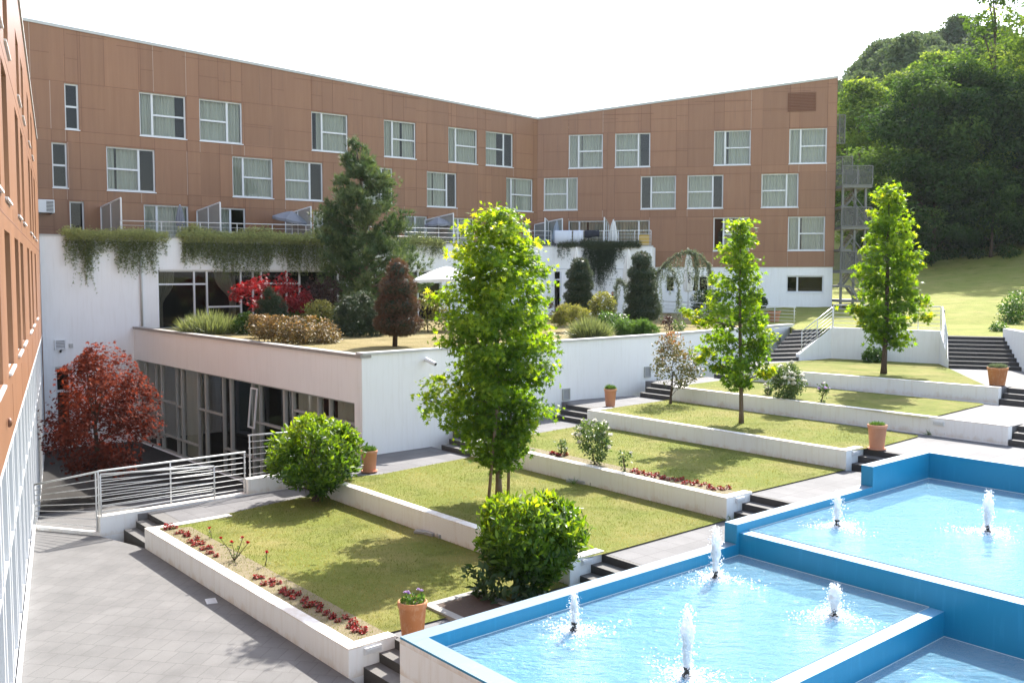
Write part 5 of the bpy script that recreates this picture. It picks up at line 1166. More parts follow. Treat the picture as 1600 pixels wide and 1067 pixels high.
c = at(330, 939, 0); root = empty('ground_light', c, 'square glass ground light in the plaza paving', 'ground light'); mb = MB(); mb.box(c, .34, .22, .03, BAZ+90); mb.build('frame', M['alu'], root); mb = MB(); mb.box(c+np.array([0, 0, .012]), .27, .15, .014, BAZ+90); mb.build('glass_cover', M['lampglass'], root)
for px, py, z, lb in ((1225, 487, UP, 'thin dark post beside the ground floor window of the right wing'), (1475, 503, UP, 'short thin post on the hill lawn above the wide stair')):
    c = at(px, py, z); h = hgt(c, 443 if px < 1300 else 485)-z; mb = MB(); mb.tube([c, c+[0, 0, h]], .045, 8); mb.lathe([(.06, h), (.06, h+.03), (0, h+.05)], c, 10); mb.lathe([(.12, 0), (.12, .02), (.05, .03)], c, 10); tag(mb.build('post', M['grey_steel'], None, c), lb, 'post')
# loose tiles lying on the lawns
for px, py, k, lb in ((905, 755, 1, 'broken stone lying at the foot of the white wall behind the big sweetgum'), (668, 836, 0, 'flat stones at the foot of the white wall left of the front round bush')):
    c = at(px, py, TZ[k+1]); mb = MB()
    for j in range(3): mb.box(c+U*(.0+.1*j)+V*(.3*j-.3)+np.array([0, 0, .03]), .32, .2, .07+.02*j, 20+25*j)
    tag(mb.build('stone', M['concrete'], None, c, bevel=.015), lb, 'stone')

# ------------------------------------------------------------------ fire escape at the end of the right wing
e = FE.P(0, 0, 0); r_ = empty('fire_escape', (e[0]+1, e[1], 4.5), 'grey steel fire escape with mesh landings at the end of the brown wing', 'fire escape')
fx = lambda px, y: depth(px, y, e[1]-.6)[0]
X0, X1 = e[0]+.05, fx(1356, 350); Ya, Yb = e[1]-1.3, e[1]+1.4
zz = [depth(1320, y, e[1]-.6)[2] for y in (470, 425, 357, 293)]
def frame_panel(x0, x1, y, z, hh, nm='guard'):
    mb = MB()
    for a, b in (((x0, y, z), (x1, y, z)), ((x0, y, z+hh), (x1, y, z+hh)), ((x0, y, z), (x0, y, z+hh)), ((x1, y, z), (x1, y, z+hh)), (((x0+x1)/2, y, z), ((x0+x1)/2, y, z+hh))): mb.tube([a, b], .035, 6)
    g = mb.build(nm, M['grey_steel'], r_); q = MB(); q.quad((x0, y, z+.05), (x1, y, z+.05), (x1, y, z+hh-.05), (x0, y, z+hh-.05)); q.build('mesh_infill', M['mesh'], g)
for i, z in enumerate(zz):
    x1 = X1 if i else X1-.3
    mb = MB(); mb.box(((X0+x1)/2, (Ya+Yb)/2, z), x1-X0, Yb-Ya, .16); mb.build('landing', M['grey_steel'], r_)
    if i: frame_panel(X0, x1, Ya, z+.12, 1.25); frame_panel(X0+.3, x1, Yb, z+.12, 1.25)
    if i < 3:
        zn = zz[i+1]; zh = (z+zn)/2; xl, xr = X0+.35, x1-.25
        mb = MB(); mb.box((X0+.3, (Ya+Yb)/2, zh), .75, Yb-Ya, .12); mb.build('landing', M['grey_steel'], r_)
        for (xa, xb, za, zb_, y) in ((xr, xl+.3, z, zh, Ya+.5), (xl+.3, xr, zh, zn, Yb-.5)):
            for dy in (-.42, .42):
                mb = MB(); mb.hexa([(xa, y+dy-.03, za-.14), (xb, y+dy-.03, zb_-.14), (xb, y+dy+.03, zb_-.14), (xa, y+dy+.03, za-.14)], [(xa, y+dy-.03, za+.10), (xb, y+dy-.03, zb_+.10), (xb, y+dy+.03, zb_+.10), (xa, y+dy+.03, za+.10)]); mb.build('stringer', M['grey_steel'], r_)
            mb = MB()
            for k in range(8): t = (k+.5)/8; mb.box((xa+(xb-xa)*t, y, za+(zb_-za)*t), .26, .80, .05)
            mb.build('treads', M['grey_steel'], r_)
            for hh_ in (.55, 1.0):
                mb = MB(); mb.tube([(xa, y-.42, za+hh_), (xb, y-.42, zb_+hh_)], .032, 6); mb.build('handrail', M['grey_steel'], r_)
for x in (X0+.12, X0+.95, X1-.35):
    mb = MB(); mb.box((x, Ya+.25, (4.3+zz[-1])/2), .14, .14, zz[-1]-4.3); mb.build('post', M['grey_steel'], r_)
frame_panel(X0+.05, fx(1345, 262), Yb-.3, depth(1320, 270, e[1])[2], 1.2)
frame_panel(fx(1314, 200), fx(1331, 200), Yb-.6, depth(1320, 222, e[1])[2], depth(1320, 177, e[1])[2]-depth(1320, 222, e[1])[2])
mb = MB(); mb.tube([(fx(1315, 200), Yb-.6, zz[-1]), (fx(1315, 200), Yb-.6, depth(1320, 177, e[1])[2])], .05, 6); mb.build('post', M['grey_steel'], r_)
# ------------------------------------------------------------------ trees and bushes of the terraces
g2 = at(778, 779, TZ[2]-.02)
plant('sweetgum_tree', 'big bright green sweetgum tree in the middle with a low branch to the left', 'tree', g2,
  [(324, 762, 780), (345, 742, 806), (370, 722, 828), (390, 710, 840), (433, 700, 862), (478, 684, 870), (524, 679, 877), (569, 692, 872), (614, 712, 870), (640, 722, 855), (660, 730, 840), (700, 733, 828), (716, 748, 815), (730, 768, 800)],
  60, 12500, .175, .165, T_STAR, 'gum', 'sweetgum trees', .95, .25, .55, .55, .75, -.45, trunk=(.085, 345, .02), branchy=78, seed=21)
root = bpy.data.objects['sweetgum_tree']
pm = px_prof(g2, [(592, 655, 690), (612, 648, 735), (640, 652, 745), (665, 680, 740)])
rng = np.random.default_rng(5); P, O, k = cloud(pm, .8, g2, 22, 900, .14, .1, .8, rng); n = len(P)
leafmesh('crown', P, np.stack([rng.normal(size=n)*.7, rng.normal(size=n)*.7-.2, np.full(n, .8)], 1), rng.normal(size=(n, 3))+np.array([-.3, 0, -.5]), .16*rng.uniform(.6, 1.2, n), T_STAR, np.clip(.2+.5*rng.uniform(size=n)+.2*O[:, 2], 0, 1), L['gum'], root)
mb = MB(); a = g2+np.array([.05, 0, hgt(g2, 655)-g2[2]]); e = depth(668, 625, g2[1]); mb.tube([a, (a+e)/2+np.array([0, 0, .0]), e], [.045, .03, .012], 6); mb.build('limb', M['bark'], root, smooth=True)
for px, py, tx, ty, lb in ((763, 786, 776, 640, 'slanting support stake left of the big sweetgum trunk'), (794, 779, 797, 640, 'upright support stake right of the big sweetgum trunk')):
    b = at(px, py, TZ[2]-.03); t = depth(tx, ty, b[1]+.05); mb = MB(); mb.tube([b, b+(t-b)*.5, t], [.042, .040, .038], 8); tag(mb.build('tree_stake', M['stake'], None, b, smooth=True), lb, 'stake')
g4 = at(1157, 661, TZ[4]-.02)
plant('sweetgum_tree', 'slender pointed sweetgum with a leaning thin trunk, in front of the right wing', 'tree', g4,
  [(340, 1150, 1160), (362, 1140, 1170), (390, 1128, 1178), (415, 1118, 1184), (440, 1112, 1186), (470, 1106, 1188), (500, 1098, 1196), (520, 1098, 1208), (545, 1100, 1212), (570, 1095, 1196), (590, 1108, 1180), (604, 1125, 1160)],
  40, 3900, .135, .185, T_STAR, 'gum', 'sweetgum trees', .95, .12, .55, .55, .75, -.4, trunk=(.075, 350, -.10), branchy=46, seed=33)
root = bpy.data.objects['sweetgum_tree.001']
for tier, sd in (([(478, 1064, 1092), (492, 1070, 1110), (508, 1088, 1120)], 2), ([(512, 1190, 1222), (528, 1180, 1214), (542, 1175, 1200)], 3), ([(545, 1078, 1108), (565, 1090, 1120), (578, 1100, 1130)], 4), ([(575, 1180, 1215), (590, 1160, 1200)], 6)):
    rng = np.random.default_rng(sd); P, O, k = cloud(px_prof(g4, tier), .9, g4, 10, 240, .10, .1, .7, rng); n = len(P)
    leafmesh('crown', P, np.stack([rng.normal(size=n)*.7, rng.normal(size=n)*.7, np.full(n, .8)], 1), rng.normal(size=(n, 3))+np.array([0, 0, -.4]), .18*rng.uniform(.6, 1.2, n), T_STAR, np.clip(.25+.6*rng.uniform(size=n), 0, 1), L['gum'], root)
    mb = MB(); s = depth(1148, (tier[0][0]+tier[-1][0])/2+18, g4[1]); e = P.mean(0); mb.tube([s, (s+e)/2, e], [.03, .022, .01], 6); mb.build('limb', M['bark'], root, smooth=True)
g6 = at(1381, 584, TZ[6]-.02)
plant('sweetgum_tree', 'sweetgum nearest the hill with a broad pointed crown and a short dark trunk', 'tree', g6,
  [(286, 1378, 1388), (305, 1366, 1406), (330, 1364, 1410), (360, 1350, 1424), (390, 1346, 1432), (420, 1340, 1436), (450, 1338, 1440), (480, 1336, 1446), (500, 1340, 1436), (520, 1358, 1416), (542, 1368, 1412)],
  40, 4900, .15, .205, T_STAR, 'gum', 'sweetgum trees', .95, .2, .55, .55, .75, -.4, trunk=(.105, 300, .05), branchy=46, bark='barkdark', seed=44)
root = bpy.data.objects['sweetgum_tree.002']
for tier, sd in (([(468, 1432, 1460), (485, 1428, 1462), (502, 1420, 1448)], 12), ([(480, 1334, 1352), (500, 1338, 1360), (515, 1345, 1365)], 13)):
    rng = np.random.default_rng(sd); P, O, k = cloud(px_prof(g6, tier), .9, g6, 10, 260, .12, .1, .7, rng); n = len(P)
    leafmesh('crown', P, np.stack([rng.normal(size=n)*.7, rng.normal(size=n)*.7, np.full(n, .8)], 1), rng.normal(size=(n, 3))+np.array([0, 0, -.4]), .2*rng.uniform(.6, 1.2, n), T_STAR, np.clip(.25+.6*rng.uniform(size=n), 0, 1), L['gum'], root)
b = at(491, 783, TZ[1]-.02)
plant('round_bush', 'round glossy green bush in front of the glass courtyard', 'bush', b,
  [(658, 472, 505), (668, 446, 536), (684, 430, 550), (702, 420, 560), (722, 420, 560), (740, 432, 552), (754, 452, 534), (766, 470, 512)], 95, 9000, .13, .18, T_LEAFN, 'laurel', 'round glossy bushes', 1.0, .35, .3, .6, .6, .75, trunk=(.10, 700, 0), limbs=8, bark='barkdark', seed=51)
b = at(815, 925, TZ[1]-.02)
plant('round_bush', 'broad flat topped glossy bush beside the pool in front', 'bush', b,
  [(786, 784, 866), (796, 760, 890), (810, 750, 902), (828, 748, 906), (846, 754, 904), (864, 766, 894), (884, 780, 878), (902, 788, 862)], 120, 11000, .12, .175, T_LEAFN, 'laurel', 'round glossy bushes', .9, .35, .3, .6, .6, .85, trunk=(.09, 840, 0), limbs=8, bark='barkdark', seed=52)
b2 = at(780, 935, TZ[1]-.02)
plant('leafy_sapling', 'loose dark sucker shoots growing at the left foot of the flat topped bush', 'shrub', b2, [(878, 745, 800), (895, 735, 830), (915, 738, 850), (935, 760, 850)], 22, 420, .10, .20, T_LEAF, 'darkshrub', None, .8, .1, .7, .5, .6, .2, trunk=(.02, 890, 0), seed=53)
b = at(1049, 631, TZ[4]-.02)
plant('photinia_tree', 'little tree with bronze and orange leaves against the garden wall', 'tree', b,
  [(524, 1040, 1062), (538, 1026, 1078), (555, 1018, 1086), (572, 1018, 1094), (588, 1024, 1092), (602, 1036, 1068)], 90, 1900, .12, .13, T_LEAF, 'photinia', None, 1.0, .1, .3, .5, .7, .5, trunk=(.055, 575, 0), limbs=12, bark='barkdark', seed=61, lvb=lambda O, P, r: .42*O[:, 2]+.05)
def rosebush(b, prof, n, lab, seed, nb, bs=.075, m='petalwhite', cat='rose bush'):
    return plant('rose_bush', lab, cat, b, prof, max(8, n//14), int(n*2.1), .075, .095, T_LEAF, 'rose', None, 1.0, .1, .4, .5, .7, .3, trunk=(.02, .5, 0), limbs=6, bark='barkdark', seed=seed, bloom=(m, int(nb*1.6), bs*1.6, -.15))
b = at(928, 726, TZ[3]-.02); rosebush(b, [(662, 905, 945), (678, 898, 952), (695, 906, 952), (712, 914, 946), (722, 922, 936)], 900, 'white rose bush behind the white wall right of the big sweetgum', 71, 9, .085)
b = at(1230, 623, TZ[5]-.02); rosebush(b, [(572, 1218, 1240), (584, 1204, 1252), (598, 1208, 1258), (610, 1210, 1252), (621, 1214, 1246)], 1500, 'wide rose shrub full of white blooms right of the second sweetgum', 72, 26, .09)
b = at(1200, 617, TZ[5]-.02); rosebush(b, [(600, 1196, 1204), (608, 1195, 1206), (616, 1198, 1203)], 90, 'tiny rose with one white bloom left of the wide rose shrub', 73, 2, .09)
b = at(1285, 628, TZ[5]-.02); rosebush(b, [(600, 1280, 1290), (612, 1278, 1294), (626, 1283, 1288)], 110, 'thin rose with pink blooms right of the wide rose shrub', 74, 3, .07, 'petalpink')
b = at(876, 712, TZ[3]-.02); rosebush(b, [(690, 868, 882), (700, 866, 886), (711, 872, 880)], 80, 'thin sparse rose right of the big sweetgum crown', 75, 1, .06)
b = at(975, 738, TZ[3]-.02); rosebush(b, [(708, 968, 984), (722, 966, 986), (736, 972, 980)], 70, 'almost bare rose stems by the red bedding flowers', 76, 1, .05)
for i, (px, py, tops, lb) in enumerate(((366, 876, [(345, 842), (362, 848), (379, 841), (387, 849)], 'rose stems with four crimson blooms in the front flower bed'), (414, 884, [(417, 864)], 'single stem with one crimson rose at the lawn edge'), (330, 842, [(327, 826)], 'small rose stem at the far end of the front flower bed'))):
    b = at(px, py, TZ[1]-.02); root = empty('rose_bush', b, lb, 'rose bush'); rng = np.random.default_rng(80+i); mb = MB(); PP = []
    for (x, y) in tops:
        e = depth(x, y, b[1]+rng.uniform(-.1, .1)); mb.tube([b, (b+e)/2+np.array([.02, 0, .03]), e], [.012, .009, .006], 5)
        flower(e, .075, 'petalred', root, rng); PP += [b+(e-b)*t for t in rng.uniform(.2, .95, 16)]
    mb.build('stems', M['barkdark'], root); PP = np.array(PP)+rng.normal(size=(len(PP), 3))*.04; n = len(PP)
    leafmesh('leaves', PP, rng.normal(size=(n, 3))+np.array([0, 0, .7]), rng.normal(size=(n, 3)), .07*rng.uniform(.6, 1.2, n), T_LEAF, rng.uniform(size=n), L['rose'], root)
b = at(1366, 566, TZ[6]-.02); plant('low_shrub', 'small rounded green shrub at the foot of the tall white wall', 'shrub', b, [(546, 1358, 1374), (553, 1351, 1381), (560, 1351, 1382), (566, 1355, 1378)], 40, 900, .08, .15, T_LEAF, 'greenshrub', None, 1, .2, .3, .6, .6, .5, seed=90)
# bedding rows
beds = []
proto = None; rng = np.random.default_rng(3)
def bedding(px, py, z, i, s):
    global proto
    b = at(px, py, z-.012); lab = 'low red leaved bedding plant in the row behind the lowest white wall' if z < 1 else 'low red bedding plant in the row right of the white rose bush'
    grp = 'front row of red bedding plants' if z < 1 else 'upper row of red bedding plants'
    if proto is None:
        root = empty('bedding_plant', b, lab, 'flower', grp); r = np.random.default_rng(2); n = 70
        a = r.uniform(0, 2*PI, n); q = np.sqrt(r.uniform(0, 1, n))*.10; P = np.stack([b[0]+q*np.cos(a), b[1]+q*np.sin(a), b[2]+r.uniform(.01, .17, n)*(1-.35*q/.1)], 1)
        leafmesh('leaves', P, np.stack([np.cos(a)*.4, np.sin(a)*.4, np.ones(n)], 1)+r.normal(size=(n, 3))*.4, np.stack([np.cos(a), np.sin(a), np.full(n, .3)], 1)+r.normal(size=(n, 3))*.4, .075*r.uniform(.6, 1.2, n), T_ROUND, r.uniform(size=n)**.8, L['begonia'], root)
        proto = root; return
    c = copy_tree(proto, b, rng.uniform(0, 6), s, None, lab); c['group'] = grp
for i in range(15):                       # far end of the front bed
    t = i/14; bedding(268+72*t+rng.uniform(-5, 5), 828+42*t+rng.uniform(-3, 2)-3*(i % 2), TZ[1], i, rng.uniform(.4, .72))
for i in range(30):
    t = i/29; bedding(404+166*t+rng.uniform(-5, 5), 906+88*t+rng.uniform(-3, 2)-7*(i % 2), TZ[1], i, rng.uniform(.4, .72))
for i in range(26):
    t = i/25; bedding(985+150*t+rng.uniform(-3, 3), 738.5+30*t+rng.uniform(-2, 1)-3*(i % 2), TZ[3], i, rng.uniform(.42, .7))
for i in range(5): bedding(862+22*rng.random(), 709+5*rng.random(), TZ[3], i, .7)
# soil strips of the beds
for nm, pp, z in (('flower_bed', [far[1]+U*.24+V*WT, near[1]+U*.24-V*.25, near[1]+U*.95-V*.25, far[1]+U*1.0+V*.6], TZ[1]), ('flower_bed', [far[3]+U*.24+V*1.5, near[3]+U*.24-V*.1, near[3]+U*.85-V*.2, far[3]+U*.75+V*1.7], TZ[3])):
    sheet(nm, pp, z-.006, M['soil'])
# weeds at wall feet
for i, (px, py, k) in enumerate(((1453, 679, 4), (1458, 679, 4), (1479, 681, 4), (1497, 683, 4), (1578, 628, 5), (1226, 607, 5), (1137, 812, 2), (897, 757, 2))):
    b = at(px, py, TZ[k]-.03); r = np.random.default_rng(i); n = 22; P = np.repeat(b[None], n, 0)+r.normal(size=(n, 3))*np.array([.05, .05, 0]); T = r.normal(size=(n, 3))*.5+np.array([0, 0, 1])
    tag(leafmesh('weed', P, r.normal(size=(n, 3)), T, r.uniform(.12, .32, n), T_BLADE, r.uniform(size=n), L['greenshrub'], None, b), 'little weed growing at the foot of a white wall', 'weed', 'weeds at the wall feet')

# ------------------------------------------------------------------ red maple in the courtyard
b = depth(152, 700, 37.0); b = np.array([b[0], b[1], CY])
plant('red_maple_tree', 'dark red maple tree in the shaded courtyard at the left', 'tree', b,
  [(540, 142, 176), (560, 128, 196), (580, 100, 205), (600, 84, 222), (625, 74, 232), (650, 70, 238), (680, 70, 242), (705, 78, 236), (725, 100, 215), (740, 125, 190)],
  95, 10500, .24, .15, T_STAR, 'redmaple', None, 1.0, .2, .8, .5, .6, -.1, trunk=(.13, 640, 0), limbs=12, bark='barkdark', seed=101, lvb=lambda O, P, r: .35*O[:, 2]+.15)  # leaf tone falls toward the crown foot, shade painted into the colour

# ------------------------------------------------------------------ roof garden
GZ = 4.22
def rg(px, py): return at(px, py, GZ)
b = rg(322, 521)
def clump(name, lab, b, prof, n, seed, m='lavender', size=.7):
    r = np.random.default_rng(seed); pm = px_prof(b, prof); x0 = min(p[1] for p in pm); x1 = max(p[2] for p in pm); zt = max(p[0] for p in pm)
    cx = (x0+x1)/2; hw = (x1-x0)/2; a = r.uniform(0, 2*PI, n); q = np.sqrt(r.uniform(0, 1, n)); P = np.stack([cx+hw*.8*q*np.cos(a), b[1]+hw*.7*q*np.sin(a), b[2]+r.uniform(0, .3, n)*(1-q)], 1)
    T = np.stack([np.cos(a)*q*.55, np.sin(a)*q*.55, np.ones(n)], 1)+r.normal(size=(n, 3))*.16; S = (zt-b[2])*r.uniform(.55, 1.05, n)*(1-.25*q)
    tb = (T_BLADE[0]*np.array([.75, 1, 1]), T_BLADE[1])
    return tag(leafmesh(name, P, r.normal(size=(n, 3)), T, S, tb, r.uniform(size=n), L[m], None, b), lab, 'shrub')
clump('lavender_shrub', 'pale green spiky lavender clump at the left end of the roof garden', b, [(482, 300, 352), (518, 278, 376)], 2600, 1)
b = rg(418, 513)
plant('scarlet_maple', 'bright scarlet weeping maple in front of the restaurant window', 'tree', b,
  [(427, 425, 450), (436, 400, 462), (448, 362, 470), (460, 358, 480), (472, 385, 486), (484, 400, 488), (494, 410, 470)], 90, 3200, .16, .17, T_STAR, 'scarlet', None, .8, .3, .7, .5, .6, -.3, trunk=(.06, 450, 0), limbs=10, bark='barkdark', seed=111)
b = rg(424, 518); plant('dwarf_conifer', 'dark pointed dwarf conifer in front of the scarlet maple', 'conifer', b, [(453, 420, 430), (465, 410, 440), (485, 402, 446), (505, 402, 448)], 60, 1500, .1, .2, T_TUFT, 'conifer', None, 1, .3, .3, .8, .5, .4, seed=112)
b = rg(470, 536); plant('low_shrub', 'bronze spreading shrub hanging over the white parapet', 'shrub', b, [(497, 420, 500), (508, 398, 520), (520, 392, 528), (532, 402, 528), (542, 440, 505)], 110, 7500, .12, .115, T_LEAF, 'brownshrub', None, .6, .2, .6, .5, .6, .3, seed=113)
b = rg(398, 528); plant('low_shrub', 'green and bronze shrub between the lavender and the spreading bronze shrub', 'shrub', b, [(495, 395, 425), (508, 385, 440), (525, 388, 440)], 40, 2000, .1, .13, T_LEAF, 'brownshrub', None, .8, .2, .6, .5, .6, .3, seed=213)
b = rg(505, 516); plant('low_shrub', 'golden bronze shrub behind the spreading bronze shrub', 'shrub', b, [(473, 488, 515), (482, 476, 530), (495, 474, 534), (508, 480, 530)], 60, 3000, .12, .14, T_LEAF, 'yellowshrub', None, .8, .2, .6, .5, .6, .3, seed=114)
for i, (px, py, x0, x1, y0, lb, m) in enumerate(((548, 524, 526, 572, 500, 'low green mound at the foot of the dark drooping conifer', 'darkshrub'), (452, 514, 440, 480, 488, 'low dark green mound behind the spreading bronze shrub', 'greenshrub'), (384, 522, 366, 400, 492, 'feathery green tuft right of the lavender', 'greenshrub'), (600, 522, 588, 622, 498, 'dark green mound behind the bronze topiary', 'darkshrub'))):
    b = rg(px, py); plant('low_shrub', lb, 'shrub', b, [(y0, x0+8, x1-8), ((y0+py)/2, x0, x1), (py, x0+3, x1-3)], 30, 1300, .11, .14, T_LEAF, m, None, .8, .2, .5, .6, .6, .4, seed=300+i)
b = rg(503, 511); plant('purple_shrub', 'dark purple rounded shrub left of the pine', 'shrub', b, [(434, 490, 515), (445, 478, 528), (460, 475, 532), (474, 480, 528)], 50, 1300, .13, .16, T_LEAF, 'purpleshrub', None, .9, .2, .5, .5, .6, 0, trunk=(.06, 460, 0), bark='barkdark', seed=115)
b = rg(562, 525); plant('dwarf_conifer', 'dark drooping conifer in front of the pine trunk', 'conifer', b, [(460, 545, 575), (475, 532, 592), (492, 526, 602), (508, 526, 604), (522, 535, 598)], 80, 2400, .14, .22, T_TUFT, 'conifer', None, .9, .3, .2, .8, .5, -.5, seed=116)
# pine with upswept shoots
b = rg(575, 508)
pine = empty('pine_tree', b, 'tall bushy pine standing in the roof garden left of the big sweetgum', 'conifer'); r = np.random.default_rng(120)
top = hgt(b, 226); mb = MB(); mb.tube([b, b+[-.05, 0, (top-b[2])*.4], b+[-.25, 0, (top-b[2])*.75], np.array([depth(557, 230, b[1])[0], b[1], top-.2])], [.17, .14, .08, .03], 10); mb.build('trunk', M['bark'], pine, smooth=True)
prof = [(222, 548, 566), (245, 538, 585), (270, 520, 610), (295, 506, 625), (320, 500, 636), (345, 492, 640), (372, 490, 642), (398, 486, 655), (420, 488, 686), (440, 500, 690), (458, 520, 660), (470, 540, 640)]
pm = sorted(px_prof(b, prof)); zs_ = np.array([p[0] for p in pm]); PP = []; TT = []; LV = []
mbb = [MB() for _ in range(235)]
wz_ = np.linspace(0, 1, 60); wc_ = np.cumsum([np.interp(zs_[0]+(zs_[-1]-zs_[0])*q, zs_, [p[2]-p[1] for p in pm])+.4 for q in wz_]); wc_ = wc_/wc_[-1]
for i in range(235):
    t = float(np.interp(r.uniform(), wc_, wz_)); z = zs_[0]+(zs_[-1]-zs_[0])*t; xl = np.interp(z, zs_, [p[1] for p in pm]); xr = np.interp(z, zs_, [p[2] for p in pm]); a = r.uniform(0, 2*PI); q = r.uniform(.40, 1.0)
    cx = (xl+xr)/2; hw = (xr-xl)/2; tip = np.array([cx+hw*q*math.cos(a), b[1]+hw*.95*q*math.sin(a), z]); f = (z-b[2])/(top-b[2]); st = np.array([b[0]-.3*f, b[1], max(b[2]+.8, z-.35*hw*q-.1)])
    mbb[i].tube([st, (st+tip)/2+np.array([0, 0, -.08]), tip], [.030*(1.2-f), .020, .008], 5); lvb_ = r.uniform(0, .35)
    for s in range(40):
        if s < 12: w = r.uniform(.35, .8); sp = .10
        else: w = r.uniform(.76, 1.05); sp = .145
        p = st+(tip-st)*w+np.array([0, 0, -.08*math.sin(w*PI)])+r.normal(size=3)*np.array([sp, sp, sp*.8]); PP.append(p); d = (tip-st)/np.linalg.norm(tip-st+1e-6); TT.append(d*.5+np.array([0, 0, .95])+r.normal(size=3)*.22); LV.append(np.clip(.1+lvb_+.5*(w-.5)*(s >= 12)+.35*r.random(), 0, 1))
for m_ in mbb[:90]: m_.build('branch', M['bark'], pine, smooth=True)
PP = np.array(PP); n = len(PP); leafmesh('crown', PP, r.normal(size=(n, 3)), np.array(TT), r.uniform(.22, .42, n), T_TUFT, np.array(LV), L['pine'], pine)
def topiary(b, tiers, lab, m, seed, n):
    root = empty('topiary_conifer', b, lab, 'conifer', 'cloud pruned conifers'); r = np.random.default_rng(seed); t0 = depth((tiers[0][1]+tiers[0][2])/2, tiers[0][0], b[1])
    mb = MB(); mb.tube([b, (b+t0)/2, t0], [.10, .07, .03], 8); mb.build('trunk', M['barkdark'], root, smooth=True)
    for (y0, xl, xr, y1) in tiers:
        a_, b_ = depth(xl, y0, b[1]), depth(xr, y1, b[1]); c = (a_+b_)/2; rx = (b_[0]-a_[0])/2; rz = abs(a_[2]-b_[2])/2
        k = int(n*rx*(rx+rz)); d = nrm(r.normal(size=(k, 3))); q = r.uniform(.80, 1.03, k)[:, None]*(1+.07*np.sin(d[:, 0:1]*9+seed)*np.cos(d[:, 1:2]*8)); P = c+d*q*np.array([rx, rx, rz])
        leafmesh('foliage', P, r.normal(size=(k, 3)), d+r.normal(size=(k, 3))*.35, r.uniform(.09, .17, k), T_TUFT, np.clip(.25+.45*r.uniform(size=k)+.2*d[:, 2], 0, 1), L[m], root)
        mb = MB(); mb.lathe([(max(.001, rx*.80*math.sin(PI*i/8)), -rz*.80*math.cos(PI*i/8)) for i in range(9)], c, 14); mb.build('inner_foliage', L['conifer'], root, smooth=True)
topiary(rg(617, 541), [(406, 606, 636, 442), (424, 594, 648, 478), (456, 588, 654, 500), (486, 586, 658, 524)], 'bronze cone shaped topiary at the corner of the roof garden', 'brownconifer', 131, 1500)
topiary(rg(907, 508), [(404, 893, 920, 424), (416, 886, 926, 441), (434, 884, 927, 458), (452, 881, 926, 474), (468, 879, 926, 492)], 'tiered dark topiary conifer right of the big sweetgum crown', 'conifer', 132, 1400)
topiary(rg(1003, 509), [(394, 987, 1018, 420), (414, 981, 1024, 440), (434, 980, 1024, 460), (454, 978, 1028, 480), (474, 976, 1030, 502)], 'taller tiered topiary conifer left of the weeping cedar', 'conifer', 133, 1400)
b = rg(668, 519); plant('low_shrub', 'loose yellow green shrub left of the big sweetgum', 'shrub', b, [(458, 655, 690), (475, 648, 700), (492, 642, 700), (512, 652, 695)], 40, 700, .14, .16, T_LEAF, 'yellowshrub', None, .8, .1, .5, .5, .7, .2, trunk=(.03, 490, 0), limbs=6, bark='barkdark', seed=140)
b = rg(942, 513); plant('low_shrub', 'rounded golden shrub between the two tiered conifers', 'shrub', b, [(459, 934, 948), (465, 926, 956), (475, 922, 960), (492, 928, 958)], 60, 2000, .1, .14, T_LEAF, 'yellowshrub', None, 1, .3, .6, .6, .6, .4, seed=141)
b = rg(893, 519); plant('low_shrub', 'wide pale golden shrub in front of the left tiered conifer', 'shrub', b, [(478, 880, 905), (485, 868, 915), (495, 864, 922), (506, 866, 922)], 70, 2400, .1, .14, T_SPRAY, 'yellowshrub', None, .8, .3, .6, .6, .6, .4, seed=142)
clump('ornamental_grass', 'soft green grassy clump hanging over the garden wall', rg(922, 531), [(492, 905, 935), (530, 893, 952)], 2600, 143, 'lavender')
b = rg(955, 516); plant('low_shrub', 'fresh green shrub in front of the right tiered conifer', 'shrub', b, [(490, 940, 972), (498, 932, 982), (510, 930, 985)], 40, 1200, .12, .14, T_LEAF, 'greenshrub', None, .7, .2, .6, .6, .6, .4, seed=144)
b = rg(992, 524); plant('creeping_juniper', 'flat creeping juniper spilling over the garden wall', 'shrub', b, [(504, 970, 1012), (512, 952, 1026), (520, 950, 1030), (527, 962, 1032)], 60, 1900, .12, .2, T_SPRAY, 'greenshrub', None, .6, .1, .7, .6, .6, -.2, seed=145)
for px, py, x0, x1, y0, lb, m in ((1044, 516, 1036, 1052, 494, 'small dark leaved plant on the dry turf by the railing', 'purpleshrub'), (1062, 517, 1052, 1074, 503, 'small white flowering plant on the dry turf by the railing', 'rose'), (865, 500, 855, 878, 470, 'thin bronze shrub right beside the big sweetgum crown', 'brownshrub')):
    b = rg(px, py); plant('small_plant', lb, 'plant', b, [(y0, x0+3, x1-3), ((y0+py)/2, x0, x1), (py, x0+3, x1-3)], 14, 260, .07, .12, T_LEAF, m, None, 1, .1, .5, .5, .7, .4, seed=px)
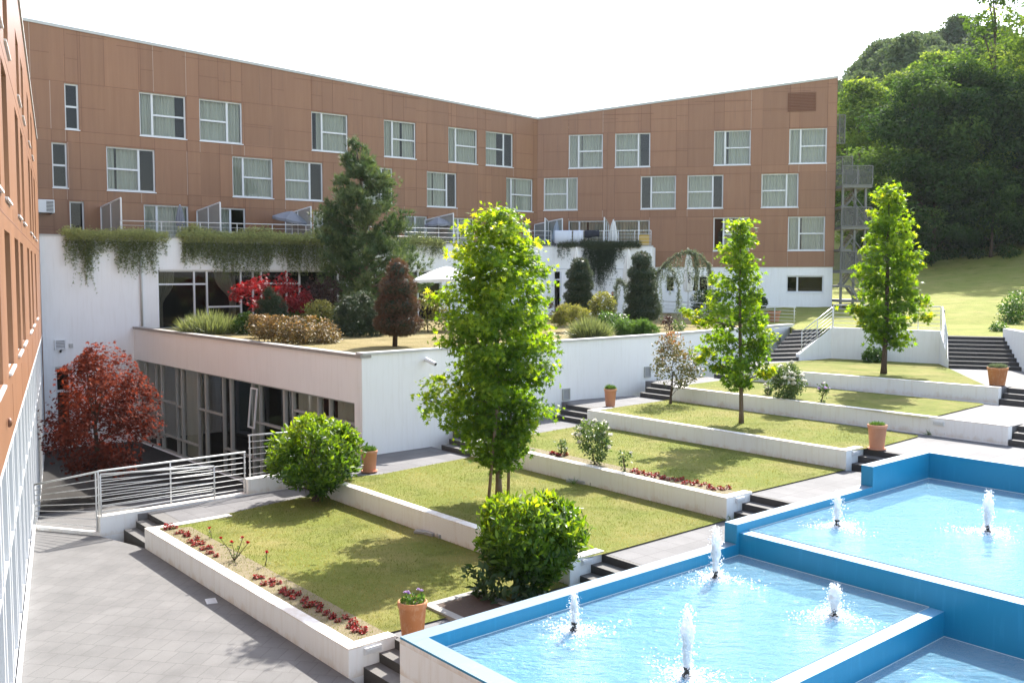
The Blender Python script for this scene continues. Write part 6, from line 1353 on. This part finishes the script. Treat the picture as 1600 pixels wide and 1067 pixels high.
# weeping cedar: arched limbs with hanging strands
b = rg(978, 510); ced = empty('weeping_cedar', b, 'weeping blue cedar with arched branches and hanging strands right of the conifers', 'conifer'); r = np.random.default_rng(150); D = b[1]+2.0
arcs = [[(982, 508), (985, 470), (1004, 440), (1030, 424), (1040, 412), (1058, 398), (1076, 393), (1094, 399), (1108, 415), (1110, 430)], [(1030, 424), (1022, 436), (1028, 470), (1034, 486)], [(1040, 412), (1052, 424), (1060, 445), (1060, 480)], [(986, 478), (978, 448), (968, 436), (962, 450), (960, 486)], [(1076, 393), (1086, 396), (1090, 412), (1089, 440)]]
PP = []; TT = []
for j, a in enumerate(arcs):
    p = [depth(x, y, D+.25*math.sin(i+j)) for i, (x, y) in enumerate(a)]; mb = MB(); n = len(p); mb.tube(p, [(.042 if j == 0 else .02)*(1-.7*i/(n-1)) for i in range(n)], 6); mb.build('branch', M['bark'], ced, smooth=True)
    q = []
    for s, e in zip(p[:-1], p[1:]): q += [s+(e-s)*t for t in np.linspace(0, 1, 12)]
    if j == 0: q = q[24:]
    for c in q:
        for _ in range(9): PP.append(c+r.normal(size=3)*.06); TT.append(r.normal(size=3)+np.array([0, 0, -.2]))
        if r.random() < (.55 if j == 0 else .3):
            ln = r.uniform(.5, 1.9 if c[0] < p[-1][0]+9 else 1.0); dx, dy = r.normal(size=2)*.12
            for t in np.arange(0, ln, .05):
                PP.append(c+np.array([dx*t+.03*math.sin(t*5), dy*t, -t])+r.normal(size=3)*.02); TT.append(np.array([0, 0, -.6])+r.normal(size=3)*.6)
PP = np.array(PP); n = len(PP); leafmesh('foliage', PP, r.normal(size=(n, 3)), np.array(TT), r.uniform(.09, .17, n), T_SPRAY, r.uniform(size=n), L['cedar'], ced)
# big white square parasol and furled ones
c = depth(698, 470, 50); c[2] = GZ; parasol_open(c, 1.55, hgt(c, 416)-GZ, 0, 'open white square parasol behind the big sweetgum crown', 'fabric_white', 4, True, .62)
for px, yt, dd, lb in ((900, 386, 3.5, 'furled white parasol sticking up behind the left tiered conifer'), (981, 390, 3.5, 'furled white parasol behind the right tiered conifer'), (1075, 389, 5.0, 'furled white parasol with dark letters inside the weeping cedar')):
    c = depth(px, 480, 56+dd); c[2] = GZ; hp = hgt(c, yt)-GZ; root = parasol_shut(c, hp, 2.1 if px < 1000 else 2.6, .28, lb, 'fabric_white', 'furled white parasols')
    if px > 1000:
        mb = MB(); z = hgt(c, 428)
        for k in range(3): mb.tube([c+np.array([.02+.07*math.cos(t), -.30, z-GZ-.22*k+.10*math.sin(t)]) for t in np.linspace(.5, 5.2, 7)], .02, 5)
        mb.build('dark_lettering', M['dark'], root)
# person behind the shrubs, hedge balls, chairs
def person(loc, z_head, yaw, shirt, lab):
    l = np.asarray(loc, float); root = empty('person', l, lab, 'person'); h = z_head-l[2]
    me = bpy.data.meshes.new('body'); s = h/1.75
    J = [(0, 0, .95, .16, .11), (0, 0, 1.15, .15, .10), (0, .0, 1.38, .17, .11), (0, 0, 1.47, .06, .06), (0, .01, 1.55, .055, .06), (0, .02, 1.62, .075, .09), (0, .02, 1.70, .07, .085), (0, .01, 1.75, .03, .04),
         (.2, 0, 1.40, .055, .055), (.25, .02, 1.12, .042, .042), (.24, .16, .92, .032, .032), (.24, .24, .88, .04, .02), (-.2, 0, 1.40, .055, .055), (-.25, .02, 1.12, .042, .042), (-.24, .16, .92, .032, .032), (-.24, .24, .88, .04, .02),
         (.10, 0, .88, .09, .09), (.11, .02, .48, .06, .06), (.11, -.01, .08, .045, .045), (.12, .14, .03, .04, .03), (-.10, 0, .88, .09, .09), (-.11, .02, .48, .06, .06), (-.11, -.01, .08, .045, .045), (-.12, .14, .03, .04, .03)]
    E_ = [(0, 1), (1, 2), (2, 3), (3, 4), (4, 5), (5, 6), (6, 7), (2, 8), (8, 9), (9, 10), (10, 11), (2, 12), (12, 13), (13, 14), (14, 15), (0, 16), (16, 17), (17, 18), (18, 19), (0, 20), (20, 21), (21, 22), (22, 23)]
    me.from_pydata([(j[0]*s, j[1]*s, j[2]*s) for j in J], E_, [])
    me.materials.append(M[shirt]); o = link_mesh('body', me, root, None) if False else bpy.data.objects.new('body', me)
    COL.objects.link(o); o.parent = root; ORG[o.name] = ORG[root.name]
    m_ = o.modifiers.new('skin', 'SKIN'); sk = me.skin_vertices[0].data
    for i, j in enumerate(J): sk[i].radius = (j[3]*s, j[4]*s)
    sk[0].use_root = True; sb = o.modifiers.new('sub', 'SUBSURF'); sb.levels = 1; sb.render_levels = 2
    q = MB(); c = l+np.array([0, .02, 1.655])*s*np.array([1, 1, 1]); c = l+np.array([0, .02*s, 1.64*s])
    q.lathe([(.001, -.13*s), (.06*s, -.10*s), (.085*s, -.03*s), (.088*s, .04*s), (.07*s, .085*s), (.001, .11*s)], c+[0, -.012, 0], 16); q.build('head', M['skin'], root, smooth=True)
    q = MB(); q.lathe([(.092*s, .005*s), (.096*s, .05*s), (.075*s, .10*s), (.001, .128*s)], c+[0, .012, .0], 16); q.build('hair', M['hair'], root, smooth=True)
    q = MB(); q.lathe([(.001, .02*s), (.016*s, 0), (.001, -.02*s)], c+[0, -.095*s, -.02*s], 8); q.build('nose', M['skin'], root); root.rotation_euler = (0, 0, yaw)
c = depth(957, 480, 60.5); c[2] = GZ; person(c, hgt(c, 455.5), R(-60), 'cloth_dark', 'person with short dark hair behind the golden shrub, only head showing')
c = onterr(FL, 671, 352, 2.6); person(c, hgt(c, 349), R(20), 'cloth_pale', 'person in a pale shirt standing under the domed grey parasol')
for px, py, x0, x1, y0, lb in ((1104, 487, 1082, 1128, 456, 'dark clipped shrub ball by the white wall, left of the second sweetgum'), (1184, 482, 1172, 1197, 462, 'dark clipped shrub ball right of the second sweetgum crown')):
    b = at(px, py, UP); b = depth(px, py, 64.5); b[2] = UP; plant('shrub_ball', lb, 'shrub', b, [(y0, x0+10, x1-10), (y0+6, x0+2, x1-2), ((y0+py)/2, x0, x1), (py-4, x0+4, x1-4)], 60, 2200, .12, .16, T_LEAF, 'darkshrub', 'dark shrub balls', 1, .4, .4, .6, .6, .4, seed=px)
b = at(1592, 500, UP+.2); plant('laurel_bush', 'grey green bush on top of the white wall at the right edge', 'bush', b, [(458, 1585, 1640), (470, 1570, 1660), (485, 1562, 1670), (500, 1562, 1670), (515, 1566, 1665)], 130, 5200, .16, .17, T_LEAF, 'greenshrub', None, .8, .3, .5, .6, .6, .3, seed=161)
b = at(1562, 518, UP); plant('low_shrub', 'small shrub at the top of the wide dark stair', 'shrub', b, [(506, 1554, 1568), (512, 1548, 1570), (518, 1550, 1568)], 20, 420, .08, .13, T_LEAF, 'greenshrub', None, 1, .2, .5, .6, .6, .3, seed=162)

# ------------------------------------------------------------------ trailing plants over the terrace parapet
def trailing(f, spans, lab, m, seed, z0=PT+.08, tophump=.28):
    """spans = rows (px left, px right, row where strands end, strands)"""
    r = np.random.default_rng(seed); PP = []; TT = []; first = None
    for (xa, xb, yb, n) in spans:
        for i in range(n):
            x = r.uniform(xa, xb); u = f.uz(x, 385)[0]; ze = f.uz(x, yb)[1]; nf = .5+.5*math.sin(u*2.3+seed)*math.sin(u*.83+seed*2); ln = (z0-ze)*r.uniform(.18, 1.0)*(.62+.5*nf); o = r.uniform(.05, .40); dr_ = r.normal()*.12; hump = r.uniform(0, tophump)*(.4+.8*(.5+.5*math.sin(u*1.7+seed)))
            if first is None: first = f.P(u, z0, .1)
            ph = r.uniform(0, 6)
            path = [(u+r.normal()*.05, z0+hump*.4, -.25), (u, z0+hump, .0), (u+dr_*.2, z0+hump*.4, o*.8)]
            for (a, z, q) in path:
                for _ in range(4): PP.append(np.array(f.P(a, z, q))+r.normal(size=3)*.09); TT.append(r.normal(size=3)+np.array([0, 0, -.2]))
            for t in np.arange(0, ln, .085):
                PP.append(np.array(f.P(u+dr_*t+.05*math.sin(t*4+ph), z0+hump*.4-t, o*(1-.25*t/max(ln, .1))+.04*math.sin(t*6+ph)))+r.normal(size=3)*.035); TT.append(np.array([0, 0, -.8])+r.normal(size=3)*.55)
    PP = np.array(PP); n = len(PP)
    return tag(leafmesh('trailing_plant', PP, r.normal(size=(n, 3)), np.array(TT), r.uniform(.07, .16, n), T_SPRAY, np.clip(r.uniform(size=n)*.6+.5*(PP[:, 2] > z0-.25), 0, 1), L[m], None, first), lab, 'trailing plant', 'plants trailing over the parapet')
trailing(FT, [(102, 125, 425, 60), (118, 140, 462, 50), (135, 160, 435, 50), (155, 185, 412, 60), (180, 240, 440, 180), (240, 262, 400, 30), (98, 262, 378, 70)], 'thin trailing plant at the left end of the parapet with the longest strands', 'vine', 171)
trailing(FT, [(284, 310, 424, 120), (305, 470, 440, 660), (470, 540, 440, 180), (278, 540, 384, 130)], 'dense wide trailing plant above the restaurant window, left of the pine', 'vine', 172, tophump=.5)
trailing(FT, [(620, 692, 410, 190), (540, 625, 400, 120), (620, 690, 380, 50)], 'trailing plant over the parapet just right of the pine', 'vine', 173, tophump=.45)
trailing(FTR, [(912, 962, 445, 260), (945, 975, 420, 60), (930, 950, 462, 60), (962, 1000, 392, 60), (880, 1000, 388, 200), (870, 890, 415, 24)], 'dark trailing plant hanging deepest, below the washing', 'vinedark', 174)
trailing(FTR, [(822, 850, 402, 70)], 'small dark trailing plant in the corner of the terrace', 'vinedark', 175)

# ------------------------------------------------------------------ grass blades on the nearer lawns
def inpoly(x, y, poly):
    c = np.zeros(len(x), bool); n = len(poly); j = n-1
    for i in range(n):
        xi, yi, xj, yj = poly[i][0], poly[i][1], poly[j][0], poly[j][1]
        m = ((yi > y) != (yj > y)) & (x < (xj-xi)*(y-yi)/(yj-yi+1e-12)+xi); c ^= m; j = i
    return c
PP = []; r = np.random.default_rng(180)
for k, n in ((1, 60000), (2, 52000), (3, 30000), (4, 20000)):
    pl = lawns[k]; x = r.uniform(min(p[0] for p in pl), max(p[0] for p in pl), n); y = r.uniform(min(p[1] for p in pl), max(p[1] for p in pl), n); m = inpoly(x, y, pl); PP.append(np.stack([x[m], y[m], np.full(m.sum(), TZ[k]-.014)], 1))
PP = np.concatenate(PP); n = len(PP); tb = (T_BLADE[0]*np.array([2.6, 1, 1]), T_BLADE[1])
tag(leafmesh('grass', PP, r.normal(size=(n, 3)), r.normal(size=(n, 3))*.55+np.array([0, 0, 1]), r.uniform(.025, .065, n), tb, np.clip(r.uniform(size=n)*.6+.35*np.sin(PP[:, 0]*1.7)*np.sin(PP[:, 1]*1.3+1)+.2, 0, 1), L['grass'], None, PP[0]), 'short mown grass blades on the terrace lawns', 'grass', None, 'stuff')

# ------------------------------------------------------------------ wood on the hill
def forest_tree(name, lab, loc, h, cr, mats, seed, n, ls, group, lo=.28):
    r = np.random.default_rng(seed); loc = np.asarray(loc, float); root = empty(name, loc, lab, 'tree', group)
    nl = 9; C = []; mb = MB(); mb.tube([loc-[0, 0, .3], loc+[.1*h*.1, 0, h*.35], loc+[0, .05*h*.2, h*.8]], [h*.016, h*.011, h*.003], 8)
    for i in range(70):
        t = r.uniform(lo, .98); a = r.uniform(0, 2*PI); w = cr*(math.sin(PI*min(1, (t-lo)/(1-lo)*.80+.20))**.7)*r.uniform(.45, 1.0); c = loc+np.array([w*math.cos(a), w*math.sin(a), h*t]); C.append(c)
        if i < 16: s = loc+np.array([0, 0, h*max(lo*.7, t-.18)]); mb.tube([s, (s+c)/2+[0, 0, .2], c], [h*.005, h*.003, h*.001], 5)
    mb.build('trunk', M['barkdark'], root, smooth=True)
    C = np.array(C); k = r.integers(0, len(C), n); d = nrm(r.normal(size=(n, 3))); q = r.uniform(.2, 1, n)[:, None]**.5; P = C[k]+d*q*np.array([cr*.33, cr*.33, cr*.20])
    N = d*.5+np.array([0, 0, .7])+r.normal(size=(n, 3))*.55; lv = np.clip(.62*r.uniform(0, 1, len(C))[k]**1.3+.28*r.uniform(size=n)+.22*d[:, 2], 0, 1)
    leafmesh('crown', P, N, r.normal(size=(n, 3)), ls*r.uniform(.6, 1.25, n), T_LEAF, lv, L[mats], root); return root
grp = 'trees of the wood behind the hill lawn'
tmpl = [forest_tree('woodland_tree', 'pale green tall tree rising above the wood at the right', depth(1545, 400, 100)*[1, 1, 0]+[0, 0, hz(depth(1545, 400, 100)[0], 100)-.3], 25.5, 5.2, 'wood', 201, 10000, .48, grp, .22),
        forest_tree('woodland_tree', 'broad very dark tree in the middle of the wood edge', depth(1432, 400, 96)*[1, 1, 0]+[0, 0, hz(depth(1432, 400, 96)[0], 96)-.3], 18.5, 6.0, 'wooddark', 202, 20000, .44, grp, .05),
        forest_tree('woodland_tree', 'light green rounded tree just right of the fire escape', depth(1338, 400, 110)*[1, 1, 0]+[0, 0, hz(depth(1338, 400, 110)[0], 110)-.3], 17.5, 4.6, 'wood', 203, 15000, .44, grp, .15)]
spots = [(1, 1480, 94, 1.02), (1, 1520, 93, .95), (1, 1565, 92, .86), (1, 1610, 92, .9), (0, 1590, 97, .78), (0, 1500, 104, .66), (2, 1372, 113, .84), (0, 1620, 104, .76), (2, 1455, 117, 1.0), (2, 1352, 117, .78), (0, 1575, 110, .78), (1, 1660, 90, 1.0), (0, 1680, 100, .9), (2, 1316, 121, .8), (2, 1420, 125, .9), (1, 1376, 96, .45), (1, 1455, 90, .7), (1, 1545, 89, .5), (1, 1720, 88, .9), (2, 1395, 123, .85), (2, 1340, 100, .5), (2, 1530, 91, .7), (0, 1462, 108, .60)]
rr_ = random.Random(8); kinds = ['pale green leafy tree in the wood, among its neighbours at the right', 'dark leafy tree along the shaded wood edge above the hill lawn', 'light green tree in the wood between the fire escape and the dark trees']
for (k, px, d, s) in spots:
    d += 4
    x = (px-800)/F*d; copy_tree(tmpl[k], (x, d, hz(x, d)-.3), rr_.uniform(0, 6), (s*rr_.uniform(.9, 1.1), s*rr_.uniform(.9, 1.1), s), None, kinds[k])
ft = forest_tree('distant_tree', 'hazy distant tree on the hilltop wood, seen above the roof edge and the near trees', (90, 215, hz(90, 215)-.5), 17, 6.5, 'woodfar', 210, 9000, .75, 'distant trees on the hilltop', .1)
for i in range(64):
    px = 1225+i*6.6+rr_.uniform(-10, 10); d = rr_.choice([150, 175, 200, 215, 235])+rr_.uniform(-8, 8); x = (px-800)/F*d
    s = rr_.uniform(.75, 1.1)*(.5+.5*min(1, max(0, (px-1235)/120))); copy_tree(ft, (x, d, hz(x, d)-.5), rr_.uniform(0, 6), (s, s, s*rr_.uniform(.9, 1.15)))

# ------------------------------------------------------------------ air
m, nt, out = mat('thin_haze'); pv = nt.nodes.new('ShaderNodeVolumePrincipled'); pv.inputs['Color'].default_value = (.86, .91, 1, 1); pv.inputs['Density'].default_value = HAZE; pv.inputs['Anisotropy'].default_value = .3; nt.links.new(pv.outputs[0], out.inputs['Volume'])
mb = MB(); mb.hexa([(-3000, -3000, -4), (3000, -3000, -4), (3000, 3000, -4), (-3000, 3000, -4)], [(-3000, -3000, 85), (3000, -3000, 85), (3000, 3000, 85), (-3000, 3000, 85)]); tag(mb.build('haze', m, None, (0, 0, -4)), kind='stuff', label='thin pale summer haze')
# ------------------------------------------------------------------ light, sky, camera
HAZE_ = 0
SAZ, SEL = 25.0, 43.0
w = bpy.data.worlds.new('World'); SC.world = w; w.use_nodes = True; nt = w.node_tree; nt.nodes.clear()
sk = nt.nodes.new('ShaderNodeTexSky'); sk.sky_type = 'NISHITA'; sk.sun_disc = False; sk.sun_elevation = R(SEL); sk.sun_rotation = R(SAZ); sk.air_density = 1.0; sk.dust_density = 1.0; sk.ozone_density = 1.0
bw = nt.nodes.new('ShaderNodeRGBToBW'); mxs = nt.nodes.new('ShaderNodeMix'); mxs.data_type = 'RGBA'; mxs.inputs[0].default_value = .42; nt.links.new(sk.outputs[0], bw.inputs[0]); nt.links.new(sk.outputs[0], mxs.inputs[6]); nt.links.new(bw.outputs[0], mxs.inputs[7])   # thin white summer haze over the blue
bg = nt.nodes.new('ShaderNodeBackground'); bg.inputs['Strength'].default_value = .15; ow = nt.nodes.new('ShaderNodeOutputWorld'); nt.links.new(mxs.outputs[2], bg.inputs[0]); nt.links.new(bg.outputs[0], ow.inputs[0])
ld = bpy.data.lights.new('sun', 'SUN'); ld.energy = 3.4; ld.angle = R(.53); ld.color = (1, .95, .87); lo = bpy.data.objects.new('sun', ld); COL.objects.link(lo)
sv = Vector((math.sin(R(SAZ))*math.cos(R(SEL)), math.cos(R(SAZ))*math.cos(R(SEL)), math.sin(R(SEL)))); lo.rotation_euler = sv.to_track_quat('Z', 'Y').to_euler(); lo.location = (0, 0, 60)
cd = bpy.data.cameras.new('camera'); cam = bpy.data.objects.new('camera', cd); COL.objects.link(cam); cam.location = (0, 0, H); cam.rotation_euler = (PI/2-TH, 0, 0)
cd.sensor_width = 36; cd.lens = F/1600*36; cd.clip_end = 6000; cd.clip_start = .1; SC.camera = cam
SC.view_settings.view_transform = 'Standard'; SC.view_settings.look = 'None'; SC.view_settings.gamma = 1; SC.view_settings.exposure = 1.85
SC.cycles.max_bounces = 8; SC.cycles.transparent_max_bounces = 16; SC.cycles.sample_clamp_indirect = 6
